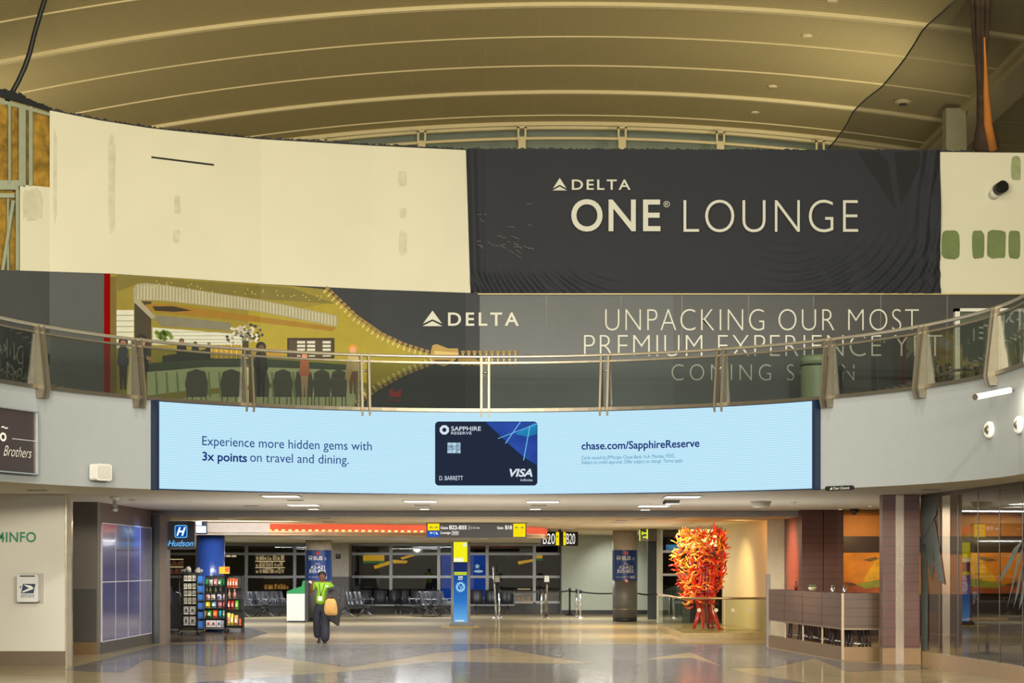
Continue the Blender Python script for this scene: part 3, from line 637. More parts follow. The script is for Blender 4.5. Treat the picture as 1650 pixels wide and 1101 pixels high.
for kx in range(-6, 7):
    ph = kx * DPH; b = MB()
    for s in (-1, 1):
        tv = Vector((math.cos(ph), -math.sin(ph), 0)) * (s * .07); tw = Vector((math.cos(ph), -math.sin(ph), 0)) * .02
        pr_ = [arc(ph, RF + .03, 5.74), arc(ph, RF - .05, 5.74), arc(ph, RF - .17, 4.72), arc(ph, RF - .13, 4.56), arc(ph, RF - .02, 4.56), arc(ph, RF + .03, 4.8)]
        b.prism([p + tv - tw for p in pr_], tw * 2)
    b.tube([arc(ph, RF + .0, 5.45) - Vector((math.cos(ph), -math.sin(ph), 0)) * .08, arc(ph, RF, 5.45) + Vector((math.cos(ph), -math.sin(ph), 0)) * .08], .02, 8)
    b.build('post', steel, rail)
    if kx < 6:
        b = MB(); arcbar(b, RF - .012, RF + .0, 4.775, 5.61, ph + .012, ph + DPH - .012, 12); b.build('glass_panel', rg, rail)

# things on the balcony floor
c = P(1317, 600, 38.2); c.z = ZF
t = thing('round_bin', 'pale green cylindrical bin behind the balcony glass beside the fourth post from the right', 'bin', c)
gmt = M('bin_green', (146, 160, 128), .45)
rb = 27 * 38.2 / F
b = MB(); b.lathe(c, [(rb * .95, 0), (rb, .05), (rb, 1.02), (rb * .98, 1.06), (rb * .98, 1.10), (rb * 1.02, 1.1), (rb * 1.02, 1.24), (rb * .9, 1.28), (.02, 1.28)], 28); b.build('drum', gmt, t)
b = MB(); b.lathe(c + Vector((0, 0, 1.06)), [(rb * 1.0, 0), (rb * 1.0, .045)], 28); b.build('band', black, t)
d = 38.4
bs_ = thing('belt_barrier', 'black retractable belt barrier standing on the balcony in front of the doorway', 'belt barrier', (XX(1460, d), d, ZF))
for px in (1355, 1574):
    x = XX(px, d); b = MB(); b.lathe((x, d, ZF), [(.17, 0), (.17, .02), (.035, .05), (.035, .98), (.05, .98), (.05, 1.08), (.02, 1.1)], 14); b.build('post', black, bs_)
b = MB(); b.grid(lambda u, v: Vector((XX(1355 + 219 * u, d), d, ZF + 1.0 + .06 * v - .12 * math.sin(u * PI) * .4)), 16, 1); b.build('belt', black, bs_)

# ------------------------------------------------------------------ LED SCREEN
RS = RF - .14
def ray_arc(px, r):
    k = (px - 825) / F
    A = 1 + k * k; B = -2 * (k * CX + CY); C = CX * CX + CY * CY - r * r
    d = (-B + math.sqrt(B * B - 4 * A * C)) / (2 * A); x = k * d
    return math.atan2(x - CX, d - CY), d
pL, dL = ray_arc(252, RS); pR, dR = ray_arc(1313, RS)
ZS0, ZS1 = 3.16, 4.70
ls = thing('led_screen', 'long curved pale blue video screen on the balcony fascia', 'video screen', arc((pL + pR) / 2, RS, ZS0))
b = MB(); arcbar(b, RS + .001, RF - .01, ZS0, ZS1, pL, pR, 60); b.build('cabinet', navy, ls)
for q0, q1 in ((pL - .003, pL + .006), (pR - .006, pR + .003)):
    b = MB(); arcbar(b, RS - .02, RF - .01, ZS0 - .01, ZS1 + .01, q0, q1, 2); b.build('edge_frame', navy, ls)
b = MB(); n = 60
b.add([arc(pL + (pR - pL) * i / n, RS, z) for i in range(n + 1) for z in (ZS0 + .02, ZS1 - .01)], [(2 * i, 2 * i + 2, 2 * i + 3, 2 * i + 1) for i in range(n)])
lm = E('led_pale_blue', (188, 228, 246), 1.0)
nt = lm.node_tree; e = [x for x in nt.nodes if x.type == 'EMISSION'][0]
tc = nt.nodes.new('ShaderNodeTexCoord'); wv = nt.nodes.new('ShaderNodeTexWave'); wv.bands_direction = 'Z'; wv.inputs['Scale'].default_value = 7.8; wv.inputs['Distortion'].default_value = .6; wv.inputs['Detail'].default_value = 0
rr = nt.nodes.new('ShaderNodeValToRGB'); rr.color_ramp.elements[0].color = lin((174, 222, 244)) + (1,); rr.color_ramp.elements[1].color = lin((204, 236, 250)) + (1,)
nt.links.new(tc.outputs['Object'], wv.inputs['Vector']); nt.links.new(wv.outputs['Fac'], rr.inputs['Fac']); nt.links.new(rr.outputs[0], e.inputs[0])
b.build('display', lm, ls)
def SC(px, z, off=.012):
    ph, _ = ray_arc(px, RS - off); return arc(ph, RS - off, z)
def sz(px, py): return ZZ(py, ray_arc(px, RS)[1])
def stext(t, x0, x1, ytop, ybot, mat, dz=.014, **k):
    xm = (x0 + x1) / 2; z1, z0 = sz(x0, ytop), sz(x0, ybot)
    b = MB(); b.text(t, lambda x, z: SC(x, z, dz), x0, x1, z1, z0, **k); return b.build('lettering', mat, ls)
ink = E('screen_ink', (26, 62, 128), 1); ink2 = E('screen_ink_teal', (60, 140, 176), 1); ink3 = E('screen_ink_deep', (20, 46, 118), 1)
stext('Experience more hidden gems with', 326, 599, 703, 722.5, ink)
stext('3x points', 326, 398, 728, 747, ink3, off=.02)
stext('on travel and dining.', 403, 562, 729.5, 749, ink)
stext('chase.com/SapphireReserve', 937, 1127, 712.5, 729, ink3, off=.018)
stext('Cards issued by JPMorgan Chase Bank, N.A. Member FDIC.', 937, 1088, 735, 742.5, ink2)
stext('Subject to credit approval. Offer subject to change. Terms apply.', 937, 1101, 742.5, 750, ink2)
# payment card picture
zc1, zc0 = sz(783, 680), sz(783, 783)
def rrect(x0, x1, z0, z1, rx, rz, n=5):
    pts = []
    for cx_, cz_, a0 in ((x1 - rx, z1 - rz, 0), (x0 + rx, z1 - rz, 90), (x0 + rx, z0 + rz, 180), (x1 - rx, z0 + rz, 270)):
        for i in range(n + 1):
            a = math.radians(a0 + 90 * i / n); pts.append((cx_ + rx * math.cos(a), cz_ + rz * math.sin(a)))
    return pts
_ca, _cb = SC(701, 0, .02), SC(866, 0, .02)
def CP(x, z, o=.02):
    p = _ca + (_cb - _ca) * ((x - 701) / 165.); return Vector((p.x, p.y - o, z))
b = MB(); b.poly([CP(x, z, .0) for x, z in rrect(701, 866, zc0, zc1, 6, .07)]); card = b.build('card_picture', E('card_dark', (34, 44, 62), 1), ls)
def cz(y): return zc1 + (zc0 - zc1) * (y - 680) / 103.
cp = lambda x, y, o=.024: CP(x, cz(y), o - .02)
b = MB(); b.poly([cp(x, y) for x, y in ((783, 681), (862, 681), (865, 685), (865, 750), (845, 738), (815, 712))]); b.build('card_sheen', E('card_blue', (44, 74, 160), 1, .25, 1.5), card)
b = MB(); b.poly([cp(x, y, .026) for x, y in ((830, 700), (862, 682), (865, 684), (865, 700), (850, 705))]); b.build('card_sheen', E('card_teal', (40, 140, 196), 1, .3, 1.5), card)
b = MB()
for q in ((802, 707, 866, 683), (814, 715, 838, 680), (843, 742, 853, 688)):
    b.poly([cp(q[0], q[1], .028), cp(q[0] + 1.2, q[1] + .6, .028), cp(q[2] + 1.2, q[3] + .6, .028), cp(q[2], q[3], .028)])
b.build('card_lines', E('card_line', (120, 200, 240), 1), card)
cw = E('card_white', (216, 228, 240), 1)
b = MB()
ring = [(716 + r * math.cos(math.radians(22.5 + 45 * i)), 693.5 + r * math.sin(math.radians(22.5 + 45 * i))) for r in (8, 3.6) for i in range(8)]
for i in range(8): b.poly([cp(*ring[i], .028), cp(*ring[(i + 1) % 8], .028), cp(*ring[8 + (i + 1) % 8], .028), cp(*ring[8 + i], .028)])
b.build('card_emblem', cw, card)
def ctext(t, x0, x1, y0, y1, **k):
    b = MB(); b.text(t, lambda x, y: cp(x, y, .028), x0, x1, y0, y1, **k); b.build('lettering', cw, card)
ctext('SAPPHIRE', 727, 775, 688, 695, off=.01); ctext('RESERVE', 727, 760, 696.5, 701); ctext('D. BARRETT', 708, 746, 767.5, 774.5); ctext('VISA', 821, 858, 756, 769, off=.03, shear=.25); ctext('Infinite', 839, 858, 772, 776)
b = MB(); b.poly([cp(x, y, .028) for x, y in ((721, 714), (742, 714), (742, 731), (721, 731))]); b.build('card_chip', E('card_chip', (170, 200, 220), 1, .4, 12), card)
b = MB()
for x in (728, 735): b.poly([cp(x, 714, .03), cp(x + .8, 714, .03), cp(x + .8, 731, .03), cp(x, 731, .03)])
for y in (719, 725): b.poly([cp(721, y, .03), cp(742, y, .03), cp(742, y + .8, .03), cp(721, y + .8, .03)])
b.build('card_chip_lines', E('chip_line', (70, 100, 130), 1), card)

# fascia fittings
def fas(px, py, off=0):
    ph, d_ = ray_arc(px, RF - off); return arc(ph, RF - off, ZZ(py, d_)), ph, d_
def facing(ph): return -ph          # z rotation so that local -Y faces the circle centre
p, ph, d_ = fas(12, 711)
t = thing('shop_sign', 'brown shop sign with white script lettering on the fascia at the left picture edge', 'sign', p)
def loc_map(p, ph):
    ux = Vector((math.cos(ph), -math.sin(ph), 0)); nn = Vector((-math.sin(ph), -math.cos(ph), 0))
    return lambda x, z, o=0: p + ux * x + Vector((0, 0, z)) + nn * o
lm_ = loc_map(p, ph); s = d_ / F; hh = 52 * s
wl, wr = -.75, 30 * s / max(.3, math.cos(ph)) * .52
wr = .62
b = MB(); b.prism([lm_(x, z, .02) for x, z in ((wl, -hh), (wr, -hh), (wr, hh), (wl, hh))], lm_(0, 0, .12) - lm_(0, 0, 0)); b.build('board', M('sign_brown', (58, 46, 42), .4), t)
b = MB()
for q in ((wl, wr, -hh, -hh + .02), (wl, wr, hh - .02, hh), (wr - .02, wr, -hh, hh)):
    b.prism([lm_(x, z, .14) for x, z in ((q[0], q[2]), (q[1], q[2]), (q[1], q[3]), (q[0], q[3]))], lm_(0, 0, .03) - lm_(0, 0, 0))
b.prism([lm_(x, z, .02) for x, z in ((wr, -hh), (wr + .07, -hh), (wr + .07, hh), (wr, hh))], lm_(0, 0, .12) - lm_(0, 0, 0)); b.build('silver_frame', M('sign_silver', (190, 192, 194), .3, .7), t)
b = MB(); b.text('Brothers', lambda x, z: lm_(x, z, .15), -.34, .46, -.09, -.25, shear=.45, off=-.012); b.build('lettering', white, t)
b = MB(); b.text('o', lambda x, z: lm_(x, z, .15), -.44, -.26, .11, -.03, off=.02); b.text('~', lambda x, z: lm_(x, z, .15), -.40, -.22, .21, .17); b.poly([lm_(-.1, .026, .15), lm_(wr - .03, .026, .15), lm_(wr - .03, .034, .15), lm_(-.1, .034, .15)]); b.build('emblem', white, t)
p, ph, d_ = fas(150, 762); lm_ = loc_map(p, ph)
t = thing('wall_speaker', 'small white wall speaker on the fascia left of the video screen', 'speaker', p)
b = MB(); b.prism([lm_(x, z, .1) for x, z in rrect(-.18, .18, -.14, .14, .05, .05)], lm_(0, 0, .16) - lm_(0, 0, 0)); b.build('cabinet', M('speaker_white', (206, 204, 200), .5), t)
b = MB(); b.prism([lm_(x, z, 0) for x, z in ((-.05, -.06), (.05, -.06), (.05, .06), (-.05, .06))], lm_(0, 0, .1) - lm_(0, 0, 0)); b.build('bracket', M('bracket_grey', (150, 148, 144), .5), t)
b = MB(); b.prism([lm_(x, z, .26) for x, z in rrect(-.15, .15, -.11, .11, .04, .04)], lm_(0, 0, .006) - lm_(0, 0, 0)); b.build('grille', M('grille_grey', (190, 188, 184), .8, bump=.5, bscale=120), t)
p, ph, d_ = fas(1612, 633)
t = thing('tube_wall_light', 'glowing white tube light on an arm on the right fascia', 'wall light', p)
A, C = P(1572, 640, d_ - 1.6), P(1627, 629, d_ - 1.0)
b = MB(); b.tube([A, C], .04, 10); b.build('tube', E('tube_glow', (255, 244, 214), 6), t)
b = MB(); b.tube([C, C + (C - A) * .25 + Vector((0, .3, 0)), p + Vector((.5, .2, 0))], .018, 8); b.tube([A - (C - A) * .02, A], .045, 10); b.build('arm', steel_dk, t)
area('tube_wall_light_glow', (A + C) / 2 + Vector((.1, .15, -.06)), p + Vector((.5, .6, -1.2)), 1.0, .1, 7, (1, .92, .72))
for px, py, nm in ((1597, 693, 'left one'), (1645, 685, 'one at the right picture edge')):
    p, ph, d_ = fas(px, py); lm_ = loc_map(p, ph); m4 = Matrix.Rotation(-ph, 4, 'Z') @ Matrix.Rotation(PI / 2, 4, 'X')
    t = thing('air_nozzle', 'round white air nozzle on the right fascia, the ' + nm, 'air nozzle', p, 'air nozzles on the fascia')
    b = MB(); b.lathe(p, [(.13, 0), (.13, .05), (.1, .08), (.07, .06)], 20, M4=m4); b.build('ring', white, t)
    b = MB(); b.lathe(p, [(.06, .05), (.07, .062), (.03, .1), (.01, .1)], 16, M4=m4); b.build('core', steel_dk, t)
p, ph, d_ = fas(1355, 787); lm_ = loc_map(p, ph)
t = thing('small_name_sign', 'small black rounded sign on the lower edge of the fascia right of the screen', 'sign', p)
b = MB(); b.prism([lm_(x, z, .01) for x, z in rrect(-.31, .31, -.04, .04, .04, .04)], lm_(0, 0, .05) - lm_(0, 0, 0)); b.build('plate', black, t)
b = MB(); b.text('Clear Channel', lambda x, z: lm_(x, z, .064), -.12, .24, .022, -.022); b.poly([lm_(x, z, .064) for x, z in ((-.2, -.02), (-.15, .02), (-.14, -.02))]); b.build('lettering', ltgrey, t)

# ================================================================== LOWER HALL: setting
beige_w = M('hall_wall_beige', (206, 196, 176), .65, noise=.03)
grey_w = M('hall_wall_grey', (96, 98, 98), .55)
# left: information wall, dark pier, blue glazed wall
d = 35.4
iw = M('info_wall_panel', (198, 194, 186), .45, noise=.03, scale=1)
b = MB(); b.box(-16, XX(105, d), d, d + .6, 0, ZS); wl_ = struct(b.build('wall_info', iw, keep=True))
b = MB(); b.box(-16, XX(105, d) + .01, d - .02, d, 0, .26); b.box(XX(105, d), XX(105, d) + .01, d, d + .6, 0, .26); struct(b.build('baseboard_left', M('dark_bronze_base', (104, 90, 76), .4, .3), keep=True))
b = MB(); b.box(XX(105, d), XX(115, d), d + .02, d + .12, 0, ZS); b.box(XX(105, d), XX(106, d), d - .01, d + .1, 0, ZS)
struct(b.build('trim_info_edge', M('edge_steel', (214, 206, 192), .15, .75), keep=True))
green = M('green_letter', (38, 122, 88), .4)
t = thing('wall_lettering', 'green raised letters T4INFO on the pale wall at the left edge', 'wall lettering', P(20, 875, d))
b = MB(); b.text('T4INFO', lambda x, y: P(x, y, d - .03), -16, 58, 857.5, 874, off=.012, sp=1.05); b.build('lettering', green, t)
p = P(51, 970, d - .01)
t = thing('mailbox', 'white wall mailbox with a blue eagle emblem on the pale info wall', 'mailbox', p)
b = MB(); x0, x1 = XX(33, d), XX(67, d); z0, z1 = ZZ(970, d), ZZ(926, d)
b.prism([(x, d - .26, z) for x, z in rrect(x0, x1, z0, z1, .03, .03)], (0, .255, 0)); b.build('body', M('mailbox_white', (206, 206, 208), .4), t)
b = MB(); b.box(x0 - .01, x1 + .03, d - .04, d - .004, z0 - .02, z1 + .02); b.build('back_plate', M('mailbox_plate', (166, 164, 162), .4), t)
b = MB(); b.box(XX(38, d), XX(62, d), d - .272, d - .255, ZZ(929.5, d), ZZ(927.5, d)); b.build('slot', black, t)
b = MB(); f_ = lambda x, y: P(x, y, d) + Vector((0, -.27, 0))
b.poly([f_(x, y) for x, y in ((43, 941), (63, 941), (60, 956), (40, 956))]); b.build('emblem_field', M('postal_blue', (24, 44, 84), .5), t)
b = MB(); f2 = lambda x, y: P(x, y, d) + Vector((0, -.274, 0)); b.poly([f2(x, y) for x, y in ((44, 942), (56, 944), (61, 948.5), (51, 947))]); b.poly([f2(x, y) for x, y in ((42, 953), (55, 947), (60, 949), (43, 955))]); b.build('emblem_eagle', white, t)
b = MB(); b.text('UNITED STATES', f2, 40, 61, 957.5, 959.7); b.text('POSTAL SERVICE', f2, 40, 61, 960.5, 962.7); b.build('lettering', M('postal_blue', (24, 44, 84)), t)
b = MB(); b.ball(f_(39, 946), .015); b.build('lock', steel_dk, t)
d = 39.7; xr = XX(157, d)
b = MB(); b.box(-14, xr, d, d + .6, .0, ZS); struct(b.build('wall_pier', M('pier_grey', (98, 92, 86), .5, noise=.06, scale=1.2), keep=True))
b = MB(); b.box(-13.9, xr - .02, d - .02, d, .26, 1.36); struct(b.build('trim_pier_panel', M('pier_dark', (66, 62, 60), .45, noise=.06), keep=True))
b = MB(); b.box(-14, xr + .01, d - .03, d, 0, .25); struct(b.build('baseboard_pier', bronze, keep=True))
# blue glazed wall, running back
A, Bq = Vector((xr, 40.0, 0)), Vector((XX(243, 45.3), 45.3, 0)); ub = (Bq - A).normalized(); nb = Vector((ub.y, -ub.x, 0))
def BW(t, z, o=0): return A + (Bq - A) * t + nb * o + Vector((0, 0, z))
b = MB(); b.prism([BW(0, 0), BW(1, 0), BW(1, 3.17), BW(0, 3.17)], nb * -.3); struct(b.build('wall_blue', M('wall_umber', (92, 72, 70), .5), keep=True))
b = MB(); b.prism([BW(0, 0, .0), BW(1, 0, .0), BW(1, .24, .0), BW(0, .24, .0)], nb * .04); struct(b.build('baseboard_blue', M('base_charcoal', (72, 68, 66), .4, .3), keep=True))
t = thing('blue_glass_panel', 'big blue violet glass wall panel with thin white joints beside the grey pier', 'wall panel', BW(.5, .25))
bgm = M('blue_violet_glass', (86, 88, 150), .18, 0, .12, 1.5, coat=.6)
for i in range(4):
    for z0, z1 in ((.26, 1.49), (1.51, 2.73)):
        b = MB(); b.prism([BW(.01 + i * .245, z0, .005), BW(.01 + (i + 1) * .245 - .006, z0, .005), BW(.01 + (i + 1) * .245 - .006, z1, .005), BW(.01 + i * .245, z1, .005)], nb * .02); b.build('pane', bgm, t)
b = MB()
for i in range(5): b.prism([BW(.004 + i * .245, .25, 0), BW(.012 + i * .245, .25, 0), BW(.012 + i * .245, 2.74, 0), BW(.004 + i * .245, 2.74, 0)], nb * .027)
for z in (.25, 1.5, 2.74): b.prism([BW(.004, z - .012, 0), BW(.995, z - .012, 0), BW(.995, z + .012, 0), BW(.004, z + .012, 0)], nb * .03)
b.build('joint_frame', M('joint_pale', (206, 206, 216), .4), t)
spot('blade_sign_glow', (XX(275, 44), 43.6, 2.9), BW(.7, 2.3), 60, (.25, .45, 1), 90, 1, .2)
d = 45.4
b = MB(); b.box(XX(243, d), XX(257, d), d, d + .5, 0, 3.05); struct(b.build('trim_dark_post', M('post_black', (34, 36, 44), .35), keep=True))
b = MB(); b.box(XX(257, d), XX(267, d), d + .02, d + .6, 0, 3.05); struct(b.build('trim_brown_post', M('post_brown', (120, 104, 94), .4), keep=True))
b = MB(); b.box(-22, XX(260, 46), 46, 46.2, 0, 3.02); struct(b.build('wall_left_return', beige_w, keep=True))

# dropped ceiling over the seating with its coral-lit edge
ZL_ = 2.71
bk = [(-14.2, 51.2), (XX(365, 52.4), 52.4), (XX(435, 52.5), 52.5), (XX(560, 53.3), 53.3), (XX(690, 54.6), 54.6), (XX(850, 57.2), 57.2), (XX(876, 58.0), 58.0), (XX(882, 60), 60), (XX(905, 74), 74)]
b = MB(); b.prism([(x, y, ZL_) for x, y in bk] + [(-14.2, 75.4, ZL_)], (0, 0, .06)); struct(b.build('ceiling_dropped', M('dropped_ceiling', (196, 188, 164), .7), keep=True))
def bulk(i0, i1, z0, z1, o=0):
    b = MB()
    for (xa, ya), (xc_, yc_) in zip(bk[i0:i1], bk[i0 + 1:i1 + 1]): b.prism([(xa, ya - o, z0), (xc_, yc_ - o, z0), (xc_, yc_ - o, z1), (xa, ya - o, z1)], (0, .05, 0))
    return b
struct(bulk(0, 2, ZL_ - .02, 3.02).build('trim_bulkhead', M('bulkhead_grey', (168, 156, 148), .6), keep=True))
struct(bulk(2, 7, ZL_ - .02, 3.02).build('trim_bulkhead_beige', M('bulkhead_beige', (214, 176, 140), .6), keep=True))
cl = thing('cove_light', 'long coral red light cove with a dotted lamp row on the dropped ceiling edge', 'cove light', (-3, 53.2, ZL_))
bulk(2, 7, ZL_ + .10, 3.0, .03).build('lit_band', E('coral_glow', (246, 104, 70), 1.0, .12, .6), cl)
for x, y in [(bk[2][0] + (bk[4][0] - bk[2][0]) * i / 24, 0) for i in range(25)]:
    y = interp(bk, x)
    b = MB(); b.box(x - .045, x + .045, y - .07, y - .03, ZL_ + .09, ZL_ + .14); b.build('lamp', E('cove_lamp', (255, 206, 130), 1.6), cl)

# window wall at the back
DB = 75.0
xw0, xw1 = XX(240, DB), XX(905, DB)
zb = [0.0, .42, 1.42, 2.32, 2.71]
b = MB(); b.box(xw0, xw1, DB, DB + .15, 0, .42); struct(b.build('wall_sill', M('sill_wall_grey', (92, 92, 92), .5), keep=True))
cols = [240, 318, 397, 475, 552, 630, 707, 785, 861, 905]
for i, (a, c) in enumerate(zip(cols, cols[1:])):
    win = thing('window_%d' % (i + 1), '', '', (XX((a + c) / 2, DB), DB, .42)); del win['label']; del win['category']; struct(win)
    x0, x1 = XX(a, DB), XX(c, DB)
    b = MB(); b.box(x0 - .06, x0 + .06, DB - .06, DB + .08, .42, 2.71)
    for z in (.42, 1.42, 2.32, 2.69): b.box(x0 + .06, x1 - .06, DB - .04, DB + .06, z - .05, z + .05)
    b.build('window_frame', alum, win)
    b = MB()
    for z0, z1 in ((.47, 1.37), (1.47, 2.27), (2.37, 2.64)): b.poly([(x0 + .06, DB, z0), (x1 - .06, DB, z0), (x1 - .06, DB, z1), (x0 + .06, DB, z1)])
    b.build('window_pane', G('window_glass_%d' % i, (200, 204, 206), .5, .01, .14), win)
b = MB(); b.box(-24, 12, 86, 86.2, -.1, 8); struct(b.build('wall_night_backdrop', M('night_backdrop', (52, 46, 42), .8, noise=.5, scale=.4), keep=True))  # dark backdrop added to hide the world light beyond the windows
b = MB(); b.box(-24, 12, 75.3, 86, 2.9, 3.0); struct(b.build('ceiling_outside', M('outside_canopy', (36, 32, 28), .8), keep=True))
# window reflections, built as glowing shapes behind the glass
def glow(name, label, cat, px0, px1, py0, py1, d, mat, extra=None, group=None, th=.1):
    t = thing(name, label, cat, P((px0 + px1) / 2, py1, d), group)
    b = MB(); b.box(XX(px0, d), XX(px1, d), d, d + th, ZZ(py1, d), ZZ(py0, d)); b.build('panel', mat, t)
    if extra: extra(t, d)
    return t
DG = 79.0
yl = E('reflected_yellow', (236, 176, 20), .9, .2, 1.2); gn = E('reflected_green', (34, 110, 50), .8)
def gstripe(x0, x1, y0, y1):
    def f(t, d):
        b = MB(); b.box(XX(x0, d), XX(x1, d), d - .03, d, ZZ(y1, d), ZZ(y0, d)); b.build('green_stripe', gn, t)
    return f
def rods(t_, xs, y0, d, y1=872):  # rods added only to hold up the reflection shapes
    b = MB()
    for x in xs: b.tube([P(x, y0, d + .05), Vector((XX(x, d), d + .05, 2.95))], .02, 6)
    b.build('hanger', black, t_)
g = glow('reflected_sign', 'reflection of a big yellow lit sign with green stripe, built behind the window', 'lit sign', 585, 619, 893, 904, DG, yl, gstripe(585, 619, 904, 908)); rods(g, (588, 616), 893, DG)
g = glow('reflected_sign', 'reflection of a small yellow lit sign, built behind the right end of the windows', 'lit sign', 864, 874, 891, 900, DG, yl, gstripe(864, 874, 900, 903.5)); rods(g, (869,), 891, DG)
def slant(label, pts, d=79.5):  # yellow reflections given the form of slabs
    t = thing('reflected_yellow_slab', label, 'reflected slab', P(pts[0][0], pts[0][1], d))
    b = MB(); b.prism([P(x, y, d) for x, y in pts], (0, .5, 0)); b.build('slab', yl, t); rods(t, (sum(p[0] for p in pts) / len(pts),), min(p[1] for p in pts) + 3, d)
slant('slanting yellow reflection built as a slab below the big reflected sign', [(602, 912), (628, 904), (630, 909), (604, 917)])
slant('thin yellow reflection built as a slab right of the big reflected sign', [(632, 902), (656, 904), (654, 908), (634, 908)])
slant('narrow reflection of yellow ceiling lights, built high in the fifth window', [(645, 899), (671, 891), (672, 894), (648, 902)])
slant('slanting yellow reflection built as a slab in the window right of the kiosk', [(834, 905), (860, 901), (860, 905), (836, 910)])
bl = E('reflected_blue', (30, 74, 170), .8, .2, 1.)
def star(t, d):
    b = MB(); c_ = P(769, 913, d - .03); pts = []
    for i in range(10):
        r = .12 if i % 2 == 0 else .06; a = PI / 2 + i * PI / 5; pts.append(c_ + Vector((r * math.cos(a), 0, r * math.sin(a))))
    b.poly(pts); c_ = P(771, 921, d - .03); b.poly([c_ + Vector((.2 * math.cos(i), 0, .06 * math.sin(i))) for i in (0, .8, 1.6, 2.4, 3.1, 3.9, 4.7, 5.5)]); b.build('white_motif', E('motif_white', (190, 220, 245), 1), t)
rods(glow('reflected_blue_screen', 'reflection of a tall blue lit screen left of the kiosk, built behind the window', 'lit poster', 711, 728, 893, 975, DG, bl), (714, 725), 893, DG)
g = glow('reflected_blue_screen', 'reflection of a blue lit screen with white star, built right of the kiosk', 'lit poster', 758, 785, 892, 975, DG, bl, star); rods(g, (762, 781), 892, DG)
g = glow('reflected_red_strip', 'deep red reflection built as a strip at the window top right of the kiosk', 'lit strip', 760, 842, 876, 881, 78.5, E('reflected_red', (120, 14, 16), .8, .3, 3)); rods(g, (770, 832), 877, 78.5)
shm = M('shelf_dark', (40, 28, 20), .6)
def shelves(px0, px1, py0, py1, label, rows, d=DG, col=(226, 196, 140), dens=8):  # reflected lit shelves modelled as cases behind the glass
    t = thing('reflected_shelf', label, 'shelf', (XX((px0 + px1) / 2, d), d, 0))
    b = MB(); b.box(XX(px0, d) - .05, XX(px0, d), d, d + .4, 0, ZZ(py0, d)); b.box(XX(px1, d), XX(px1, d) + .05, d, d + .4, 0, ZZ(py0, d)); b.box(XX(px0, d), XX(px1, d), d + .36, d + .4, 0, ZZ(py0, d))
    for r in range(rows + 1):
        z = ZZ(py0 + (py1 - py0) * r / rows, d); b.box(XX(px0, d), XX(px1, d), d, d + .36, z - .02, z)
    b.build('case', shm, t)
    b = MB()
    for r in range(rows):
        z = ZZ(py0 + (py1 - py0) * r / rows, d) - .025; b.box(XX(px0, d) + .03, XX(px1, d) - .03, d + .02, d + .08, z - .03, z)
    b.build('strip_lamp', E('reflected_shelf_lamp', (255, 226, 170), 1.2), t)
    b = MB()
    for r in range(rows):
        z0 = ZZ(py0 + (py1 - py0) * (r + 1) / rows, d); x = XX(px0, d) + .05
        while x < XX(px1, d) - .1:
            w_ = RN.uniform(.05, .12); h = RN.uniform(.12, .24); b.box(x, x + w_, d + .1, d + .3, z0, z0 + h); x += w_ + RN.uniform(.01, .08)
    o = b.build('goods', E('goods_glow_%d' % int(px0), col, .55, .6, 9), t); o['kind'] = 'stuff'
shelves(410, 460, 893, 924, 'reflection of a lit shop shelf of pale goods, built behind the second window', 3)
shelves(424, 466, 930, 950, 'reflection of a lower lit shelf of golden goods below the second window bar', 1, 78.2, (206, 150, 70))
shelves(700, 722, 960, 985, 'reflection of a low brown lit shelf, built left of the kiosk base', 1, 80, (150, 84, 30))
shelves(833, 856, 948, 972, 'orange brown reflected glow built as a low shelf right of the kiosk', 1, 78.6, (196, 120, 40))
shelves(266, 296, 900, 925, 'reflection of a dark shop shelf in the window behind the left racks', 2, 79, (120, 70, 50))
for i, px in enumerate((368, 377)):  # white reflections modelled as two dome lamps
    d = 78.5; p = P(px, 898, d)
    t = thing('reflected_dome_lamp', 'reflection of a white dome lamp built behind the left window, the %s of two' % ('left one', 'right one')[i], 'pendant lamp', p, 'reflected dome lamps in the left window')
    b = MB(); b.lathe(p, [(.10, 0), (.096, .04), (.06, .12), (.02, .15)], 14); b.build('shade', E('reflected_dome_glow', (255, 232, 180), .95), t)
    b = MB(); b.tube([p + Vector((0, 0, .14)), (p.x, p.y, 2.95)], .01, 5); b.build('cord', black, t)
t = thing('palm_fern', 'dark leafy plant behind the window right of the kiosk', 'plant', (XX(812, 78), 78, 0))
b = MB()
for i in range(70):
    a = RN.uniform(0, 2 * PI); r = RN.uniform(.1, .45); z = RN.uniform(1.2, 2.2); c_ = Vector((XX(812, 78), 78.3, z))
    e_ = c_ + Vector((r * math.cos(a), .3 * math.sin(a), RN.uniform(-.2, .3))); n_ = Vector((-math.sin(a), 0, math.cos(a))) * .05
    b.poly([c_ - n_ * .5, (c_ + e_) / 2 + n_, e_, (c_ + e_) / 2 - n_])
b.build('leaves', M('leaf_dark', (60, 82, 58), .6), t)
b = MB(); b.lathe((XX(812, 78), 78.3, 0), [(.2, 0), (.26, .5), (.24, .5)], 14); b.tube([(XX(812, 78), 78.3, .5), (XX(812, 78), 78.3, 1.9)], .04, 6); b.build('pot', black, t)
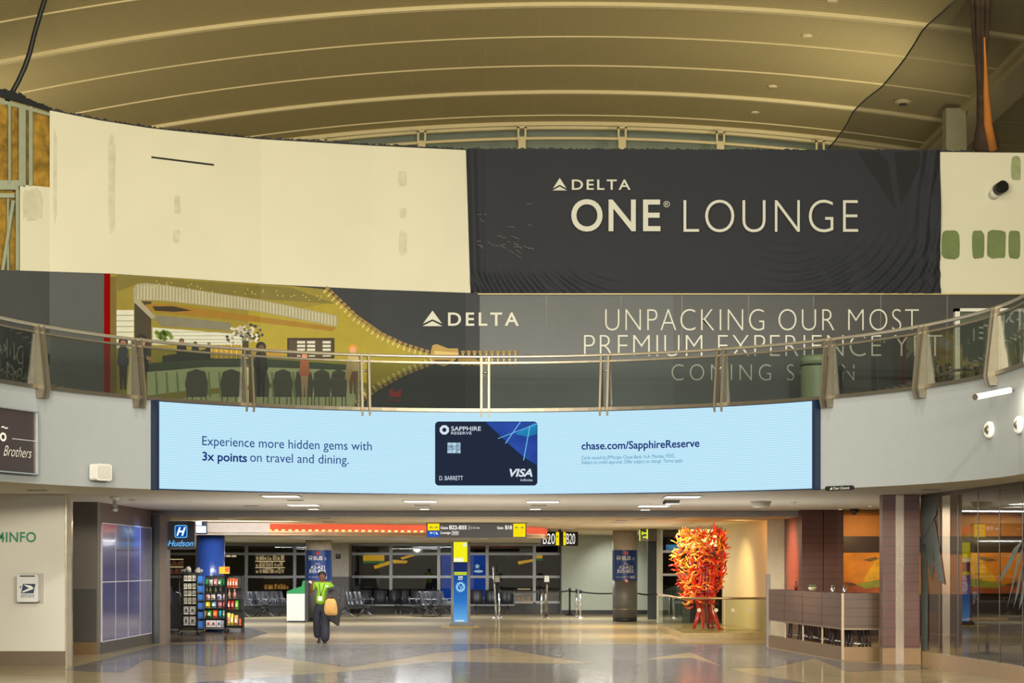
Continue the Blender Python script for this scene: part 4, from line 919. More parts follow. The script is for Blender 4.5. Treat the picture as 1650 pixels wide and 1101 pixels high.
# white service wall panel left of the windows
d = 73.6
b = MB(); b.box(XX(535, d), XX(562, d), d, d + 1.3, 1.43, ZL_); b.box(XX(535, d), XX(562, d), d + .01, d + 1.3, 0, 1.43, 1); struct(b.build('wall_service', [M('service_white', (206, 200, 186), .6), M('service_grey', (116, 114, 112), .6)], keep=True))
p = P(545, 897, d)
t = thing('thermostat', 'small dark wall control on the white panel beside the bus column', 'wall control', p)
b = MB(); b.box(p.x - .09, p.x + .09, d - .04, d - .002, p.z - .09, p.z + .09); b.build('body', black, t); b = MB(); b.box(p.x - .05, p.x + .05, d - .046, d - .04, p.z, p.z + .05); b.build('display', M('display_grey', (120, 120, 116), .3), t)

# wall behind gate B20
d = 73.0; gx0, gx1 = XX(905, d), XX(1066, d)
gwm = M('gate_wall', (186, 192, 176), .6, noise=.02)
b = MB(); b.box(gx0, gx1, d, d + 2.4, 0, 3.02); struct(b.build('wall_gate', gwm, keep=True))
b = MB(); b.box(gx0, gx1, d - .03, d, 0, .16); struct(b.build('baseboard_gate', black, keep=True))
spot('gate_wall_washer', (XX(985, 71.2), 71.0, 2.98), (XX(985, 73), 73, 1.3), 150, (1, .98, .9), 75, .9, .05)
# storefront behind the sculpture
d = 62.0; sx0, sx1 = XX(1058, d), XX(1168, d)
b = MB(); b.prism([(sx0, 62, 0), (sx0 + .12, 62, 0), (XX(1062, 73) + .12, 73.1, 0), (XX(1062, 73), 73.1, 0)], (0, 0, 3.02)); struct(b.build('wall_shop_return', gwm, keep=True))
b = MB(); b.box(sx0, sx1 + 3, d + 4, d + 4.2, 0, 3.02); struct(b.build('wall_shop_back', M('shop_back_dark', (36, 42, 44), .5, noise=.3, scale=1.5), keep=True))
win = thing('window_12', '', '', ((sx0 + sx1) / 2, d, 0)); del win['label']; del win['category']; struct(win)
b = MB(); b.box(sx0 + .12, sx0 + .2, d - .02, d + .08, 0, 3.02); b.box(sx1 - .1, sx1, d - .02, d + .08, 0, 3.02)
for z in (2.30, 1.55): b.box(sx0 + .2, sx1 - .1, d - .01, d + .07, z - .03, z + .05)
b.build('window_frame', alum, win)
b = MB(); b.poly([(sx0 + .2, d + .03, 0), (sx1 - .1, d + .03, 0), (sx1 - .1, d + .03, 3.02), (sx0 + .2, d + .03, 3.02)]); b.build('window_pane', G('shop_glass', (150, 168, 160), .5, .01, .08), win)
d = 63.0
t = thing('hanging_screen', 'blue lit video screen hanging in the shop window left of the red sculpture', 'screen', P(1088, 892, d))
b = MB(); b.box(XX(1071, d), XX(1102, d), d, d + .08, ZZ(892, d), ZZ(864, d)); b.build('bezel', black, t)
b = MB(); b.box(XX(1073, d), XX(1100, d), d - .01, d, ZZ(890, d), ZZ(878, d)); b.build('picture', E('screen_cyan', (110, 180, 230), 1, .4, 2), t)
b = MB(); b.box(XX(1091, d), XX(1100, d), d - .012, d, ZZ(877, d), ZZ(866, d)); b.build('picture', E('screen_cyan', (110, 180, 230)), t)
b = MB(); b.box(XX(1085, d), XX(1087, d), d, d + .05, ZZ(864, d), 3.02); b.build('bracket', black, t)
d = 62.6
t = thing('service_counter', 'pale slanted counter in the shop window behind the glass rail', 'counter', (XX(1085, d), d, 0))
b = MB(); b.prism([(XX(1070, d), d, 1.05), (XX(1112, d), d, 1.05), (XX(1112, d), d, 1.2), (XX(1090, d), d, 1.2)], (0, .6, 0)); b.build('top', M('counter_pale', (196, 190, 170), .4), t)
b = MB(); b.box(XX(1068, d), XX(1112, d), d + .02, d + .6, 0, 1.05); b.build('front', M('counter_front', (150, 158, 152), .4), t)
b = MB()
for i in range(5): b.box(XX(1076 + 6 * i, d), XX(1077 + 6 * i, d), d, d + .02, .1, .95)
b.build('front_bars', white, t)
d = 61.6
t = thing('lit_picture_box', 'bright framed light box glowing behind the top of the red sculpture', 'light box', P(1130, 884, d))
b = MB(); b.box(XX(1102, d), XX(1157, d), d, d + .12, ZZ(886, d), ZZ(849, d)); b.build('frame', M('box_frame', (90, 60, 34), .4), t)
b = MB(); b.box(XX(1104, d), XX(1155, d), d - .012, d, ZZ(884, d), ZZ(851, d)); b.build('picture', E('box_warm', (255, 226, 150), 1.3, .3, 2.5), t)
b = MB(); b.box(XX(1120, d), XX(1122, d), d + .02, d + .08, ZZ(849, d), 3.02); b.box(XX(1140, d), XX(1142, d), d + .02, d + .08, ZZ(849, d), 3.02); b.build('hanger', black, t)

# warm-lit wall behind the sculpture, pilaster
def vwall(name, a, c, z0, z1, m, th=.25):
    A_, C_ = Vector((XX(*a), a[1], z0)), Vector((XX(*c), c[1], z0)); up = Vector((0, 0, z1 - z0))
    nn = Vector((-(C_ - A_).y, (C_ - A_).x, 0)).normalized() * th
    if nn.y < 0: nn = -nn
    b = MB(); b.prism([A_, C_, C_ + up, A_ + up], nn); return struct(b.build(name, m, keep=True))
cream = M('cream_wall', (214, 194, 150), .6, noise=.03)
vwall('wall_sculpture', (1164, 55.6), (1238, 49.6), 0, 3.02, cream)
vwall('wall_pilaster', (1236, 48.6), (1264, 48.2), 0, 3.02, M('pilaster_cream', (214, 204, 180), .6))
# platform
plat = [(1097, 48.3), (1238, 48.3), (1238, 49.5), (1164, 55.4), (1059, 55.4)]
b = MB(); b.prism([Vector((XX(x, y), y, 0)) for x, y in plat], (0, 0, .15)); pf = struct(b.build('floor_platform', M('platform_stone', (176, 150, 92), .25, noise=.08), keep=True))
gr = thing('glass_guard', 'glass guard rail around the red tangled sculpture', 'glass rail', (XX(1150, 48.3), 48.4, .15))
ga, gb, gc = Vector((XX(1099, 48.4), 48.4, 0)), Vector((XX(1236, 48.4), 48.4, 0)), Vector((XX(1061, 55.2), 55.2, 0))
gg = G('guard_glass', (216, 226, 212), .5, .01, .05)
for p0, p1 in ((ga, ga + (gb - ga) * .5), (ga + (gb - ga) * .5, gb), (ga, ga + (gc - ga) * .5), (ga + (gc - ga) * .5, gc)):
    b = MB(); e_ = (p1 - p0).normalized() * .012; b.poly([p0 + e_ + Vector((0, 0, .15)), p1 - e_ + Vector((0, 0, .15)), p1 - e_ + Vector((0, 0, 1.0)), p0 + e_ + Vector((0, 0, 1.0))]); b.build('glass_pane', gg, gr)
b = MB(); b.tube([gc + Vector((0, 0, 1.02)), ga + Vector((0, 0, 1.02)), gb + Vector((0, 0, 1.02))], .028, 8); b.build('handrail', M('guard_rail_bronze', (176, 150, 110), .3, .7), gr)
b = MB()
for i in range(4):
    c_ = ga + (gb - ga) * (.2 + .2 * i) + Vector((0, -.01, .72)); b.lathe(c_, [(.05, -.01), (.05, .01)], 12, M4=Matrix.Rotation(PI / 2, 4, 'X'))
b.build('glass_stud', M('stud_pale', (220, 210, 170), .4), gr)

# right: wood pillar, bistro shell, wood column, glass front
d = 45.3; wx0, wx1 = XX(1292, d), XX(1359, d)
def boards(m):
    nt = m.node_tree; b_ = nt.nodes['Principled BSDF']; src = b_.inputs['Base Color'].links[0].from_socket
    tc = nt.nodes.new('ShaderNodeTexCoord'); sx = nt.nodes.new('ShaderNodeSeparateXYZ'); nt.links.new(tc.outputs['Object'], sx.inputs[0])
    a = nt.nodes.new('ShaderNodeMath'); a.operation = 'PINGPONG'; a.inputs[1].default_value = .085; nt.links.new(sx.outputs['Z'], a.inputs[0])
    c = nt.nodes.new('ShaderNodeMath'); c.operation = 'LESS_THAN'; c.inputs[1].default_value = .006; nt.links.new(a.outputs[0], c.inputs[0])
    mx = nt.nodes.new('ShaderNodeMix'); mx.data_type = 'RGBA'; mx.inputs['B'].default_value = lin((34, 16, 12)) + (1,)
    nt.links.new(c.outputs[0], mx.inputs['Factor']); nt.links.new(src, mx.inputs['A']); nt.links.new(mx.outputs['Result'], b_.inputs['Base Color'])
wb = M('wood_boards', (82, 40, 27), .35, noise=.12, scale=2.5); boards(wb)
wb2 = M('wood_boards_brown', (88, 62, 46), .4, noise=.10, scale=2.5); boards(wb2)
b = MB(); b.box(wx0, XX(1326, d), d, 48.3, 0, 3.17); b.box(XX(1327, d), wx1, d, 48.0, 0, 3.17); struct(b.build('wall_wood_pillar', wb, keep=True))
b = MB(); b.box(wx1, 16, 50.2, 50.4, 0, 3.17); struct(b.build('wall_bistro_back', M('bistro_wall_amber', (196, 128, 56), .6, noise=.04), keep=True))
b = MB(); b.box(wx1, 16, 50.1, 50.2, 0, 1.1); b.box(wx1, 16, 50.1, 50.2, 2.2, 2.62); struct(b.build('trim_bistro_band', M('bistro_band', (52, 28, 22), .4), keep=True))
b = MB(); b.box(15.8, 16, 30, 50.2, 0, 3.17); struct(b.build('wall_bistro_side', M('bistro_side', (92, 64, 44), .6), keep=True))
spot('bistro_art_light', (XX(1385, 48.5), 48.4, 3.1), (XX(1388, 50), 50.1, 1.8), 130, (1, .74, .36), 110, 1, .05)
spot('bistro_art_light', (12.6, 48.4, 3.1), (12.6, 50.1, 1.8), 330, (1, .74, .36), 110, 1, .05)
spot('pillar_orange_light', (4.2, 46.4, 2.5), (wx0, 46.8, 1.9), 2600, (1, .36, .08), 50, .8, .1)
area('bistro_lamp_glow', (11, 42, 3.1), (11, 42, 0), 4, 4, 220, (1, .8, .5))
d = 35.7; cx0, cx1 = XX(1422, d), XX(1482, d)
b = MB(); b.box(cx0, XX(1443, d), d, d + .3, .3, 3.17); b.box(XX(1456, d), cx1, d, d + .3, .3, 3.17); struct(b.build('trim_wood_column', wb, keep=True))
b = MB(); b.box(XX(1443, d), XX(1456, d), d - .02, d + .25, 0, 3.17); struct(b.build('trim_steel_strip', M('column_steel', (206, 190, 176), .18, .8), keep=True))
b = MB(); b.box(cx0, XX(1443, d), d - .01, d + .3, 0, .3); b.box(XX(1456, d), cx1 + .02, d - .01, d + .3, 0, .3); struct(b.build('baseboard_column', bronze, keep=True))
GA, GB = Vector((XX(1485, 35.8), 35.8, 0)), Vector((8.125, 29.0, 0)); ug = (GB - GA).normalized(); ng = Vector((ug.y, -ug.x, 0))
if ng.x > 0: ng = -ng
def GL(s_, z, o=0): return GA + (GB - GA) * s_ + ng * o + Vector((0, 0, z))
def GLpx(px, py, o=0):
    k = (px - 825) / F; dx, dy = GB.x - GA.x, GB.y - GA.y
    s_ = (k * GA.y - GA.x) / (dx - k * dy); q = GA + (GB - GA) * s_; return Vector((q.x, q.y, ZZ(py, q.y))) + ng * o
b = MB(); b.prism([GL(0, 0, .03), GL(1, 0, .03), GL(1, .25, .03), GL(0, .25, .03)], -ng * .14); struct(b.build('baseboard_right', M('bistro_kerb', (176, 150, 120), .3, .3), keep=True))
win = thing('window_13', '', '', GL(.5, .25)); del win['label']; del win['category']; struct(win)
bgl = G('bistro_glass', (160, 166, 164), .55, .015, .10)
nP = 6
for i in range(nP):
    b = MB(); b.poly([GL(i / nP + .002, .25), GL((i + 1) / nP - .002, .25), GL((i + 1) / nP - .002, 3.17), GL(i / nP + .002, 3.17)]); b.build('window_pane', bgl, win)
b = MB()
for i in range(nP + 1): b.prism([GL(i / nP - .002, .25, .004), GL(i / nP + .002, .25, .004), GL(i / nP + .002, 3.17, .004), GL(i / nP - .002, 3.17, .004)], -ng * .02)
b.prism([GL(0, 3.1, .02), GL(1, 3.1, .02), GL(1, 3.17, .02), GL(0, 3.17, .02)], -ng * .06); b.build('window_frame', M('bistro_frame', (96, 90, 84), .3, .6), win)
frost = M('frosted_leaf_film', (92, 104, 106), .5, noise=.12)
b = MB(); fx_ = lambda u, v: GLpx(1220 + u * .2915, 780 + v * .2915, .012)
for q in ([(908, 80), (1000, 72), (992, 170), (950, 260), (908, 330)], [(950, 240), (985, 200), (1000, 290), (1022, 420), (1042, 560), (1005, 530), (975, 400)], [(908, 320), (950, 250), (985, 420), (968, 540), (945, 430)], [(908, 330), (935, 330), (948, 620), (946, 920), (918, 920), (908, 600)]):
    b.poly([fx_(*p) for p in q])
b.build('leaf_film', frost, win)
b = MB()
for q in ([(1480, 300), (1420, 360), (1330, 560), (1395, 470)], [(1480, 330), (1440, 420), (1385, 690), (1420, 560)], [(1480, 420), (1450, 520), (1420, 690), (1450, 600)], [(1490, 480), (1475, 540), (1450, 700), (1475, 640)]):
    b.poly([fx_(*p) for p in q])
b.build('leaf_film', frost, win)

# ------------------------------------------------------------------ columns with bus signs, blue column
def column(px, y_base, wpx, z1, m0, m1, zsplit):
    d_ = DF(y_base); r = wpx / 2 * d_ / F; x = XX(px, d_) * (1 + r / d_); y = d_ + r
    b = MB(); b.lathe((x, y, 0), [(r, .12), (r, zsplit)], 32, 1); b.lathe((x, y, 0), [(r, zsplit), (r, z1)], 32, 0); b.lathe((x, y, 0), [(r * .98, 0), (r * .98, .12)], 32, 2)
    return b, x, y, r
lt = M('column_pale', (206, 196, 180), .5); gk = M('column_grey', (104, 100, 94), .45); bkk = M('column_base', (30, 30, 32), .5)
sgb = M('bus_sign_blue', (24, 62, 130), .35)
for i, (px, yb_, wp, z1) in enumerate(((513.5, 1002, 43, 2.71), (1007, 1002, 40, 3.02))):
    b, x, y, r = column(px, yb_, wp, z1, lt, gk, 1.38)
    struct(b.build('trim_column', [lt, gk, bkk], keep=True))
    if i == 1:
        b = MB(); b.lathe((x, y, .38), [(r + .004, 0), (r + .004, .05)], 32); struct(b.build('trim_column_band', steel, keep=True))
    ro = r + .012; cxp = px; dpm = y - r
    def cm_(u, py, o=0, x=x, y=y, ro=ro, px=px, dpm=dpm):
        dx = (u - px) * dpm / F; a = math.asin(max(-.999, min(.999, dx / ro))); return Vector((x + (ro + o) * math.sin(a), y - (ro + o) * math.cos(a), ZZ(py, dpm)))
    nm = ('left', 'right')[i]
    t = thing('bus_sign', ('blue bus sign on the left column, behind the walking person', 'blue bus sign on the right column near the rope barrier')[i], 'sign', (x, y - r, 1.38))
    b = MB(); a0 = 1.45
    b.grid(lambda u, v: Vector((x + ro * math.sin(-a0 + 2 * a0 * u), y - ro * math.cos(-a0 + 2 * a0 * u), 1.37 + 1.0 * v)), 20, 1); b.build('sheet', sgb, t)
    o_ = px - 1007
    def tx(s_, x0, x1, y0, y1, **k):
        b = MB(); b.text(s_, lambda a, c: cm_(a, c, .008), x0 + o_, x1 + o_, y0, y1, **k); b.build('lettering', white, t)
    tx('BUS', 1001, 1015, 896.5, 903, off=.03); tx('to', 1018, 1021, 898, 903); tx('Gates', 1004, 1011, 907.5, 910); tx('A2-A21', 996, 1018.5, 911.5, 917, off=.02); tx('B35-B55', 994, 1020, 918, 923.5, off=.02)
    tx('next departure Gate', 992.5, 1013, 929, 931.5); tx('B22', 1014.5, 1022, 928, 932.5, off=.02)
    b = MB(); b.add([cm_(a + o_, c, .008) for a, c in ((993, 925), (1022, 925), (1022, 925.8), (993, 925.8))], [(0, 1, 2, 3)])
    for q in (((993, 896), (999, 896), (999, 901), (993, 901)), ((993.5, 901), (995, 901), (995, 903), (993.5, 903)), ((997, 901), (998.5, 901), (998.5, 903), (997, 903))): b.poly([cm_(a + o_, c, .008) for a, c in q])
    b.build('bus_icon', white, t)
    b = MB(); b.poly([cm_(a + o_, c, .01) for a, c in ((994, 897), (998, 897), (998, 899), (994, 899))]); b.build('bus_icon_window', sgb, t)
    b = MB(); b.poly([cm_(a + o_, c, .008) for a, c in ((1005, 889), (1011, 889), (1011, 894.5), (1005, 894.5))]); b.build('red_badge', M('badge_red', (196, 52, 56), .4), t)
    if i == 1:
        b = MB(); b.poly([cm_(1008 + 3.6 * math.cos(k * PI / 8), 936.5 + 3.8 * math.sin(k * PI / 8), .014) for k in range(16)]); b.build('arrow_disc', M('disc_maroon', (150, 24, 44), .4), t)
        b = MB(); b.poly([cm_(*q, .02) for q in ((1006, 934), (1010, 935), (1007, 938))]); b.poly([cm_(*q, .02) for q in ((1007, 935.5), (1008.5, 934.5), (1010.5, 938), (1009.5, 939))]); b.build('arrow', white, t)
d = 54.3
b = MB(); r = 22.5 * d / F; b.lathe((XX(339.5, d), d, 0), [(r, 0), (r, 3.02)], 36); struct(b.build('trim_blue_column', M('blue_column', (52, 92, 190), .25, noise=.12, scale=1.5, coat=.4), keep=True))
spot('blue_column_fill', (-7.0, 47.5, 2.95), (XX(339, 54), 54, 2.0), 160, (.85, .9, 1), 50, 1, .1)  # unseen spot added to brighten the blue column

# ================================================================== LOWER HALL: ceiling fittings
stripg = E('strip_glow', (255, 250, 240), 3.0)
def ceil_d(py, z): return (z - H) * F / (913 - py)
def strip_lamp(px0, px1, py, label, z=ZS, w_=.9, m=None, group='linear lamps in the soffit'):
    d = ceil_d(py, z); x0, x1 = XX(px0, d), XX(px1, d)
    t = thing('linear_ceiling_light', label, 'ceiling light', ((x0 + x1) / 2, d, z - .02), group)
    b = MB(); b.box(x0 - .02, x1 + .02, d - w_ / 2 - .02, d - w_ / 2, z - .02, z); b.box(x0 - .02, x1 + .02, d + w_ / 2, d + w_ / 2 + .02, z - .02, z); b.box(x0 - .02, x0, d - w_ / 2, d + w_ / 2, z - .02, z); b.box(x1, x1 + .02, d - w_ / 2, d + w_ / 2, z - .02, z); b.build('trim_frame', white, t)
    b = MB(); b.box(x0, x1, d - w_ / 2, d + w_ / 2, z - .014, z - .002); b.build('diffuser', m or stripg, t)
strip_lamp(425, 481, 799, 'long white ceiling light under the left part of the screen, nearest to the screen edge')
strip_lamp(465, 513, 813.6, 'white ceiling light just behind the leftmost long light of the soffit')
strip_lamp(652, 703, 807.5, 'white ceiling light in the soffit above and left of the gate sign')
strip_lamp(849, 900, 808, 'white ceiling light in the soffit above the right end of the gate sign')
strip_lamp(1072, 1127, 800, 'long white ceiling light in the soffit right of centre, nearest to the screen edge')
strip_lamp(1029, 1077, 815, 'white ceiling light just behind the dark fitting right of centre')
for q, l in (((497, 513, 820), 'behind the two left lights'), ((677, 691, 820), 'behind the light left of the gate sign'), ((854, 871, 820), 'above the right end of the gate sign'), ((1032, 1047, 821), 'behind the two right lights')):
    strip_lamp(*q, 'small square soffit light ' + l, w_=.5, group='small square lamps in the soffit')
dimw = E('dim_strip', (236, 236, 226), 1.1)
for q, l in (((683, 704, 834.5), 'left of the gate sign'), ((985, 1004, 842.5), 'above the rope barrier'), ((992, 1010, 839.5), 'just behind the one above the rope barrier'), ((630, 641, 842), 'above the middle of the coral cove'), ((905, 925, 851), 'above the twin B20 sign')):
    strip_lamp(*q, 'faint small light in the beige rear ceiling ' + l, z=ZB2, w_=.3, m=dimw, group='faint lamps in the rear ceiling')
cool = E('cool_strip', (206, 232, 255), 2.0)
for q, l in (((366, 402, 869.5), 'right of the blue column'), ((468, 503, 864.5), 'left of the left bus column top'), ((490, 522, 868.5), 'at the left bus column top'), ((622, 656, 867), 'behind the left of the gate sign'), ((640, 662, 870), 'in the middle of the seating area'), ((775, 786, 868), 'below the gate sign')):
    strip_lamp(*q, 'bluish strip light in the low seating ceiling ' + l, z=ZL_, w_=.3, m=cool, group='bluish strips in the seating ceiling')
strip_lamp(324, 336, 856, 'white light in the rear ceiling over the blue column', z=ZB2, w_=.4, group='faint lamps in the rear ceiling')
def disc(name, px, py, z, rx, label, cat, mat, group=None, h=.02):
    d = ceil_d(py, z); p = Vector((XX(px, d), d, z)); r = rx * d / F
    t = thing(name, label, cat, p, group)
    b = MB(); b.lathe(p + Vector((0, 0, -h)), [(r * .7, 0), (r, h * .5), (r, h - .001), (r * .7, h - .001)], 20); b.build('trim_ring', white, t)
    b = MB(); b.lathe(p + Vector((0, 0, -h - .001)), [(.002, 0), (r * .68, 0), (r * .68, h * .8), (.002, h * .8)], 18); b.build('lens', mat, t)
dkl = M('lens_dark', (70, 66, 60), .3); wm_l = E('lens_warm', (255, 222, 160), 2.5)
for px, py, l in ((1218, 821, 'behind the round ceiling speaker'), (1277, 809, 'left of the wood column'), (215, 805, 'left of the screen corner'), (1215, 834.5, 'over the sculpture wall'), (1034, 836, 'right of the twin B20 sign'), (878, 837.5, 'over the gate sign end')):
    z = ZS if py < 824 else ZB2; disc('recessed_downlight', px, py, z, 8, 'unlit round recessed light in the ceiling ' + l, 'ceiling light', dkl, 'unlit round recessed lights')
for px, py, l in ((1402, 814.8, 'right of the dark dome camera'), (1354, 820, 'left of the dark dome camera')):
    disc('recessed_downlight', px, py, ZS, 4.5, 'small glowing round light in the bistro ceiling ' + l, 'ceiling light', wm_l, 'glowing lights in the bistro ceiling')
for px, py, l in ((405, 815, 'at far left behind the screen'), (476, 806, 'beside the left long light'), (680, 814, 'left of centre'), (868, 814, 'right of centre'), (60, 790, 'above the info wall'), (1500, 789, 'at right below the fascia'), (522, 835, 'over the coral cove, left one'), (530, 841, 'over the coral cove, right one')):
    z = ZS if py < 824 else ZB2; d = ceil_d(py, z); x = XX(px, d); w_ = .17
    t = thing('air_slot', 'thin dark air slot in the ceiling ' + l, 'air slot', (x, d, z - .01), 'air slots in the ceiling')
    b = MB(); b.box(x - w_, x + w_, d - .09, d + .09, z - .012, z - .001); b.build('frame', M('slot_frame', (150, 146, 136), .5), t)
    b = MB(); b.box(x - w_ + .02, x + w_ - .02, d - .05, d + .05, z - .016, z - .012); b.build('louvre', dkl, t)
d = ceil_d(808, ZS); p = Vector((XX(1226, d), d, ZS)); r = 17 * d / F
t = thing('round_ceiling_speaker', 'white round drum hanging from the soffit right of the screen bottom', 'speaker', p)
b = MB(); b.lathe(p + Vector((0, 0, -.13)), [(.01, 0), (r * .72, 0), (r * .78, .02), (r, .11), (r, .13), (.01, .13)], 24); b.build('drum', M('speaker_cream', (196, 192, 176), .5), t)
b = MB(); b.lathe(p + Vector((0, 0, -.136)), [(.01, 0), (r * .66, 0), (r * .66, .004), (.01, .004)], 24); b.build('grille', M('grille_grey', (190, 188, 184)), t)
d = ceil_d(806, ZS); p = Vector((XX(1075, d), d, ZS))
t = thing('ceiling_box', 'small dark fitting on the soffit beside the right long light', 'ceiling fitting', p)
b = MB(); b.prism([p + Vector(q) for q in ((-.05, 0, -.001), (.26, 0, -.001), (.24, 0, -.08), (-.03, 0, -.1))], (0, .2, 0)); b.build('housing', M('fitting_grey', (112, 110, 106), .5), t)
b = MB(); b.ball(p + Vector((-.06, -.02, -.06)), .035); b.build('lens', black, t)
d = 36.5; p = Vector((XX(185, d), d, ZS))
t = thing('ceiling_camera', 'white bracketed camera hanging below the soffit in front of the blue wall', 'camera', p)
b = MB(); b.lathe(p + Vector((0, 0, -.09)), [(.03, 0), (.06, .02), (.1, .07), (.1, .089)], 18); b.build('mount', white, t)
b = MB(); b.lathe(p + Vector((0, 0, -.3)), [(.02, 0), (.055, .02), (.06, .1), (.045, .12), (.035, .22)], 18); b.build('housing', M('camera_grey', (186, 188, 192), .3, .4), t)
b = MB(); b.lathe(p + Vector((0, 0, -.24)), [(.062, 0), (.062, .03)], 18); b.build('band', steel_dk, t)
d = ceil_d(820, ZS); p = Vector((XX(1377, d), d, ZS))
t = thing('dome_camera', 'dark dome camera under the amber bistro ceiling', 'camera', p)
b = MB(); b.lathe(p + Vector((0, 0, -.03)), [(.1, 0), (.11, .029)], 18); b.build('mount', blackm, t)
b = MB(); b.ball(p + Vector((0, 0, -.05)), .085, 16, 10); b.build('dome', M('smoked_dome', (20, 18, 18), .1), t)

# ------------------------------------------------------------------ hanging signs
sgk = M('sign_black', (38, 34, 34), .35); sgy = E('sign_yellow', (250, 226, 20), 1.0); sgw = E('sign_white', (248, 246, 236), 1.0); sgbl = E('sign_blue', (36, 92, 196), 1.0)
d = 52.0
t = thing('gate_sign', 'long black hanging sign with yellow ends reading Gates B22-B55', 'sign', P(768, 867, d))
b = MB(); b.box(XX(687, d), XX(848, d), d, d + .22, ZZ(867, d), ZZ(842.5, d)); b.build('case', sgk, t)
b = MB(); b.box(XX(687, d) - .01, XX(848, d) + .01, d - .02, d + .24, ZZ(867, d) - .02, ZZ(867, d)); b.box(XX(687, d) - .01, XX(848, d) + .01, d - .02, d + .24, ZZ(842.5, d), 3.02); b.build('trim_rail', M('sign_rail', (120, 110, 94), .4, .5), t)
sf_ = lambda x, y, o=.012: P(x, y, d) + Vector((0, -o, 0))
def sbox(b, x0, x1, y0, y1, o=.008): b.poly([sf_(x0, y1, o), sf_(x1, y1, o), sf_(x1, y0, o), sf_(x0, y0, o)])
b = MB(); sbox(b, 689, 708, 844, 855); b.build('yellow_field', sgy, t)
b = MB(); sbox(b, 827, 846.5, 844, 865.5); b.build('yellow_field', sgy, t)
b = MB(); sbox(b, 689, 708, 856, 865.5); b.build('blue_field', sgbl, t)
def arrow(b, x0, x1, y, h, o=.014, left=True):
    tip, tail = (x0, x1) if left else (x1, x0); s_ = 1 if left else -1
    b.poly([sf_(tip, y, o), sf_(tip + s_ * h, y - h, o), sf_(tip + s_ * h * 1.5, y - h, o), sf_(tip + s_ * h * .8, y, o), sf_(tip + s_ * h * 1.5, y + h, o), sf_(tip + s_ * h, y + h, o)])
    b.poly([sf_(tip + s_ * h * .5, y - .5, o), sf_(tail, y - .5, o), sf_(tail, y + .5, o), sf_(tip + s_ * h * .5, y + .5, o)])
b = MB(); arrow(b, 692.5, 697.5, 850, 1.6); arrow(b, 700, 705, 850, 1.6, left=False); arrow(b, 830, 835, 850.5, 1.6); arrow(b, 838.5, 843.5, 850.5, 1.6, left=False); b.build('dark_arrows', sgk, t)
b = MB(); arrow(b, 692.5, 698, 859, 1.9); sbox(b, 699.5, 700.1, 857, 862, .014); b.poly([sf_(702, 857, .014), sf_(704.5, 859, .014), sf_(706, 862, .014), sf_(704, 861.5, .014), sf_(702.5, 861, .014)]); b.build('white_arrows', sgw, t)
def gt(s_, x0, x1, y0, y1, **k):
    b = MB(); b.text(s_, lambda x, y: sf_(x, y, .014), x0, x1, y0, y1, **k); b.build('lettering', sgw, t)
gt('Gates', 710, 722, 848.5, 853, off=.02); gt('B22-B55', 724, 752, 847, 853.5, off=.03); gt('5-15 min', 758, 773, 849, 852.5); gt('Lounge', 710, 726, 856.5, 862, off=.02); gt('Gate', 801, 811, 848.5, 853, off=.02); gt('B18', 814, 825, 847, 853.5, off=.03)
b = MB(); sbox(b, 755.3, 756, 847, 854.5, .014)
for q in ((728, 739, 856.2, 856.9), (728, 739, 861.8, 862.4), (728, 728.6, 856.2, 862.4), (738.4, 739, 856.2, 862.4)): sbox(b, *q, .014)
b.build('sign_lines', sgw, t); b = MB()
for x in (730, 732, 734.2, 736): sbox(b, x, x + 1.3, 858, 860.6, .014)
b.build('sign_lines', sgw, t)
# twin B20 sign: a box seen on its corner
d = 61.5
t = thing('gate_number_sign', 'black V shaped hanging sign reading B20 twice', 'sign', P(903, 880, d))
def vs2(x, y): return P(x, y, d) + Vector((0, (-.28 + abs(x - 902.5) / 30. * .55) * 1.0, 0))
b = MB(); z0, z1 = ZZ(880, d), ZZ(857, d)
base = [vs2(872, 880), vs2(902.5, 880), vs2(932, 880), vs2(932, 880) + Vector((-.04, .12, 0)), vs2(902.5, 880) + Vector((0, .3, 0)), vs2(872, 880) + Vector((.04, .12, 0))]
b.prism(base, (0, 0, z1 - z0)); b.box(XX(902, d) - .05, XX(902, d) + .05, d, d + .1, z1, 3.02); b.build('case', sgk, t)
so = lambda x, y: vs2(x, y) + Vector((0, -.015, 0))
b = MB(); b.text('B20', so, 875, 894, 860, 877, off=.0); b.build('lettering', sgw, t)
b = MB(); b.text('B20', so, 912.5, 927, 860, 877, off=.0); b.build('lettering', sgw, t)
for q in ((895.5, 900.5), (907.5, 911.5)):
    b = MB(); b.poly([so(q[0], 879), so(q[1], 879), so(q[1], 858), so(q[0], 858)]); b.build('yellow_strip', sgy, t)
    b = MB(); xm = sum(q) / 2; b.poly([so(xm - 1.4, 866) + Vector((0, -.01, 0)), so(xm, 863) + Vector((0, -.01, 0)), so(xm + 1.4, 866) + Vector((0, -.01, 0))]); b.build('dark_arrow', sgk, t)
d = 60.5
t = thing('flag_sign', 'small dark flag sign with glowing lime bars at the right column top', 'sign', P(1045, 872, d))
b = MB(); b.prism([P(1030, 872, d) + Vector((0, .0, 0)), P(1044, 872, d) + Vector((0, -.1, 0)), P(1060, 872, d) + Vector((0, .3, 0)), P(1044, 872, d) + Vector((0, .4, 0))], (0, 0, ZZ(850, d) - ZZ(872, d))); b.box(XX(1042, d), XX(1046, d), d + .1, d + .2, ZZ(850, d), 3.02); b.build('case', M('flag_brown', (84, 76, 66), .4), t)
lime = E('lime_glow', (222, 240, 60), 1.1); lm2 = lambda x, y: P(x, y, d) + Vector((0, -.02 - .1 * (x - 1030) / 14, 0))
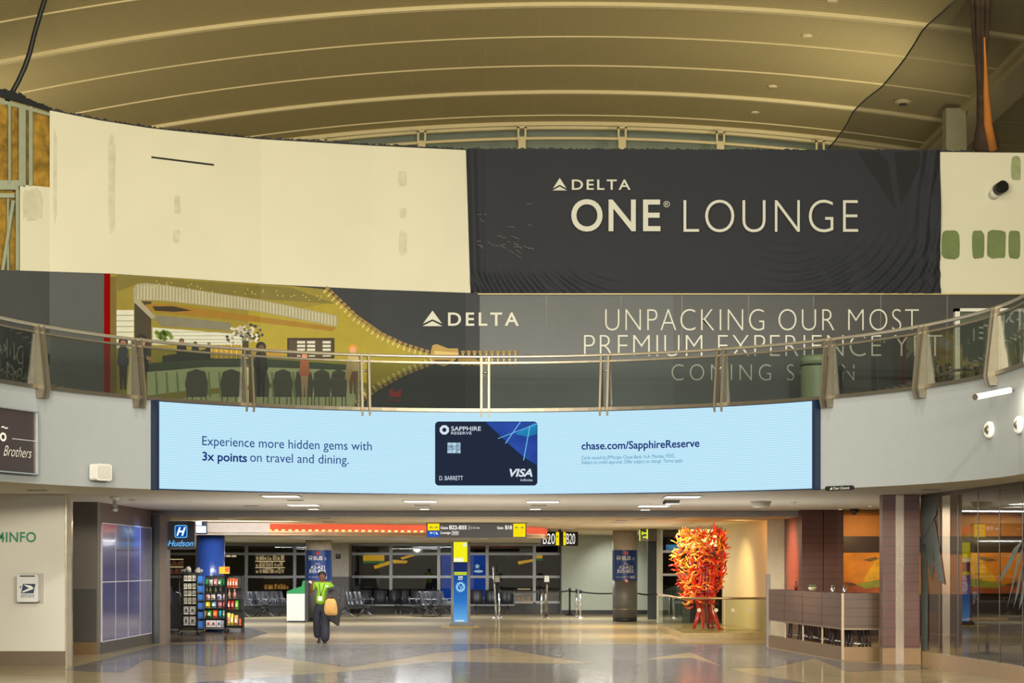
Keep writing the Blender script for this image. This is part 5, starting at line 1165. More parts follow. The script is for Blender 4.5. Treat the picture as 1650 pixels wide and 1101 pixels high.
b = MB(); b.poly([lm2(*q) for q in ((1030, 872), (1031.5, 872), (1031.5, 854), (1030, 854))]); b.build('lime_bar', lime, t)
b = MB()
for q in ((1041.5, 843 + 10, 1043.5, 869), (1034, 857, 1036, 862), (1036.5, 858.5, 1041.5, 860.5), (1036, 865, 1041.5, 867)): b.poly([lm2(q[0], q[3]), lm2(q[2], q[3]), lm2(q[2], q[1]), lm2(q[0], q[1])])
b.build('lime_mark', lime, t)
# Hudson blade sign and the small sign behind it
d = 45.7
t = thing('blade_sign', 'dark rounded shop sign with a glowing blue H emblem and script on the left posts', 'sign', P(291, 886, d))
b = MB(); b.prism([Vector((x, d, z)) for x, z in rrect(XX(268.5, d), XX(313.5, d), ZZ(886, d), ZZ(840, d), .07, .07)], (0, .2, 0)); b.build('case', M('blade_navy', (12, 18, 34), .25), t)
b = MB()
for y in (850, 876): b.box(XX(264, d), XX(270, d), d + .08, d + .14, ZZ(y + 1, d), ZZ(y - 1, d))
b.build('bracket', black, t)
hb = E('hudson_blue', (96, 176, 236), 1.2); hd = E('hudson_deep', (18, 70, 150), 1.0); hw = E('hudson_white', (206, 240, 255), 1.6)
hf = lambda x, y, o=.012: P(x, y, d) + Vector((0, -o, 0))
b = MB(); b.poly([Vector((x, d - .01, z)) for x, z in rrect(XX(281.5, d), XX(302, d), ZZ(867, d), ZZ(846.5, d), .05, .05)]); b.build('emblem_field', hb, t)
b = MB(); b.poly([Vector((x, d - .016, z)) for x, z in rrect(XX(282.8, d), XX(300.7, d), ZZ(865.7, d), ZZ(847.8, d), .04, .04)]); b.build('emblem_field', hd, t)
b = MB(); b.text('H', lambda x, y: hf(x, y, .022), 284.5, 299.5, 850, 863.5, shear=.35, off=.03); b.build('emblem', hw, t)
b = MB(); b.text('Hudson', lambda x, y: hf(x, y, .014), 270.5, 312, 871, 880.5, shear=.3, off=.01); b.build('lettering', hb, t)
d = 50.5
t = thing('small_lit_sign', 'small bright white lit sign beside the dark blade sign at the blue column', 'sign', P(323, 861, d))
b = MB(); b.box(XX(314, d), XX(333, d), d, d + .15, ZZ(861, d), ZZ(838, d)); b.box(XX(322, d), XX(325, d), d + .05, d + .1, ZZ(838, d), 3.02); b.build('case', M('blade_navy', (12, 18, 34)), t)
b = MB(); b.box(XX(315, d), XX(332, d), d - .01, d, ZZ(859, d), ZZ(848, d)); b.box(XX(315, d), XX(325, d), d - .01, d, ZZ(847, d), ZZ(839, d)); b.build('lit_face', E('small_sign_glow', (206, 230, 255), 1.8, .3, 9), t)

# ------------------------------------------------------------------ kiosk
d = 57.8
t = thing('info_kiosk', 'tall black digital kiosk with a blue and yellow screen in the middle of the hall', 'kiosk', (XX(742, d), d, 0))
def zk(y): return (1010 - y) / 97. * H      # heights measured from the kiosk foot
kx = lambda x: XX(x, d)
b = MB(); b.box(kx(727), kx(757.5), d, d + .28, .14, zk(873.5)); b.build('body', M('kiosk_black', (22, 24, 34), .3), t)
b = MB(); b.prism([(kx(724), d - .05, .0), (kx(762), d - .05, 0), (kx(762), d - .05, .1), (kx(759), d - .05, .14), (kx(727), d - .05, .14), (kx(724), d - .05, .1)], (0, .4, 0)); b.build('foot', M('kiosk_black', (22, 24, 34)), t)
kf = lambda x, y, o=.008: Vector((kx(x), d - o, zk(y)))
def kr(x0, x1, y0, y1, m, nm, o=.008):
    b = MB(); b.poly([kf(x0, y1, o), kf(x1, y1, o), kf(x1, y0, o), kf(x0, y0, o)]); return b.build(nm, m, t)
kb = E('kiosk_blue', (44, 110, 186), 1.0)
nt = kb.node_tree; e = [x for x in nt.nodes if x.type == 'EMISSION'][0]; tc = nt.nodes.new('ShaderNodeTexCoord'); sx = nt.nodes.new('ShaderNodeSeparateXYZ'); rr = nt.nodes.new('ShaderNodeValToRGB')
nt.links.new(tc.outputs['Generated'], sx.inputs[0]); nt.links.new(sx.outputs['Z'], rr.inputs[0]); nt.links.new(rr.outputs[0], e.inputs[0])
for i, (ps, c_) in enumerate(((0, (110, 180, 232)), (.35, (50, 120, 196)), (.7, (30, 84, 160)), (1, (24, 46, 100)))):
    el = rr.color_ramp.elements[i] if i < 2 else rr.color_ramp.elements.new(ps); el.position = ps; el.color = lin(c_) + (1,)
kr(731, 753, 907, 1004, kb, 'screen'); kr(731, 753, 873.9, 906, E('kiosk_yellow', (246, 240, 30), 1.0), 'screen_yellow'); kr(731, 753, 906, 921, E('kiosk_navy', (34, 46, 96), 1), 'screen_band', .01)
kr(732, 752, 922, 927, E('kiosk_lime', (206, 220, 40), 1), 'screen_lettering', .012)
b = MB(); b.poly([kf(748.5 + 3 * math.cos(k * PI / 8), 878.5 + 3 * math.sin(k * PI / 8), .014) for k in range(16)]); b.build('screen_disc', E('kiosk_disc', (220, 232, 250), 1), t)
kr(732, 752, 924.4, 924.9, M('kiosk_ink', (20, 30, 60), .5), 'screen_gap', .014)
kr(731.5, 747, 899, 905.6, E('kiosk_pale', (240, 244, 200), 1, .2, 9), 'screen_patch', .01)
b = MB()
for y, xs in ((930, (738.5, 740.6, 742.4, 744.2)), (933.5, (738.2, 740.8, 743.4)), (1000, (734, 736.6, 739, 741.4, 743.6, 746))):
    for x in xs: b.poly([kf(x, y + 1.1, .014), kf(x + 1.5, y + 1.1, .014), kf(x + 1.5, y - 1.1, .014), kf(x, y - 1.1, .014)])
b.build('lettering', sgw, t)
b = MB()
for i in range(11):
    a = i * 2 * PI / 11; q = (742 + 6 * math.cos(a), 946 + 6.5 * math.sin(a)); b.poly([kf(q[0] + 1.9 * math.cos(k * PI / 5), q[1] + 1.9 * math.sin(k * PI / 5), .012 + .001 * i) for k in range(10)])
for q in ((738, 942, 745, 951), (746, 941, 740, 952), (736, 946, 749, 947)): b.poly([kf(q[0], q[1], .03), kf(q[0] + 1.2, q[1], .03), kf(q[2] + 1.2, q[3], .03), kf(q[2], q[3], .03)])
b.build('screen_motif', E('motif_pale', (150, 206, 240), 1), t)
kr(731, 753, 1003, 1004.2, sgw, 'screen_line', .014)
b = MB(); b.box(kx(712), kx(772), d - .42, d - .16, 0.004, .02); t2 = b.build('floor_stripe', M('floor_stripe_yellow', (214, 180, 30), .4)); tag(t2, 'flat yellow strip on the floor in front of the kiosk foot', 'floor strip')

# ------------------------------------------------------------------ recycling bin
d = 62.6; bx = lambda x: XX(x, d)
t = thing('recycling_bin', 'tall white waste bin with a green slanted hood left of the bus column', 'bin', (bx(479), d, 0))
zz = lambda y: (1003 - y) / 90. * H
b = MB(); b.box(bx(462), bx(491), d, d + .6, .05, zz(957)); b.build('body', M('bin_white', (212, 212, 204), .45), t)
b = MB(); b.box(bx(464), bx(489), d + .02, d + .55, 0, .05); b.build('plinth', black, t)
b = MB(); b.prism([(bx(462), d - .005, zz(957)), (bx(491), d - .005, zz(957)), (bx(491), d - .005, zz(936)), (bx(488), d - .005, zz(936)), (bx(486), d - .005, zz(945)), (bx(462), d - .005, zz(953))], (0, .6, 0)); b.build('hood', M('bin_hood_green', (18, 134, 68), .4), t)
b = MB(); b.box(bx(491), bx(496), d + .02, d + .58, .0, zz(937)); b.build('side_panel', M('bin_side_dark', (40, 42, 42), .5), t)

# ------------------------------------------------------------------ airport seats
def make_bench(n, label):
    t = thing('beam_seat', label, 'seat row', (0, 0, 0), 'waiting seats by the windows')
    pit = .58; L = n * pit; x0 = -L / 2
    sk = M('seat_black', (52, 53, 58), .36); al = M('seat_alloy', (112, 114, 118), .4, .7)
    for i in range(n):
        xa, xb = x0 + i * pit + .03, x0 + (i + 1) * pit - .03
        def sheet(pts):
            b = MB(); A = [Vector((x, y, z)) for y, z in pts for x in (xa, xb)]; B_ = [p + Vector((0, .0, -.03)) if k < 8 else p + Vector((0, .03, 0)) for k, p in enumerate(A)]
            b.grid(lambda u, v: Vector((xa + (xb - xa) * u, *[interp([(j / (len(pts) - 1), q[k]) for j, q in enumerate(pts)], v) for k in (0, 1)])), 2, 8)
            m = len(b.v); b.v += [p + Vector((0, .02, -.02)) for p in b.v]; b.f += [[q + m for q in f] for f in b.f]; b.m *= 2; b.sm *= 2
            o_ = m; row = 3
            for k in range(8):
                for e_ in (0, 2): b.f.append([k * row + e_, (k + 1) * row + e_, o_ + (k + 1) * row + e_, o_ + k * row + e_]); b.m.append(0); b.sm.append(False)
            for e_ in (0, 8 * row): b.f.append([e_, e_ + 2, o_ + e_ + 2, o_ + e_]); b.m.append(0); b.sm.append(False)
            return b
        sheet([(-.27, .42), (-.22, .45), (0, .43), (.16, .41), (.22, .42)]).build('seat', sk, t)
        sheet([(.22, .44), (.26, .52), (.30, .70), (.35, .88), (.37, .92)]).build('backrest', sk, t)
    b = MB(); b.box(x0 - .02, -x0 + .02, .0, .09, .30, .37); b.build('beam', al, t)
    for x in (x0 + .25, -x0 - .25):
        b = MB(); b.tube([(x, .04, .32), (x, -.12, .14), (x, -.30, .02)], [.035, .03, .025], 8); b.tube([(x, .04, .32), (x, .2, .14), (x, .36, .02)], [.035, .03, .025], 8); b.ball((x, -.3, .02), .03, 8, 5); b.ball((x, .36, .02), .03, 8, 5); b.build('leg', al, t)
    for i in range(n + 1):
        x = x0 + i * pit; b = MB(); b.tube([(x, .24, .42), (x, .22, .60), (x, .12, .64), (x, -.20, .63)], .02, 6); b.tube([(x, -.16, .62), (x, -.10, .44)], .016, 6); b.build('armrest', al, t)
    return t
b3 = make_bench(3, 'three seat black row facing the hall just left of the left bus column'); 
def put(o, px, d, rz, label=None, first=False):
    if first: o.location = (XX(px, d), d, 0); o.rotation_euler = (0, 0, rz); return o
    return dup(o, (XX(px, d), d, 0), rz, label)
put(b3, 612, 73.6, 0, first=True); b3['label'] = 'black seat row facing the hall under the big yellow window reflection'
put(b3, 672, 73.6, 0, 'black seat row facing the hall, second from the left along the window')
put(b3, 792, 73.6, 0, 'black seat row facing the hall right of the kiosk')
put(b3, 407, 69.2, PI / 2 - .5, 'black seat row seen end on beside the snack rack')
put(b3, 446, 70.0, PI / 2 - .5, 'black seat row seen end on left of the green hooded bin')
put(b3, 574, 69.2, PI / 2 - .5, 'black seat row seen end on right of the walking person')
put(b3, 682, 69.6, -PI / 2 + .5, 'left row of the back to back black seats left of the kiosk')
put(b3, 708, 69.6, PI / 2 - .5, 'right row of the back to back black seats left of the kiosk')

# ------------------------------------------------------------------ rope barriers and sign stands
stl = M('post_steel', (200, 200, 196), .22, .9)
def stanchion(px, yb, label, mat, h=1.0, group='belt posts in front of the gate wall'):
    d = DF(yb); x = XX(px, d); t = thing('belt_post', label, 'belt post', (x, d, 0), group)
    b = MB(); b.lathe((x, d, 0), [(.18, 0), (.18, .015), (.05, .05), (.04, .06)], 20); b.build('base', mat, t)
    b = MB(); b.lathe((x, d, 0), [(.035, .04), (.035, h - .12)], 14); b.build('pole', mat, t)
    b = MB(); b.lathe((x, d, 0), [(.045, h - .12), (.048, h - .02), (.03, h)], 14); b.build('belt_head', black, t); return x, d
P1 = stanchion(804.5, 995, 'steel belt post beside the leaning sign pole', stl)
P2 = stanchion(872.5, 995, 'steel belt post left of the pair of sign posts at the window end', stl)
P2b = stanchion(879, 996, 'darker belt post at the left edge of the gate wall', steel_dk)
P3 = stanchion(918, 992, 'black belt post in front of the pale gate wall', black, 1.02)
P4 = stanchion(929, 993.5, 'steel belt post left of the close pair at the gate wall', stl)
P5 = stanchion(935, 996, 'nearest steel belt post of the close pair at the gate wall', stl)
def belt(a, c, label, drop=.03):
    b = MB(); b.grid(lambda u, v: Vector((a[0] + (c[0] - a[0]) * u, a[1] + (c[1] - a[1]) * u, .90 + .05 * v - drop * math.sin(PI * u))), 14, 1); b.grid(lambda u, v: Vector((a[0] + (c[0] - a[0]) * u, a[1] + (c[1] - a[1]) * u + .004, .90 + .05 * v - drop * math.sin(PI * u))), 14, 1)
    tag(b.build('barrier_belt', black), label, 'belt', 'belts between the posts')
belt(P1, P2, 'black belt stretched in front of the window right of the kiosk'); belt(P2b, P3, 'black belt across the left part of the pale gate wall'); belt(P3, P4, 'short black belt from the black post to the steel pair')
belt(P5, (XX(988, 63.8), 63.8), 'black belt from the steel pair to the right bus column'); belt((XX(1027, 64), 64), (XX(1059, 61.9), 61.9), 'black belt from the right bus column to the shop window')
d = 67.5
def sign_stand(px0, px1, y0, label, frame=True):
    t = thing('sign_stand', label, 'sign stand', (XX(px1, d), d, 0), 'upright sign stands at the gate')
    b = MB(); b.lathe((XX(px1, d), d, 0), [(.17, 0), (.17, .02), (.05, .05), (.03, .06)], 18); b.build('base', stl if px1 < 850 else steel_dk, t)
    b = MB(); b.tube([(XX(px1, d), d, .04), (XX(px0, d), d, ZZ(y0, d))], .03, 8); b.build('pole', stl if px1 < 850 else steel_dk, t)
    cx_ = XX(801 if px1 < 850 else 881, d); b = MB(); b.box(cx_ - .11, cx_ + .11, d - .05, d - .02, 1.25, 1.53); b.build('sign_frame', blackm, t)
    b = MB(); b.box(cx_ - .085, cx_ + .085, d - .055, d - .05, 1.28, 1.5); b.build('sign_sheet', M('sheet_paper', (200, 198, 190), .6), t)
    b = MB(); b.tube([(cx_, d - .03, 1.26), (XX(px1, d), d, 1.1)], .015, 6); b.build('arm', blackm, t)
sign_stand(795, 799.5, 913, 'leaning silver pole stand with a small framed notice right of the kiosk'); sign_stand(881, 881.5, 930, 'dark pole stand with a small framed notice before the gate wall')

# ------------------------------------------------------------------ the red sculpture
d = 50.2
def SP(px, py, dy=0): return Vector((XX(px, d), d + dy, .15 + (1018 - py) / 61.4))
red1 = M('glass_red', (206, 28, 16), .12, 0, .12, 4, coat=.5); red2 = M('glass_scarlet', (232, 62, 24), .12, 0, .12, 4, coat=.5); org = M('glass_orange', (246, 130, 24), .12, 0, .1, 4, coat=.5); yel = M('glass_yellow', (250, 186, 50), .12, 0, .1, 4, coat=.5); mar = M('glass_maroon', (140, 14, 24), .12, 0, .1, 4, coat=.5)
scu = thing('tangled_sculpture', 'tall red and orange sculpture of tangled glass tubes on a lit platform', 'sculpture', (XX(1132, d), d, .15))
for (bx_, by), (kx_, ky), (tx_, ty), m, dy in (((1117, 1016), (1127, 985), (1112, 905), red1, -.05), ((1134, 1015), (1131, 985), (1128, 890), red2, .15), ((1142, 1016), (1139, 980), (1140, 885), mar, .1), ((1158, 1017), (1147, 985), (1150, 900), red1, -.1), ((1150, 1016), (1144, 975), (1160, 890), red1, .2)):
    pts = [SP(bx_, by, dy * 1.6), SP((bx_ + kx_) / 2 + 1, (by + ky) / 2, dy), SP(kx_, ky, dy * .5), SP((kx_ * 2 + tx_) / 3 - 1, (ky * 2 + ty) / 3, dy * .7), SP((kx_ + tx_ * 2) / 3 + 1, (ky + ty * 2) / 3, dy), SP(tx_, ty, dy * 1.4)]
    b = MB(); b.tube(pts, [.035, .06, .07, .065, .055, .04], 8)
    for k in range(4): a = SP(bx_, by, dy * 1.6); b.tube([a + Vector((0, 0, .04)), a + Vector((RN.uniform(-.12, .12), RN.uniform(-.12, .12), .02))], [.03, .015], 6)
    b.build('trunk', m, scu)
env = [(850, 1112, 1150), (858, 1104, 1158), (870, 1098, 1167), (885, 1092, 1168), (905, 1086, 1168), (920, 1090, 1167), (935, 1096, 1166), (950, 1100, 1160), (965, 1106, 1152), (980, 1112, 1148)]
def envx(y, k): return interp([(e_[0], e_[k]) for e_ in env], y)
def branch():
    y = 859 + 117 * RN.random() ** 1.25; xa, xb = envx(y, 1), envx(y, 2); x = xa + (xb - xa) * RN.random(); u = (x - xa) / (xb - xa)
    dy = RN.uniform(-.55, .55) * math.sin(PI * min(.95, max(.05, u))); out = (u - .5) * 2
    a = RN.uniform(-.9, .9) + (0 if RN.random() < .5 else PI); L = RN.uniform(8, 17); cv_ = RN.uniform(-1.3, 1.3)
    pts = []; px, py = x, y
    if abs(out) > .6: a = RN.uniform(.2, .9) if out < 0 else PI - RN.uniform(.6, 1.6); a = PI - a if out < 0 else PI - a
    for k in range(6):
        pts.append(SP(px, py, dy + .06 * math.sin(k + x))); px += L / 5 * math.cos(a); py -= L / 5 * math.sin(a); a += cv_ * .35
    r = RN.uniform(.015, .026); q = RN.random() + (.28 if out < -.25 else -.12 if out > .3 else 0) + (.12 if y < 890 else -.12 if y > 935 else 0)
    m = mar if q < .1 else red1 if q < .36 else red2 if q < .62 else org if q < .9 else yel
    return pts, [r * .75, r, r * 1.05, r, r * .8, r * .4], m
for i in range(100):
    pts, rs, m = branch(); b = MB(); b.tube(pts, rs, 6); b.build('branch', m, scu)
b = MB(); ms = [mar, red1, red2, org, yel]
for i in range(430):
    pts, rs, m = branch(); b.tube(pts, rs, 6, ms.index(m))
o = b.build('branches', ms, scu); o['kind'] = 'stuff'
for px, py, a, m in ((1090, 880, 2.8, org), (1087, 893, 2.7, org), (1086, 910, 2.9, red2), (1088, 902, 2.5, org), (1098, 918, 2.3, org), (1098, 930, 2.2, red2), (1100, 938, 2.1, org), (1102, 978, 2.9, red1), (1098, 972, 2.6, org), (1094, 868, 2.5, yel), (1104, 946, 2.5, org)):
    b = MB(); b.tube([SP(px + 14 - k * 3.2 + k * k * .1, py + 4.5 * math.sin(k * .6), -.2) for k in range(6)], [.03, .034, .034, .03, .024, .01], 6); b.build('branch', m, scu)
spot('sculpture_spotlight', (XX(1090, 47), 46.6, 2.85), (XX(1135, 50.5), 50.4, 1.6), 190, (1, .78, .42), 70, .8, .04)
spot('sculpture_spotlight', (XX(1110, 52), 51.6, 2.95), (XX(1205, 52.5), 52.6, .9), 230, (1, .84, .42), 80, .9, .04)

spot('wall_amber_light', (XX(1190, 49), 48.9, 2.9), (XX(1205, 52.5), 52.6, 2.6), 70, (1, .5, .18), 120, 1, .05)
# ------------------------------------------------------------------ desk (podium) in front of the bistro
D0, D1, D2 = Vector((XX(1238, 43.4), 43.4, 0)), Vector((XX(1358, 37.1), 37.1, 0)), Vector((XX(1421, 37.1), 37.1, 0))
dk = thing('bistro_counter', 'angled brown boarded counter with an open gap above its plinth at the bistro entrance', 'counter', (D1.x, D1.y, 0))
def seg_box(b, p, q, z0, z1, th, mi=0):
    n_ = Vector((-(q - p).y, (q - p).x, 0)).normalized() * th
    if n_.y < 0: n_ = -n_
    b.prism([p + Vector((0, 0, z0)), q + Vector((0, 0, z0)), q + Vector((0, 0, z1)), p + Vector((0, 0, z1))], n_, mi); return b
for i in range(4):
    p, q = D0 + (D1 - D0) * (i / 4), D0 + (D1 - D0) * ((i + 1) / 4 - .006); seg_box(MB(), p, q, .62, 1.27, .08).build('front_panel', wb2, dk)
seg_box(MB(), D1 + Vector((.03, 0, 0)), D2, .62, 1.27, .08).build('front_panel', wb2, dk)
b = MB(); seg_box(b, D0, D1, 1.27, 1.31, .5); seg_box(b, D1, D2, 1.27, 1.31, .5); b.build('counter_top', M('counter_top_brown', (92, 70, 58), .3), dk)
b = MB(); seg_box(b, D0, D1, 0, .265, .1); seg_box(b, D1, D2, 0, .265, .1); b.build('plinth', bronze, dk)
ed = M('counter_edge', (150, 132, 112), .35, .6)
b = MB(); b.cbox(D1 + Vector((0, .02, .66)), (.05, .05, 1.3)); b.build('corner_post', ed, dk)
b = MB(); b.cbox(D0 + Vector((0, .02, .83)), (.09, .12, 1.66)); b.build('end_post', M('end_post_grey', (112, 104, 98), .4, .4), dk)
b = MB(); seg_box(b, D0, D1, .60, .625, .1); seg_box(b, D1, D2, .60, .625, .1); b.build('bottom_rail', ed, dk)
for i in (1, 2, 3):
    p = D0 + (D1 - D0) * (i / 4); b = MB(); b.cbox(p + Vector((0.02, .08, .43)), (.03, .03, .36)); b.build('stile', ed, dk)
b = MB(); b.cbox(D2 + Vector((-.03, .08, .43)), (.03, .03, .36)); b.build('stile', ed, dk)
# stools behind the counter, seen through the gap
stm = M('stool_dark', (52, 40, 44), .4)
def stool(x, y, label, first=None):
    if first: return dup(first, (x, y, 0), None, label)
    t = thing('bar_stool', label, 'bar stool', (x, y, 0), 'bar stools behind the counter')
    for sx_ in (-1, 1):
        for sy in (-1, 1):
            b = MB(); b.tube([(x + .2 * sx_, y + .2 * sy, 0), (x + .15 * sx_, y + .15 * sy, .76)], .024, 6); b.build('leg', stm, t)
    b = MB(); b.lathe((x, y, .74), [(.02, 0), (.2, .0), (.22, .04), (.2, .08), (.02, .09)], 16); b.build('seat', M('stool_seat', (60, 28, 24), .5), t)
    b = MB()
    for k in range(4): a = k * PI / 2 + PI / 4; a2 = a + PI / 2; b.tube([(x + .26 * math.cos(a), y + .26 * math.sin(a), .3), (x + .26 * math.cos(a2), y + .26 * math.sin(a2), .3)], .014, 6)
    b.build('foot_ring', stl, t); return t
s0 = None
for i in range(6):
    q = D0 + (D1 - D0) * (.22 + .14 * i) + Vector((.45, .75, 0))
    o = stool(q.x, q.y, 'dark bar stool behind the counter, %s from its left end' % ORD[i], s0); s0 = s0 or o
stool(D1.x + .45, D1.y + .75, 'dark bar stool behind the short right side of the counter', s0)
# things on the counter
q = D0 + (D1 - D0) * .58 + Vector((.1, .14, 1.311))
t = thing('glass_bowl', 'small glass bowl with green sprigs on the counter', 'bowl', q)
b = MB(); b.lathe(q, [(.03, 0), (.07, .03), (.09, .09), (.08, .09), (.06, .035), (.01, .02)], 16); b.build('bowl', M('bowl_pale', (176, 170, 140), .15), t)
b = MB()
for k in range(7): b.tube([q + Vector((0, 0, .05)), q + Vector((.07 * math.cos(k * .9), .07 * math.sin(k * .9), .13))], .012, 5)
b.build('sprigs', M('sprig_green', (96, 120, 66), .6), t)
for f_c, l in ((.86, 'small metal shaker on the counter left of its corner'), (1.0, 'small metal shaker standing at the corner of the counter')):
    q = D0 + (D1 - D0) * f_c + Vector((.06, .14, 1.311)); t = thing('metal_shaker', l, 'shaker', q)
    b = MB(); b.lathe(q, [(.035, 0), (.038, .02), (.034, .11)], 14); b.build('cup', stl, t); b = MB(); b.lathe(q, [(.036, .11), (.034, .135), (.015, .15)], 14); b.build('lid', steel_dk, t)
q = Vector((XX(1275, 43), 43.0, 1.311)); q = D0 + (D1 - D0) * .35 + Vector((.12, .2, 1.311))
t = thing('red_bottle', 'small dark red bottle standing near the left end of the counter', 'bottle', q)
b = MB(); b.lathe(q, [(.035, 0), (.035, .1), (.014, .14), (.014, .17)], 12); b.build('body', M('bottle_red', (110, 24, 20), .2), t); b = MB(); b.lathe(q, [(.017, .17), (.017, .195)], 10); b.build('cap', black, t)

# ------------------------------------------------------------------ bistro furniture and pictures
d = 50.05
def art(x0, x1, label, flip=False):
    t = thing('landscape_picture', label, 'picture', ((x0 + x1) / 2, d, 1.1), 'landscape pictures on the bistro wall')
    z0, z1 = 1.12, 2.19
    b = MB(); b.box(x0, x1, d, d + .04, z0, z1); b.build('panel', M('art_orange', (226, 140, 34), .5, .0, .35, 1.4), t)
    mp_ = (lambda u, v, o=0: Vector((x0 + (x1 - x0) * (1 - u if flip else u), d - .004 - o, z0 + (z1 - z0) * v)))
    for nm, c_, ps, o in (('yellow_glow', (246, 182, 40), [(.55, .3), (1, .3), (1, 1), (.9, .95), (.7, .6)], 0), ('green_field', (150, 156, 50), [(.4, .22), (.7, .3), (1, .36), (1, .18), (.6, .12)], .003), ('red_earth', (170, 84, 40), [(0, 0), (1, 0), (1, .16), (.5, .2), (.3, .28), (0, .3)], .002), ('dark_marks', (96, 70, 40), [(.16, .24), (.3, .26), (.45, .2), (.3, .18)], .005), ('dark_marks', (120, 96, 50), [(.55, .82), (.8, .9), (.9, .86), (.7, .78)], .005)):
        b = MB(); b.poly([mp_(u, v, o) for u, v in ps]); b.build(nm, M('art_%02x%02x%02x' % c_, c_, .5, 0, .25, 4), t)
art(8.5, 9.75, 'orange landscape picture on the bistro wall right of the wood pillar'); art(12.0, 13.6, 'orange landscape picture seen through the bistro glass', True)
chw = M('chair_honey', (150, 84, 36), .4, noise=.1)
def chair(x, y, rz, label):
    t = thing('bistro_chair', label, 'chair', (0, 0, 0), 'honey wood bistro chairs')
    b = MB(); b.cbox((0, 0, .45), (.44, .44, .04)); b.build('seat', chw, t)
    b = MB(); b.grid(lambda u, v: Vector((-.22 + .44 * u, .2 + .05 * v - .05 * math.sin(PI * u), .5 + .42 * v)), 8, 4); b.grid(lambda u, v: Vector((-.22 + .44 * u, .225 + .05 * v - .05 * math.sin(PI * u), .5 + .42 * v)), 8, 4); b.build('backrest', chw, t)
    for sx_ in (-1, 1):
        for sy in (-1, 1):
            b = MB(); b.tube([(.19 * sx_, .19 * sy, .44), (.21 * sx_, .21 * sy, 0)], .02, 6); b.build('leg', chw, t)
    t.location = (x, y, 0); t.rotation_euler = (0, 0, rz); return t
chair(8.6, 38.3, 2.2, 'honey wood chair just behind the bistro glass near the wood column'); chair(11.2, 40.4, .6, 'honey wood chair beside the round table in the bistro')
def rtable(x, y, label):
    t = thing('round_table', label, 'table', (x, y, 0), 'round bistro tables')
    b = MB(); b.lathe((x, y, .71), [(.02, 0), (.4, 0), (.4, .03), (.02, .03)], 28); b.build('table_top', M('table_umber', (90, 52, 30), .2), t)
    b = MB(); b.tube([(x + .41 * math.cos(k * PI / 16), y + .41 * math.sin(k * PI / 16), .725) for k in range(33)], .02, 6); b.build('edge_band', M('table_edge_reflection', (226, 140, 40), .3), t)  # orange circles of reflected light put into the rim colour
    b = MB(); b.lathe((x, y, 0), [(.26, 0), (.26, .02), (.04, .05), (.035, .71)], 18); b.build('pedestal', steel_dk, t)
rtable(9.95, 40.0, 'round table with a rim coloured like orange reflections behind the bistro glass'); rtable(11.0, 37.6, 'round table with a rim coloured like orange reflections near the right picture edge')

# ------------------------------------------------------------------ racks of goods
def wirerack(name, label, x0, x1, d, z1, ys, dep=.42, cast=.09):
    t = thing(name, label, 'display rack', ((x0 + x1) / 2, d + dep / 2, 0))
    for x in (x0, x1):
        for y in (d, d + dep):
            b = MB(); b.tube([(x, y, cast), (x, y, z1)], .016, 6); b.build('upright', blackm, t)
            b = MB(); b.lathe((x, y, .055), [(.01, -.018), (.05, -.018), (.05, .018), (.01, .018)], 12, M4=Matrix.Rotation(PI / 2, 4, 'Y')); b.box(x - .02, x + .02, y - .02, y + .02, .06, cast + .02); b.build('caster', black, t)
    b = MB(); b.box(x0 - .005, x1 + .005, d - .01, d + dep + .01, cast, cast + .04); b.build('base_tray', M('rack_tray', (86, 80, 72), .4, .5), t)
    b = MB(); b.box(x0, x1, d + dep - .03, d + dep, cast, z1); b.build('back_panel', M('rack_back', (40, 38, 38), .6), t)
    for z in ys:
        b = MB(); b.box(x0, x1, d, d + dep - .03, z - .02, z); b.tube([(x0, d - .01, z + .05), (x1, d - .01, z + .05)], .006, 5); b.build('shelf', blackm, t)
    b = MB(); b.tube([(x0, d, z1), (x1, d, z1), (x1, d + dep, z1), (x0, d + dep, z1), (x0, d, z1)], .014, 6); b.build('top_rail', blackm, t)
    return t
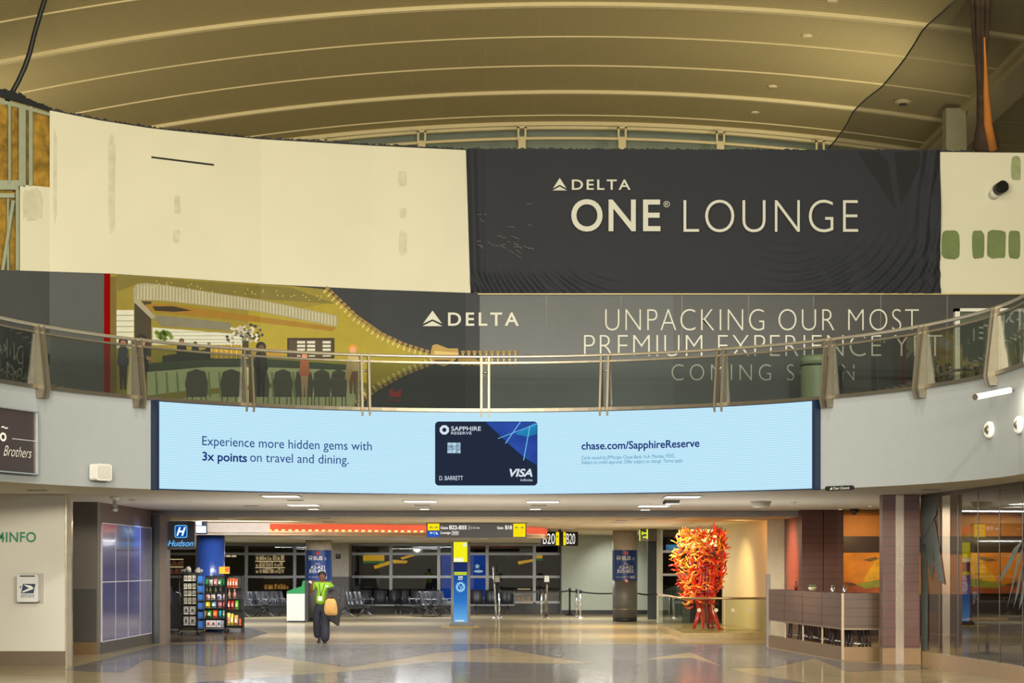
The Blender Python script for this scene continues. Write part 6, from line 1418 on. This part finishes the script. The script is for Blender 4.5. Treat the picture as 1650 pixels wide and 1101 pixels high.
def bag(px0, px1, py0, py1, d, yb, col, name, label, cat, group, lean=.0, art_c=None, kind='bag', zf=None):
    """a pillow bag, box or bottle standing on its shelf"""
    s_ = d / F; zz_ = lambda y: (yb - y) * s_ ; x0, x1 = XX(px0, d), XX(px1, d); z0 = zz_(py1) if zf is None else zf; z1 = z0 + (py1 - py0) * s_
    m = M('pack_%02x%02x%02x' % col, col, .35, noise=.10, scale=14); cx_ = (x0 + x1) / 2; hw_ = (x1 - x0) / 2; y = d + .10
    t = thing(name, label, cat, (cx_, y, z0), group); b = MB()
    if kind == 'bag':
        b.grid(lambda u, v: Vector((cx_ + hw_ * (2 * u - 1) * (1 - .08 * math.sin(PI * v)) + lean * v, y - .07 * (math.sin(PI * u) * math.sin(PI * v)) ** .5 , z0 + (z1 - z0) * v)), 8, 8); b.grid(lambda u, v: Vector((cx_ + hw_ * (2 * u - 1) * (1 - .08 * math.sin(PI * v)) + lean * v, y + .06 * (math.sin(PI * u) * math.sin(PI * v)) ** .5, z0 + (z1 - z0) * v)), 8, 8); b.build('packet', m, t)
    elif kind == 'bottle':
        b.lathe((cx_, y, z0), [(hw_, 0), (hw_, (z1 - z0) * .55), (hw_ * .4, (z1 - z0) * .75), (hw_ * .4, (z1 - z0) * .88)], 12); b.build('body', m, t)
        b = MB(); b.lathe((cx_, y, z0), [(hw_ * .5, (z1 - z0) * .88), (hw_ * .5, z1 - z0)], 10); b.build('cap', M('cap_pale', (206, 200, 196), .4), t)
    else:
        b.box(x0, x1, y - .04, y + .1, z0, z1); b.build('box', m, t)
    if art_c and kind != 'bottle':
        ma = M('pack_%02x%02x%02x' % art_c, art_c, .35, noise=.1, scale=14); yy = y - .078 if kind == 'bag' else y - .044
        b = MB(); b.add([(cx_ - hw_ * .55, yy, z0 + (z1 - z0) * .3), (cx_ + hw_ * .55, yy, z0 + (z1 - z0) * .3), (cx_ + hw_ * .45, yy, z0 + (z1 - z0) * .66), (cx_ - hw_ * .4, yy, z0 + (z1 - z0) * .7)], [(0, 1, 2, 3)]); b.build('print', ma, t)
    return t
rx = lambda u: 275 + u / 7.87
ry = lambda v: 900 + v / 7.87
# rack of pale cases
d1 = 50.8; yb1 = 1024.0
zr = lambda y: (yb1 - y) * d1 / F
rows1 = [(220, 290, 3), (320, 390, 3), (410, 480, 3), (500, 580, 3), (612, 712, 2), (740, 850, 2)]
r1 = wirerack('accessory_rack', 'black wheeled rack of pale phone case packs with a blue side by the shop entrance', XX(rx(110), d1), XX(rx(329), d1), d1, zr(ry(205)), [zr(ry(r[1])) for r in rows1])
for k, (v0, v1, n_) in enumerate(rows1):
    us = [(162, 205), (215, 258), (272, 318)] if n_ == 3 else [(160, 222), (236, 308)]
    for (u0, u1) in us:
        big = n_ == 2
        bag(rx(u0), rx(u1), ry(v0), ry(v1), d1, yb1, (206, 200, 184) if not big else (196, 194, 196), 'accessory_pack', ('pale boxed accessory on the %s shelf down of the left rack' if not big else 'pale pack with a dark print on the %s shelf down of the left rack') % ORD[k], 'pack', 'packs on the %s shelf of the left rack' % ORD[k], art_c=(64, 60, 64) if big else (150, 144, 132), kind='box', zf=zr(ry(v1)) + .002)
r1b = thing('blue_pack_tower', 'narrow black wire tower of blue packs between the two racks', 'display tower', (XX(rx(380), d1), d1 + .1, 0))
b = MB()
for u in (342, 418): b.tube([(XX(rx(u), d1), d1 - .04, 0), (XX(rx(u), d1), d1 - .04, zr(ry(200)))], .014, 6)
b.build('upright', blackm, r1b)
b = MB(); b.box(XX(rx(340), d1), XX(rx(420), d1), d1 - .06, d1 + .3, .1, .13); b.build('base_tray', M('rack_tray', (86, 80, 72)), r1b)
for k, (v0, v1) in enumerate(((215, 318), (340, 432), (452, 535), (556, 645), (672, 762), (788, 890))):
    x0, x1 = XX(rx(350), d1), XX(rx(413), d1); z0, z1 = zr(ry(v1)), zr(ry(v0))
    b = MB(); b.box(XX(rx(344), d1), XX(rx(416), d1), d1 - .05, d1 + .25, z0 - .015, z0); b.build('shelf', blackm, r1b)
    t = thing('blue_pack', 'bright blue pack on the %s level from the top of the narrow tower' % ORD[k], 'pack', ((x0 + x1) / 2, d1, z0), 'blue packs on the narrow tower')
    b = MB(); b.box(x0, x1, d1 - .03, d1 + .2, z0 + .002, z1 - .02); b.build('box', M('pack_blue', (28, 104, 190), .4, noise=.1), t)
    b = MB(); b.box(x0 + .01, x1 - .01, d1 - .034, d1 - .03, z0 + (z1 - z0) * .1, z0 + (z1 - z0) * .2); b.build('stripe', M('pack_blue_dark', (16, 60, 130), .4), t)
p = Vector((XX(rx(235), d1), d1 + .2, zr(ry(205))))
t = thing('neck_pillow', 'grey bundle of travel goods lying on top of the left rack', 'bundle', p)
b = MB()
for k in range(9): b.ball(p + Vector((RN.uniform(-.22, .3), RN.uniform(-.1, .1), RN.uniform(.07, .14))), RN.uniform(.05, .08), 8, 6)
b.build('cushions', M('bundle_grey', (110, 106, 100), .8, noise=.3, scale=12), t)
b = MB(); b.box(p.x - .25, p.x + .3, p.y - .14, p.y + .14, p.z + .015, p.z + .05); b.build('tray', blackm, t)
# snack rack
d2 = 52.9; yb2 = 1019.5; zr2 = lambda y: (yb2 - y) * d2 / F
r2 = wirerack('snack_rack', 'black wheeled rack of colourful snack bags beside the blue pack tower', XX(rx(424), d2), XX(rx(690), d2), d2, zr2(ry(228)), [zr2(ry(v)) for v in (348, 438, 532, 632, 758, 872)])
r3 = wirerack('sweets_rack', 'black wheeled rack of sweets at the right end of the racks', XX(rx(707), d2), XX(rx(905), d2), d2 - .05, zr2(ry(225)), [zr2(ry(v)) for v in (375, 512, 648, 852)], .4)
GRP = 'snacks on the snack rack'
items = [
 (430, 472, 262, 346, (52, 150, 84), None, 'bag', 'round green bag at the left of the top snack shelf'), (478, 528, 270, 346, (200, 196, 190), (150, 150, 150), 'bag', 'pale bag beside the left green one on the top snack shelf'),
 (532, 586, 262, 346, (206, 122, 140), (232, 180, 190), 'bag', 'pink bag in the middle of the top snack shelf'), (590, 642, 270, 346, (84, 170, 100), (230, 232, 220), 'bag', 'green and white bag right of the pink one on the top snack shelf'), (648, 688, 262, 346, (30, 130, 70), None, 'bag', 'deep green bag at the right end of the top snack shelf'),
 (434, 466, 366, 436, (70, 80, 50), None, 'bottle', 'first of four dark bottles on the second snack shelf'), (478, 510, 366, 436, (96, 96, 54), None, 'bottle', 'second of four dark bottles on the second snack shelf'), (546, 580, 366, 436, (84, 92, 52), None, 'bottle', 'third of four dark bottles on the second snack shelf'), (606, 642, 366, 436, (70, 66, 48), None, 'bottle', 'fourth of four dark bottles on the second snack shelf'),
 (436, 492, 450, 530, (206, 198, 206), (196, 90, 60), 'bag', 'white bag with a red print at the left of the third snack shelf'), (500, 560, 450, 530, (206, 200, 204), (190, 150, 60), 'bag', 'white bag with a yellow print on the third snack shelf'), (578, 640, 450, 530, (204, 200, 210), (70, 76, 150), 'bag', 'white bag with a blue print on the third snack shelf'), (652, 690, 450, 530, (214, 190, 190), None, 'bag', 'pale pink bag at the right end of the third snack shelf'),
 (428, 496, 546, 630, (226, 196, 24), (240, 220, 90), 'bag', 'bright yellow bag at the left of the fourth snack shelf'), (506, 574, 546, 630, (120, 160, 186), (200, 214, 220), 'bag', 'light blue bag on the fourth snack shelf'), (590, 642, 546, 630, (206, 130, 140), None, 'bag', 'pink bag on the fourth snack shelf right of the light blue one'), (652, 690, 546, 630, (214, 96, 96), None, 'bag', 'coral bag at the right end of the fourth snack shelf'),
 (426, 444, 664, 756, (226, 150, 40), None, 'bag', 'narrow amber bag at the left of the fifth snack shelf'), (450, 518, 656, 756, (30, 132, 60), (206, 214, 190), 'bag', 'green bag on the fifth snack shelf'), (524, 588, 656, 756, (236, 96, 30), (246, 160, 90), 'bag', 'orange bag in the middle of the fifth snack shelf'), (596, 642, 656, 756, (30, 140, 160), None, 'bag', 'teal bag on the fifth snack shelf'), (652, 690, 656, 756, (170, 196, 190), (220, 220, 140), 'bag', 'pale teal bag at the right end of the fifth snack shelf'),
 (444, 502, 784, 870, (206, 204, 204), (196, 60, 50), 'box', 'white box with a red print at the left of the lowest snack shelf'), (506, 570, 784, 870, (206, 200, 204), (120, 40, 70), 'box', 'white box with a maroon print on the lowest snack shelf'), (578, 634, 784, 870, (204, 204, 206), (60, 60, 70), 'box', 'white box with a dark print on the lowest snack shelf'), (640, 668, 790, 870, (150, 154, 190), None, 'box', 'lilac box at the right end of the lowest snack shelf')]
zs2 = {346: 348, 436: 438, 530: 532, 630: 632, 756: 758, 870: 872}
for u0, u1, v0, v1, c_, a_, k_, l in items: bag(rx(u0), rx(u1), ry(v0), ry(v1), d2, yb2, c_, 'snack_' + {'bag': 'bag', 'bottle': 'bottle', 'box': 'box'}[k_], l, 'snack ' + k_, GRP, 0, a_, k_, zr2(ry(zs2[v1])) + .002)
items = [
 (712, 738, 255, 372, (236, 110, 60), (246, 214, 190), 'bag', 'first orange striped bag of four on the top sweets shelf'), (742, 772, 250, 372, (230, 96, 56), (246, 214, 190), 'bag', 'second orange striped bag of four on the top sweets shelf'), (776, 808, 250, 372, (238, 120, 70), (246, 214, 190), 'bag', 'third orange striped bag of four on the top sweets shelf'), (812, 846, 255, 372, (232, 104, 60), (246, 214, 190), 'bag', 'fourth orange striped bag of four on the top sweets shelf'),
 (718, 756, 392, 510, (160, 120, 96), None, 'bottle', 'brownish bottle at the left of the second sweets shelf'), (782, 826, 392, 510, (176, 110, 104), None, 'bottle', 'reddish bottle at the right of the second sweets shelf'),
 (716, 750, 530, 646, (206, 70, 56), (230, 214, 206), 'bag', 'red bag at the left of the third sweets shelf'), (758, 800, 530, 646, (196, 40, 40), (220, 150, 150), 'bag', 'deep red bag in the middle of the third sweets shelf'), (808, 854, 530, 646, (90, 190, 50), (190, 220, 120), 'bag', 'lime green bag at the right of the third sweets shelf'),
 (706, 748, 690, 850, (226, 206, 110), (196, 90, 90), 'bag', 'big pale yellow bag at the left of the lowest sweets shelf'), (752, 792, 700, 850, (230, 200, 70), (236, 236, 220), 'bag', 'big yellow bag in the middle of the lowest sweets shelf'), (798, 850, 720, 850, (206, 150, 90), (220, 220, 200), 'bag', 'big amber bag at the right of the lowest sweets shelf'),
 (864, 894, 765, 850, (232, 100, 30), None, 'box', 'narrow orange box at the right end of the lowest sweets shelf')]
zs3 = {372: 375, 510: 512, 646: 648, 850: 852}
for u0, u1, v0, v1, c_, a_, k_, l in items: bag(rx(u0), rx(u1), ry(v0), ry(v1), d2 - .05, yb2, c_, 'sweets_' + {'bag': 'bag', 'bottle': 'bottle', 'box': 'box'}[k_], l, 'sweets ' + k_, 'sweets on the right rack', 0, a_, k_, zr2(ry(zs3[v1])) + .002)
t = thing('price_card', 'yellow and orange price card standing on a rod above the racks', 'price card', (XX(357.5, d2), d2 + .46, zr2(ry(228))))
b = MB(); b.box(XX(349, d2), XX(366, d2), d2 + .44, d2 + .47, zr2(925), zr2(913.5)); b.build('card', M('card_yellow', (244, 190, 10), .4), t)
b = MB(); b.box(XX(359, d2), XX(365, d2), d2 + .435, d2 + .44, zr2(922), zr2(914.5)); b.build('print', M('card_orange', (232, 96, 30), .4), t)
b = MB(); b.tube([(XX(357.5, d2), d2 + .455, .12), (XX(357.5, d2), d2 + .455, zr2(925))], .01, 6); b.build('rod', blackm, t)
# luggage and backpacks by the dark post
d3 = 53.2
fr = thing('bag_stand', 'black stand with backpacks hung on it left of the racks', 'display stand', (XX(270, d3), d3 + .2, 0))
b = MB(); b.tube([(XX(266, d3), d3 + .2, .03), (XX(266, d3), d3 + .2, 1.45)], .02, 8); b.tube([(XX(266, d3), d3 + .2, 1.4), (XX(274, d3), d3 - .0, 1.4)], .015, 6); b.build('pole', blackm, fr)
b = MB(); b.lathe((XX(266, d3), d3 + .2, 0), [(.25, 0), (.25, .03), (.03, .05)], 16); b.build('base', blackm, fr)
def backpack(px, z0, z1, w_, label, c_, pc):
    x = XX(px, d3); t = thing('backpack', label, 'backpack', (x, d3, z0), 'backpacks beside the racks')
    b = MB(); b.grid(lambda u, v: Vector((x + w_ / 2 * math.cos(2 * PI * u) * (1 - .35 * max(0, v - .6)), d3 + .12 * math.sin(2 * PI * u), z0 + (z1 - z0) * v)), 16, 8); b.ball((x, d3, z1 - .02), (w_ * .42, .1, .06), 12, 6); b.ball((x, d3, z0 + .02), (w_ * .48, .11, .06), 12, 6); b.build('body', M('bag_%02x%02x%02x' % c_, c_, .7), t)
    b = MB(); b.cbox((x, d3 - .13, z0 + (z1 - z0) * .35), (w_ * .7, .06, (z1 - z0) * .4)); b.build('pocket', M('bag_%02x%02x%02x' % pc, pc, .6), t)
    b = MB(); b.tube([(x - .08, d3 + .02, z1), (x - .05, d3 + .02, z1 + .1), (x + .05, d3 + .02, z1 + .1), (x + .08, d3 + .02, z1)], .012, 6); b.build('handle', black, t)
backpack(269, .78, 1.28, .3, 'navy backpack with a yellow pocket hung beside the left rack', (34, 32, 70), (206, 160, 30)); backpack(268, .10, .60, .28, 'dark navy backpack below the one with the yellow pocket', (30, 30, 60), (50, 50, 84))
t = thing('travel_case', 'black wheeled case with an arched top beside the left rack', 'suitcase', (XX(283, 54), 54, 0))
x = XX(283, 54); b = MB(); b.prism([(x - .2, 53.9, .08), (x + .2, 53.9, .08), (x + .2, 53.9, .9), (x + .14, 53.9, 1.06), (x, 53.9, 1.12), (x - .14, 53.9, 1.04), (x - .2, 53.9, .9)], (0, .25, 0)); b.build('shell', black, t)
b = MB()
for s_ in (-.15, .15): b.lathe((x + s_, 54.0, .045), [(.01, -.02), (.04, -.02), (.04, .02), (.01, .02)], 10, M4=Matrix.Rotation(PI / 2, 4, 'Y'))
b.box(x - .17, x + .17, 53.95, 54.1, .06, .09); b.build('wheels', blackm, t)

# ------------------------------------------------------------------ the walking person
PL = Vector((XX(518, 45.5), 45.5, 0)); SCL = .99
def lp(u, v, y=0): return Vector(((u / 7.87 - 38) / 67.7, y, (127 - v / 7.87) / 67.7))
per = thing('person', 'person in a lime green polo and dark trousers walking with coat and paper bag', 'person', PL)
skin = M('skin_brown', (126, 80, 58), .5, noise=.05, scale=12)
def jp(u, v, y, r, r2=None):
    p = lp(u, v, y); return (p.x, p.y, p.z, r, r2 or r)
J = [jp(300, 540, 0, .13, .10),            # 0 pelvis
     jp(302, 430, .0, .125, .095), jp(306, 330, .0, .135, .10), jp(308, 262, .01, .11, .085), jp(308, 228, 0, .052), jp(308, 208, -.01, .05),   # 1-5 spine, neck
     jp(308, 185, -.02, .075, .09), jp(308, 155, -.015, .084, .10), jp(308, 120, .0, .082, .095), jp(308, 96, .01, .05, .06),  # 6-9 head
     jp(228, 252, 0, .062), jp(175, 312, .03, .05), jp(150, 378, .02, .044), jp(176, 310, -.16, .038), jp(192, 262, -.22, .03), jp(196, 240, -.24, .034, .02),   # 10-15 raised arm
     jp(398, 252, 0, .062), jp(452, 320, .03, .05), jp(486, 392, .02, .044), jp(440, 408, -.17, .036), jp(412, 414, -.24, .03), jp(402, 420, -.27, .034, .02),  # 16-21 arm under the coat
     jp(255, 560, 0, .10), jp(240, 720, .02, .075), jp(250, 880, .14, .05), jp(256, 940, .18, .045),     # 22-25 trailing leg
     jp(345, 560, 0, .10), jp(355, 720, -.08, .075), jp(352, 890, -.16, .05), jp(350, 970, -.16, .045)]     # 26-29 leading leg
ED = [(0, 1), (1, 2), (2, 3), (3, 4), (4, 5), (5, 6), (6, 7), (7, 8), (8, 9), (3, 10), (10, 11), (11, 12), (12, 13), (13, 14), (14, 15), (3, 16), (16, 17), (17, 18), (18, 19), (19, 20), (20, 21), (0, 22), (22, 23), (23, 24), (24, 25), (0, 26), (26, 27), (27, 28), (28, 29)]
def fingers(w_, dirs):
    base = len(J); bp = Vector(J[w_][:3])
    for off, d0, bend, L in dirs:
        a = bp + Vector(off); dv = Vector(d0).normalized(); bv = Vector(bend)
        i = len(J); J.append((*a, .0095, .0095)); ED.append((w_, i))
        p = a
        for k in range(3):
            p = p + dv * L; J.append((*p, .0088 - .0008 * k, .0088 - .0008 * k)); ED.append((len(J) - 2, len(J) - 1)); dv = (dv + bv * .55).normalized()
fingers(15, [((-.03, -.01, .03), (-.15, -.1, 1), (.2, -1, -.1), .026), ((-.012, -.012, .035), (-.05, -.1, 1), (.2, -1, -.2), .029), ((.008, -.012, .034), (.03, -.1, 1), (.2, -1, -.3), .027), ((.026, -.008, .028), (.15, -.1, 1), (.1, -1, -.3), .022), ((-.036, -.02, -.005), (-.7, -.6, .5), (.4, -.3, .5), .024)])
fingers(21, [((-.024, -.02, .02), (-.6, -.6, -.3), (.6, .2, -1), .026), ((-.026, -.022, .004), (-.6, -.6, -.4), (.6, .2, -1), .028), ((-.024, -.022, -.012), (-.6, -.6, -.5), (.6, .2, -1), .026), ((-.02, -.02, -.027), (-.5, -.6, -.6), (.6, .2, -1), .022), ((-.01, -.03, .03), (-.2, -1, .3), (-.4, .2, -.6), .023)])
skinned('body', J, ED, skin, per, 2, PL)
hd_ = PL + lp(308, 150, -.01)
b = MB()
for s_ in (-1, 1):
    b.ball(hd_ + Vector((.034 * s_, -.089, .0)), (.012, .008, .006), 10, 6, 0); b.ball(hd_ + Vector((.034 * s_, -.095, .0)), (.006, .004, .006), 8, 5, 1)
b.build('eyes', [M('eye_white', (220, 214, 206), .3), M('iris_dark', (26, 18, 16), .2)], per)
b = MB(); b.lathe(hd_ + Vector((0, -.095, -.028)), [(.019, -.012), (.018, 0), (.012, .02), (.007, .045)], 10); b.build('nose', skin, per)
b = MB(); b.ball(hd_ + Vector((0, -.098, -.062)), (.026, .012, .009), 12, 6); b.build('mouth', M('lip_brown', (112, 54, 48), .4), per)
for s_ in (-1, 1):
    b = MB(); b.ball(hd_ + Vector((.09 * s_, .005, -.01)), (.012, .022, .034), 10, 7); b.build('ear', skin, per)
b = MB(); b.grid(lambda u, v: hd_ + Vector((.102 * math.cos(2 * PI * u) * math.cos(v * PI / 2), .018 + .112 * math.sin(2 * PI * u) * math.cos(v * PI / 2), .036 + .083 * math.sin(v * PI / 2) - (.05 if math.sin(2 * PI * u) > .0 else .0) * (1 - v))), 28, 8)
b.ball(hd_ + Vector((0, .12, .02)), .05, 12, 8); b.build('hair', M('hair_black', (26, 20, 20), .6, noise=.3, scale=60), per)
b = MB()
for s_ in (-1, 1): b.tube([hd_ + Vector((.036 * s_ + .026 * math.cos(k * PI / 8), -.108, .0 + .018 * math.sin(k * PI / 8))) for k in range(17)], .003, 5)
b.tube([hd_ + Vector((-.01, -.11, .004)), hd_ + Vector((.01, -.11, .004))], .003, 5); b.build('glasses', black, per)
lim = M('polo_lime', (132, 178, 40), .75, noise=.06, scale=10, bump=.3, bscale=16)
S_ = [jp(288, 530, 0, .225, .145), jp(292, 430, 0, .215, .14), jp(304, 340, 0, .178, .13), jp(308, 272, .01, .14, .105), jp(308, 236, .005, .07, .065), jp(226, 254, 0, .085), jp(190, 296, .02, .078), jp(172, 330, .025, .076), jp(400, 254, 0, .085), jp(436, 298, .02, .078), jp(456, 330, .025, .076)]
skinned('polo_shirt', S_, [(0, 1), (1, 2), (2, 3), (3, 4), (3, 5), (5, 6), (6, 7), (3, 8), (8, 9), (9, 10)], lim, per, 2, PL)
tro = M('trousers_navy', (34, 36, 50), .8, noise=.1, scale=8)
T_ = [jp(292, 530, 0, .175, .13), jp(298, 420, 0, .15, .11), jp(245, 590, .01, .115, .11), jp(240, 720, .03, .10), jp(244, 850, .12, .11), jp(248, 945, .17, .115), jp(345, 590, -.01, .115, .11), jp(356, 720, -.08, .105), jp(352, 860, -.15, .12), jp(350, 990, -.16, .13)]
skinned('trousers', T_, [(0, 1), (0, 2), (2, 3), (3, 4), (4, 5), (0, 6), (6, 7), (7, 8), (8, 9)], tro, per, 2, PL)
def shoe(u, y, tilt):
    b = MB(); c_ = Vector((lp(u, 0).x, y, 0)) + PL
    m4 = Matrix.Rotation(tilt, 4, 'X')
    prof = [(-.17, .012, .028), (-.14, .034, .045), (-.08, .045, .06), (0, .042, .085), (.05, .04, .11), (.085, .034, .11), (.10, .02, .06)]
    pts = []
    for yy, hw_, h in prof:
        for k in range(8):
            a = PI * k / 7; pts.append(c_ + m4 @ Vector((hw_ * math.cos(a), yy, h * math.sin(a) ** .7)))
    fs = [(i * 8 + k, i * 8 + (k + 1) % 8, (i + 1) * 8 + (k + 1) % 8, (i + 1) * 8 + k) for i in range(6) for k in range(8)]
    b.add(pts, fs, 0, True); b.poly(pts[:8]); b.poly(pts[-8:][::-1]); b.build('shoe', M('shoe_black', (18, 18, 20), .4), per)
shoe(350, -.18, 0); shoe(260, .17, .25)
b = MB()
for s_ in (-1, 1): b.tube([PL + lp(308 + s_ * 34, 240, -.09), PL + lp(308 + s_ * 26, 280, -.14), PL + lp(302 + s_ * 10, 350, -.178), PL + lp(299, 400, -.19)], .007, 5)
b.build('lanyard', black, per)
b = MB(); c_ = PL + lp(292, 428, -.198); b.box(c_.x - .05, c_.x + .05, c_.y - .006, c_.y + .006, c_.z - .06, c_.z + .045); b.build('badge', M('badge_white', (226, 222, 190), .4), per)
b = MB(); c_ = PL + lp(378, 278, -.135); b.cbox(c_, (.07, .01, .03)); b.build('chest_print', white, per)
b = MB(); c_ = PL + lp(172, 222, -.28); b.cbox(c_, (.07, .012, .05), .3, .3, .4); o = b.build('paper_slip', white); tag(o, 'small white slip held up in the person\'s raised hand', 'paper')
# coat over the forearm
cm2 = M('coat_charcoal', (62, 62, 66), .85, noise=.12, scale=9, bump=.4, bscale=12)
ct = thing('coat', 'dark grey coat draped over the arm of the walking person', 'coat', PL + lp(510, 760, -.05))
cl_ = [(455, 275, 400, 570), (330, 0, 385, 610), (0, 0, 0, 0)]
prof = [(268, 480, 545), (290, 420, 590), (330, 385, 610), (400, 380, 618), (470, 372, 625), (540, 362, 632), (600, 350, 560), (660, 356, 545), (720, 420, 535), (775, 500, 528)]
def coat(u, v):
    y = 268 + 507 * v; xa, xb = interp([(q[0], q[1]) for q in prof], y), interp([(q[0], q[2]) for q in prof], y)
    a = PI * u; x = xa + (xb - xa) * (1 - math.cos(a)) / 2
    return PL + lp(x, y, -.09 - .13 * math.sin(a) * (1 - .4 * v) + .02 * math.sin(x * .09 + v * 5))
def coatb(u, v):
    p = coat(u, v); a = PI * u; return Vector((p.x, PL.y + .0 + .10 * math.sin(a) - .09, p.z))
b = MB(); b.grid(coat, 22, 26); b.grid(coatb, 22, 26); b.build('cloth', cm2, ct)
b = MB(); b.tube([PL + lp(400 + 10 * k, 330 - 14 * math.sin(k * .45) , -.2) for k in range(9)], .03, 8); b.build('collar', M('coat_dark', (40, 40, 44), .85), ct)
b = MB(); c_ = PL + lp(535, 420, -.24); b.ball(c_, .018, 10, 6); b.build('button', steel_dk, ct)
# paper bag
bg_ = thing('paper_bag', 'tan paper bag held in front of the dark coat by the walking person', 'bag', PL + lp(436, 640, -.3))
kr_ = M('kraft_paper', (206, 160, 92), .8, noise=.1, scale=10, bump=.5, bscale=14)
pf2 = [(436, 392, 478), (460, 366, 500), (520, 352, 512), (580, 350, 520), (625, 362, 516), (642, 385, 495)]
def pbag(s_):
    def f(u, v):
        y = 436 + 206 * v; xa, xb = interp([(q[0], q[1]) for q in pf2], y), interp([(q[0], q[2]) for q in pf2], y)
        return PL + lp(xa + (xb - xa) * u, y, -.33 - s_ * .075 * (math.sin(PI * u) * math.sin(PI * min(1, v * .9 + .1))) ** .5)
    return f
b = MB(); b.grid(pbag(1), 12, 12); b.grid(pbag(-1), 12, 12); b.build('sack', kr_, bg_)
b = MB(); b.tube([PL + lp(400, 445, -.33), PL + lp(404, 412, -.33), PL + lp(450, 408, -.33), PL + lp(462, 445, -.33)], .010, 6); b.build('handle', M('bag_handle_dark', (50, 44, 40), .7), bg_)
b = MB(); c_ = PL + lp(436, 438, -.33); b.cbox(c_, (.16, .02, .03)); b.build('rolled_top', kr_, bg_)
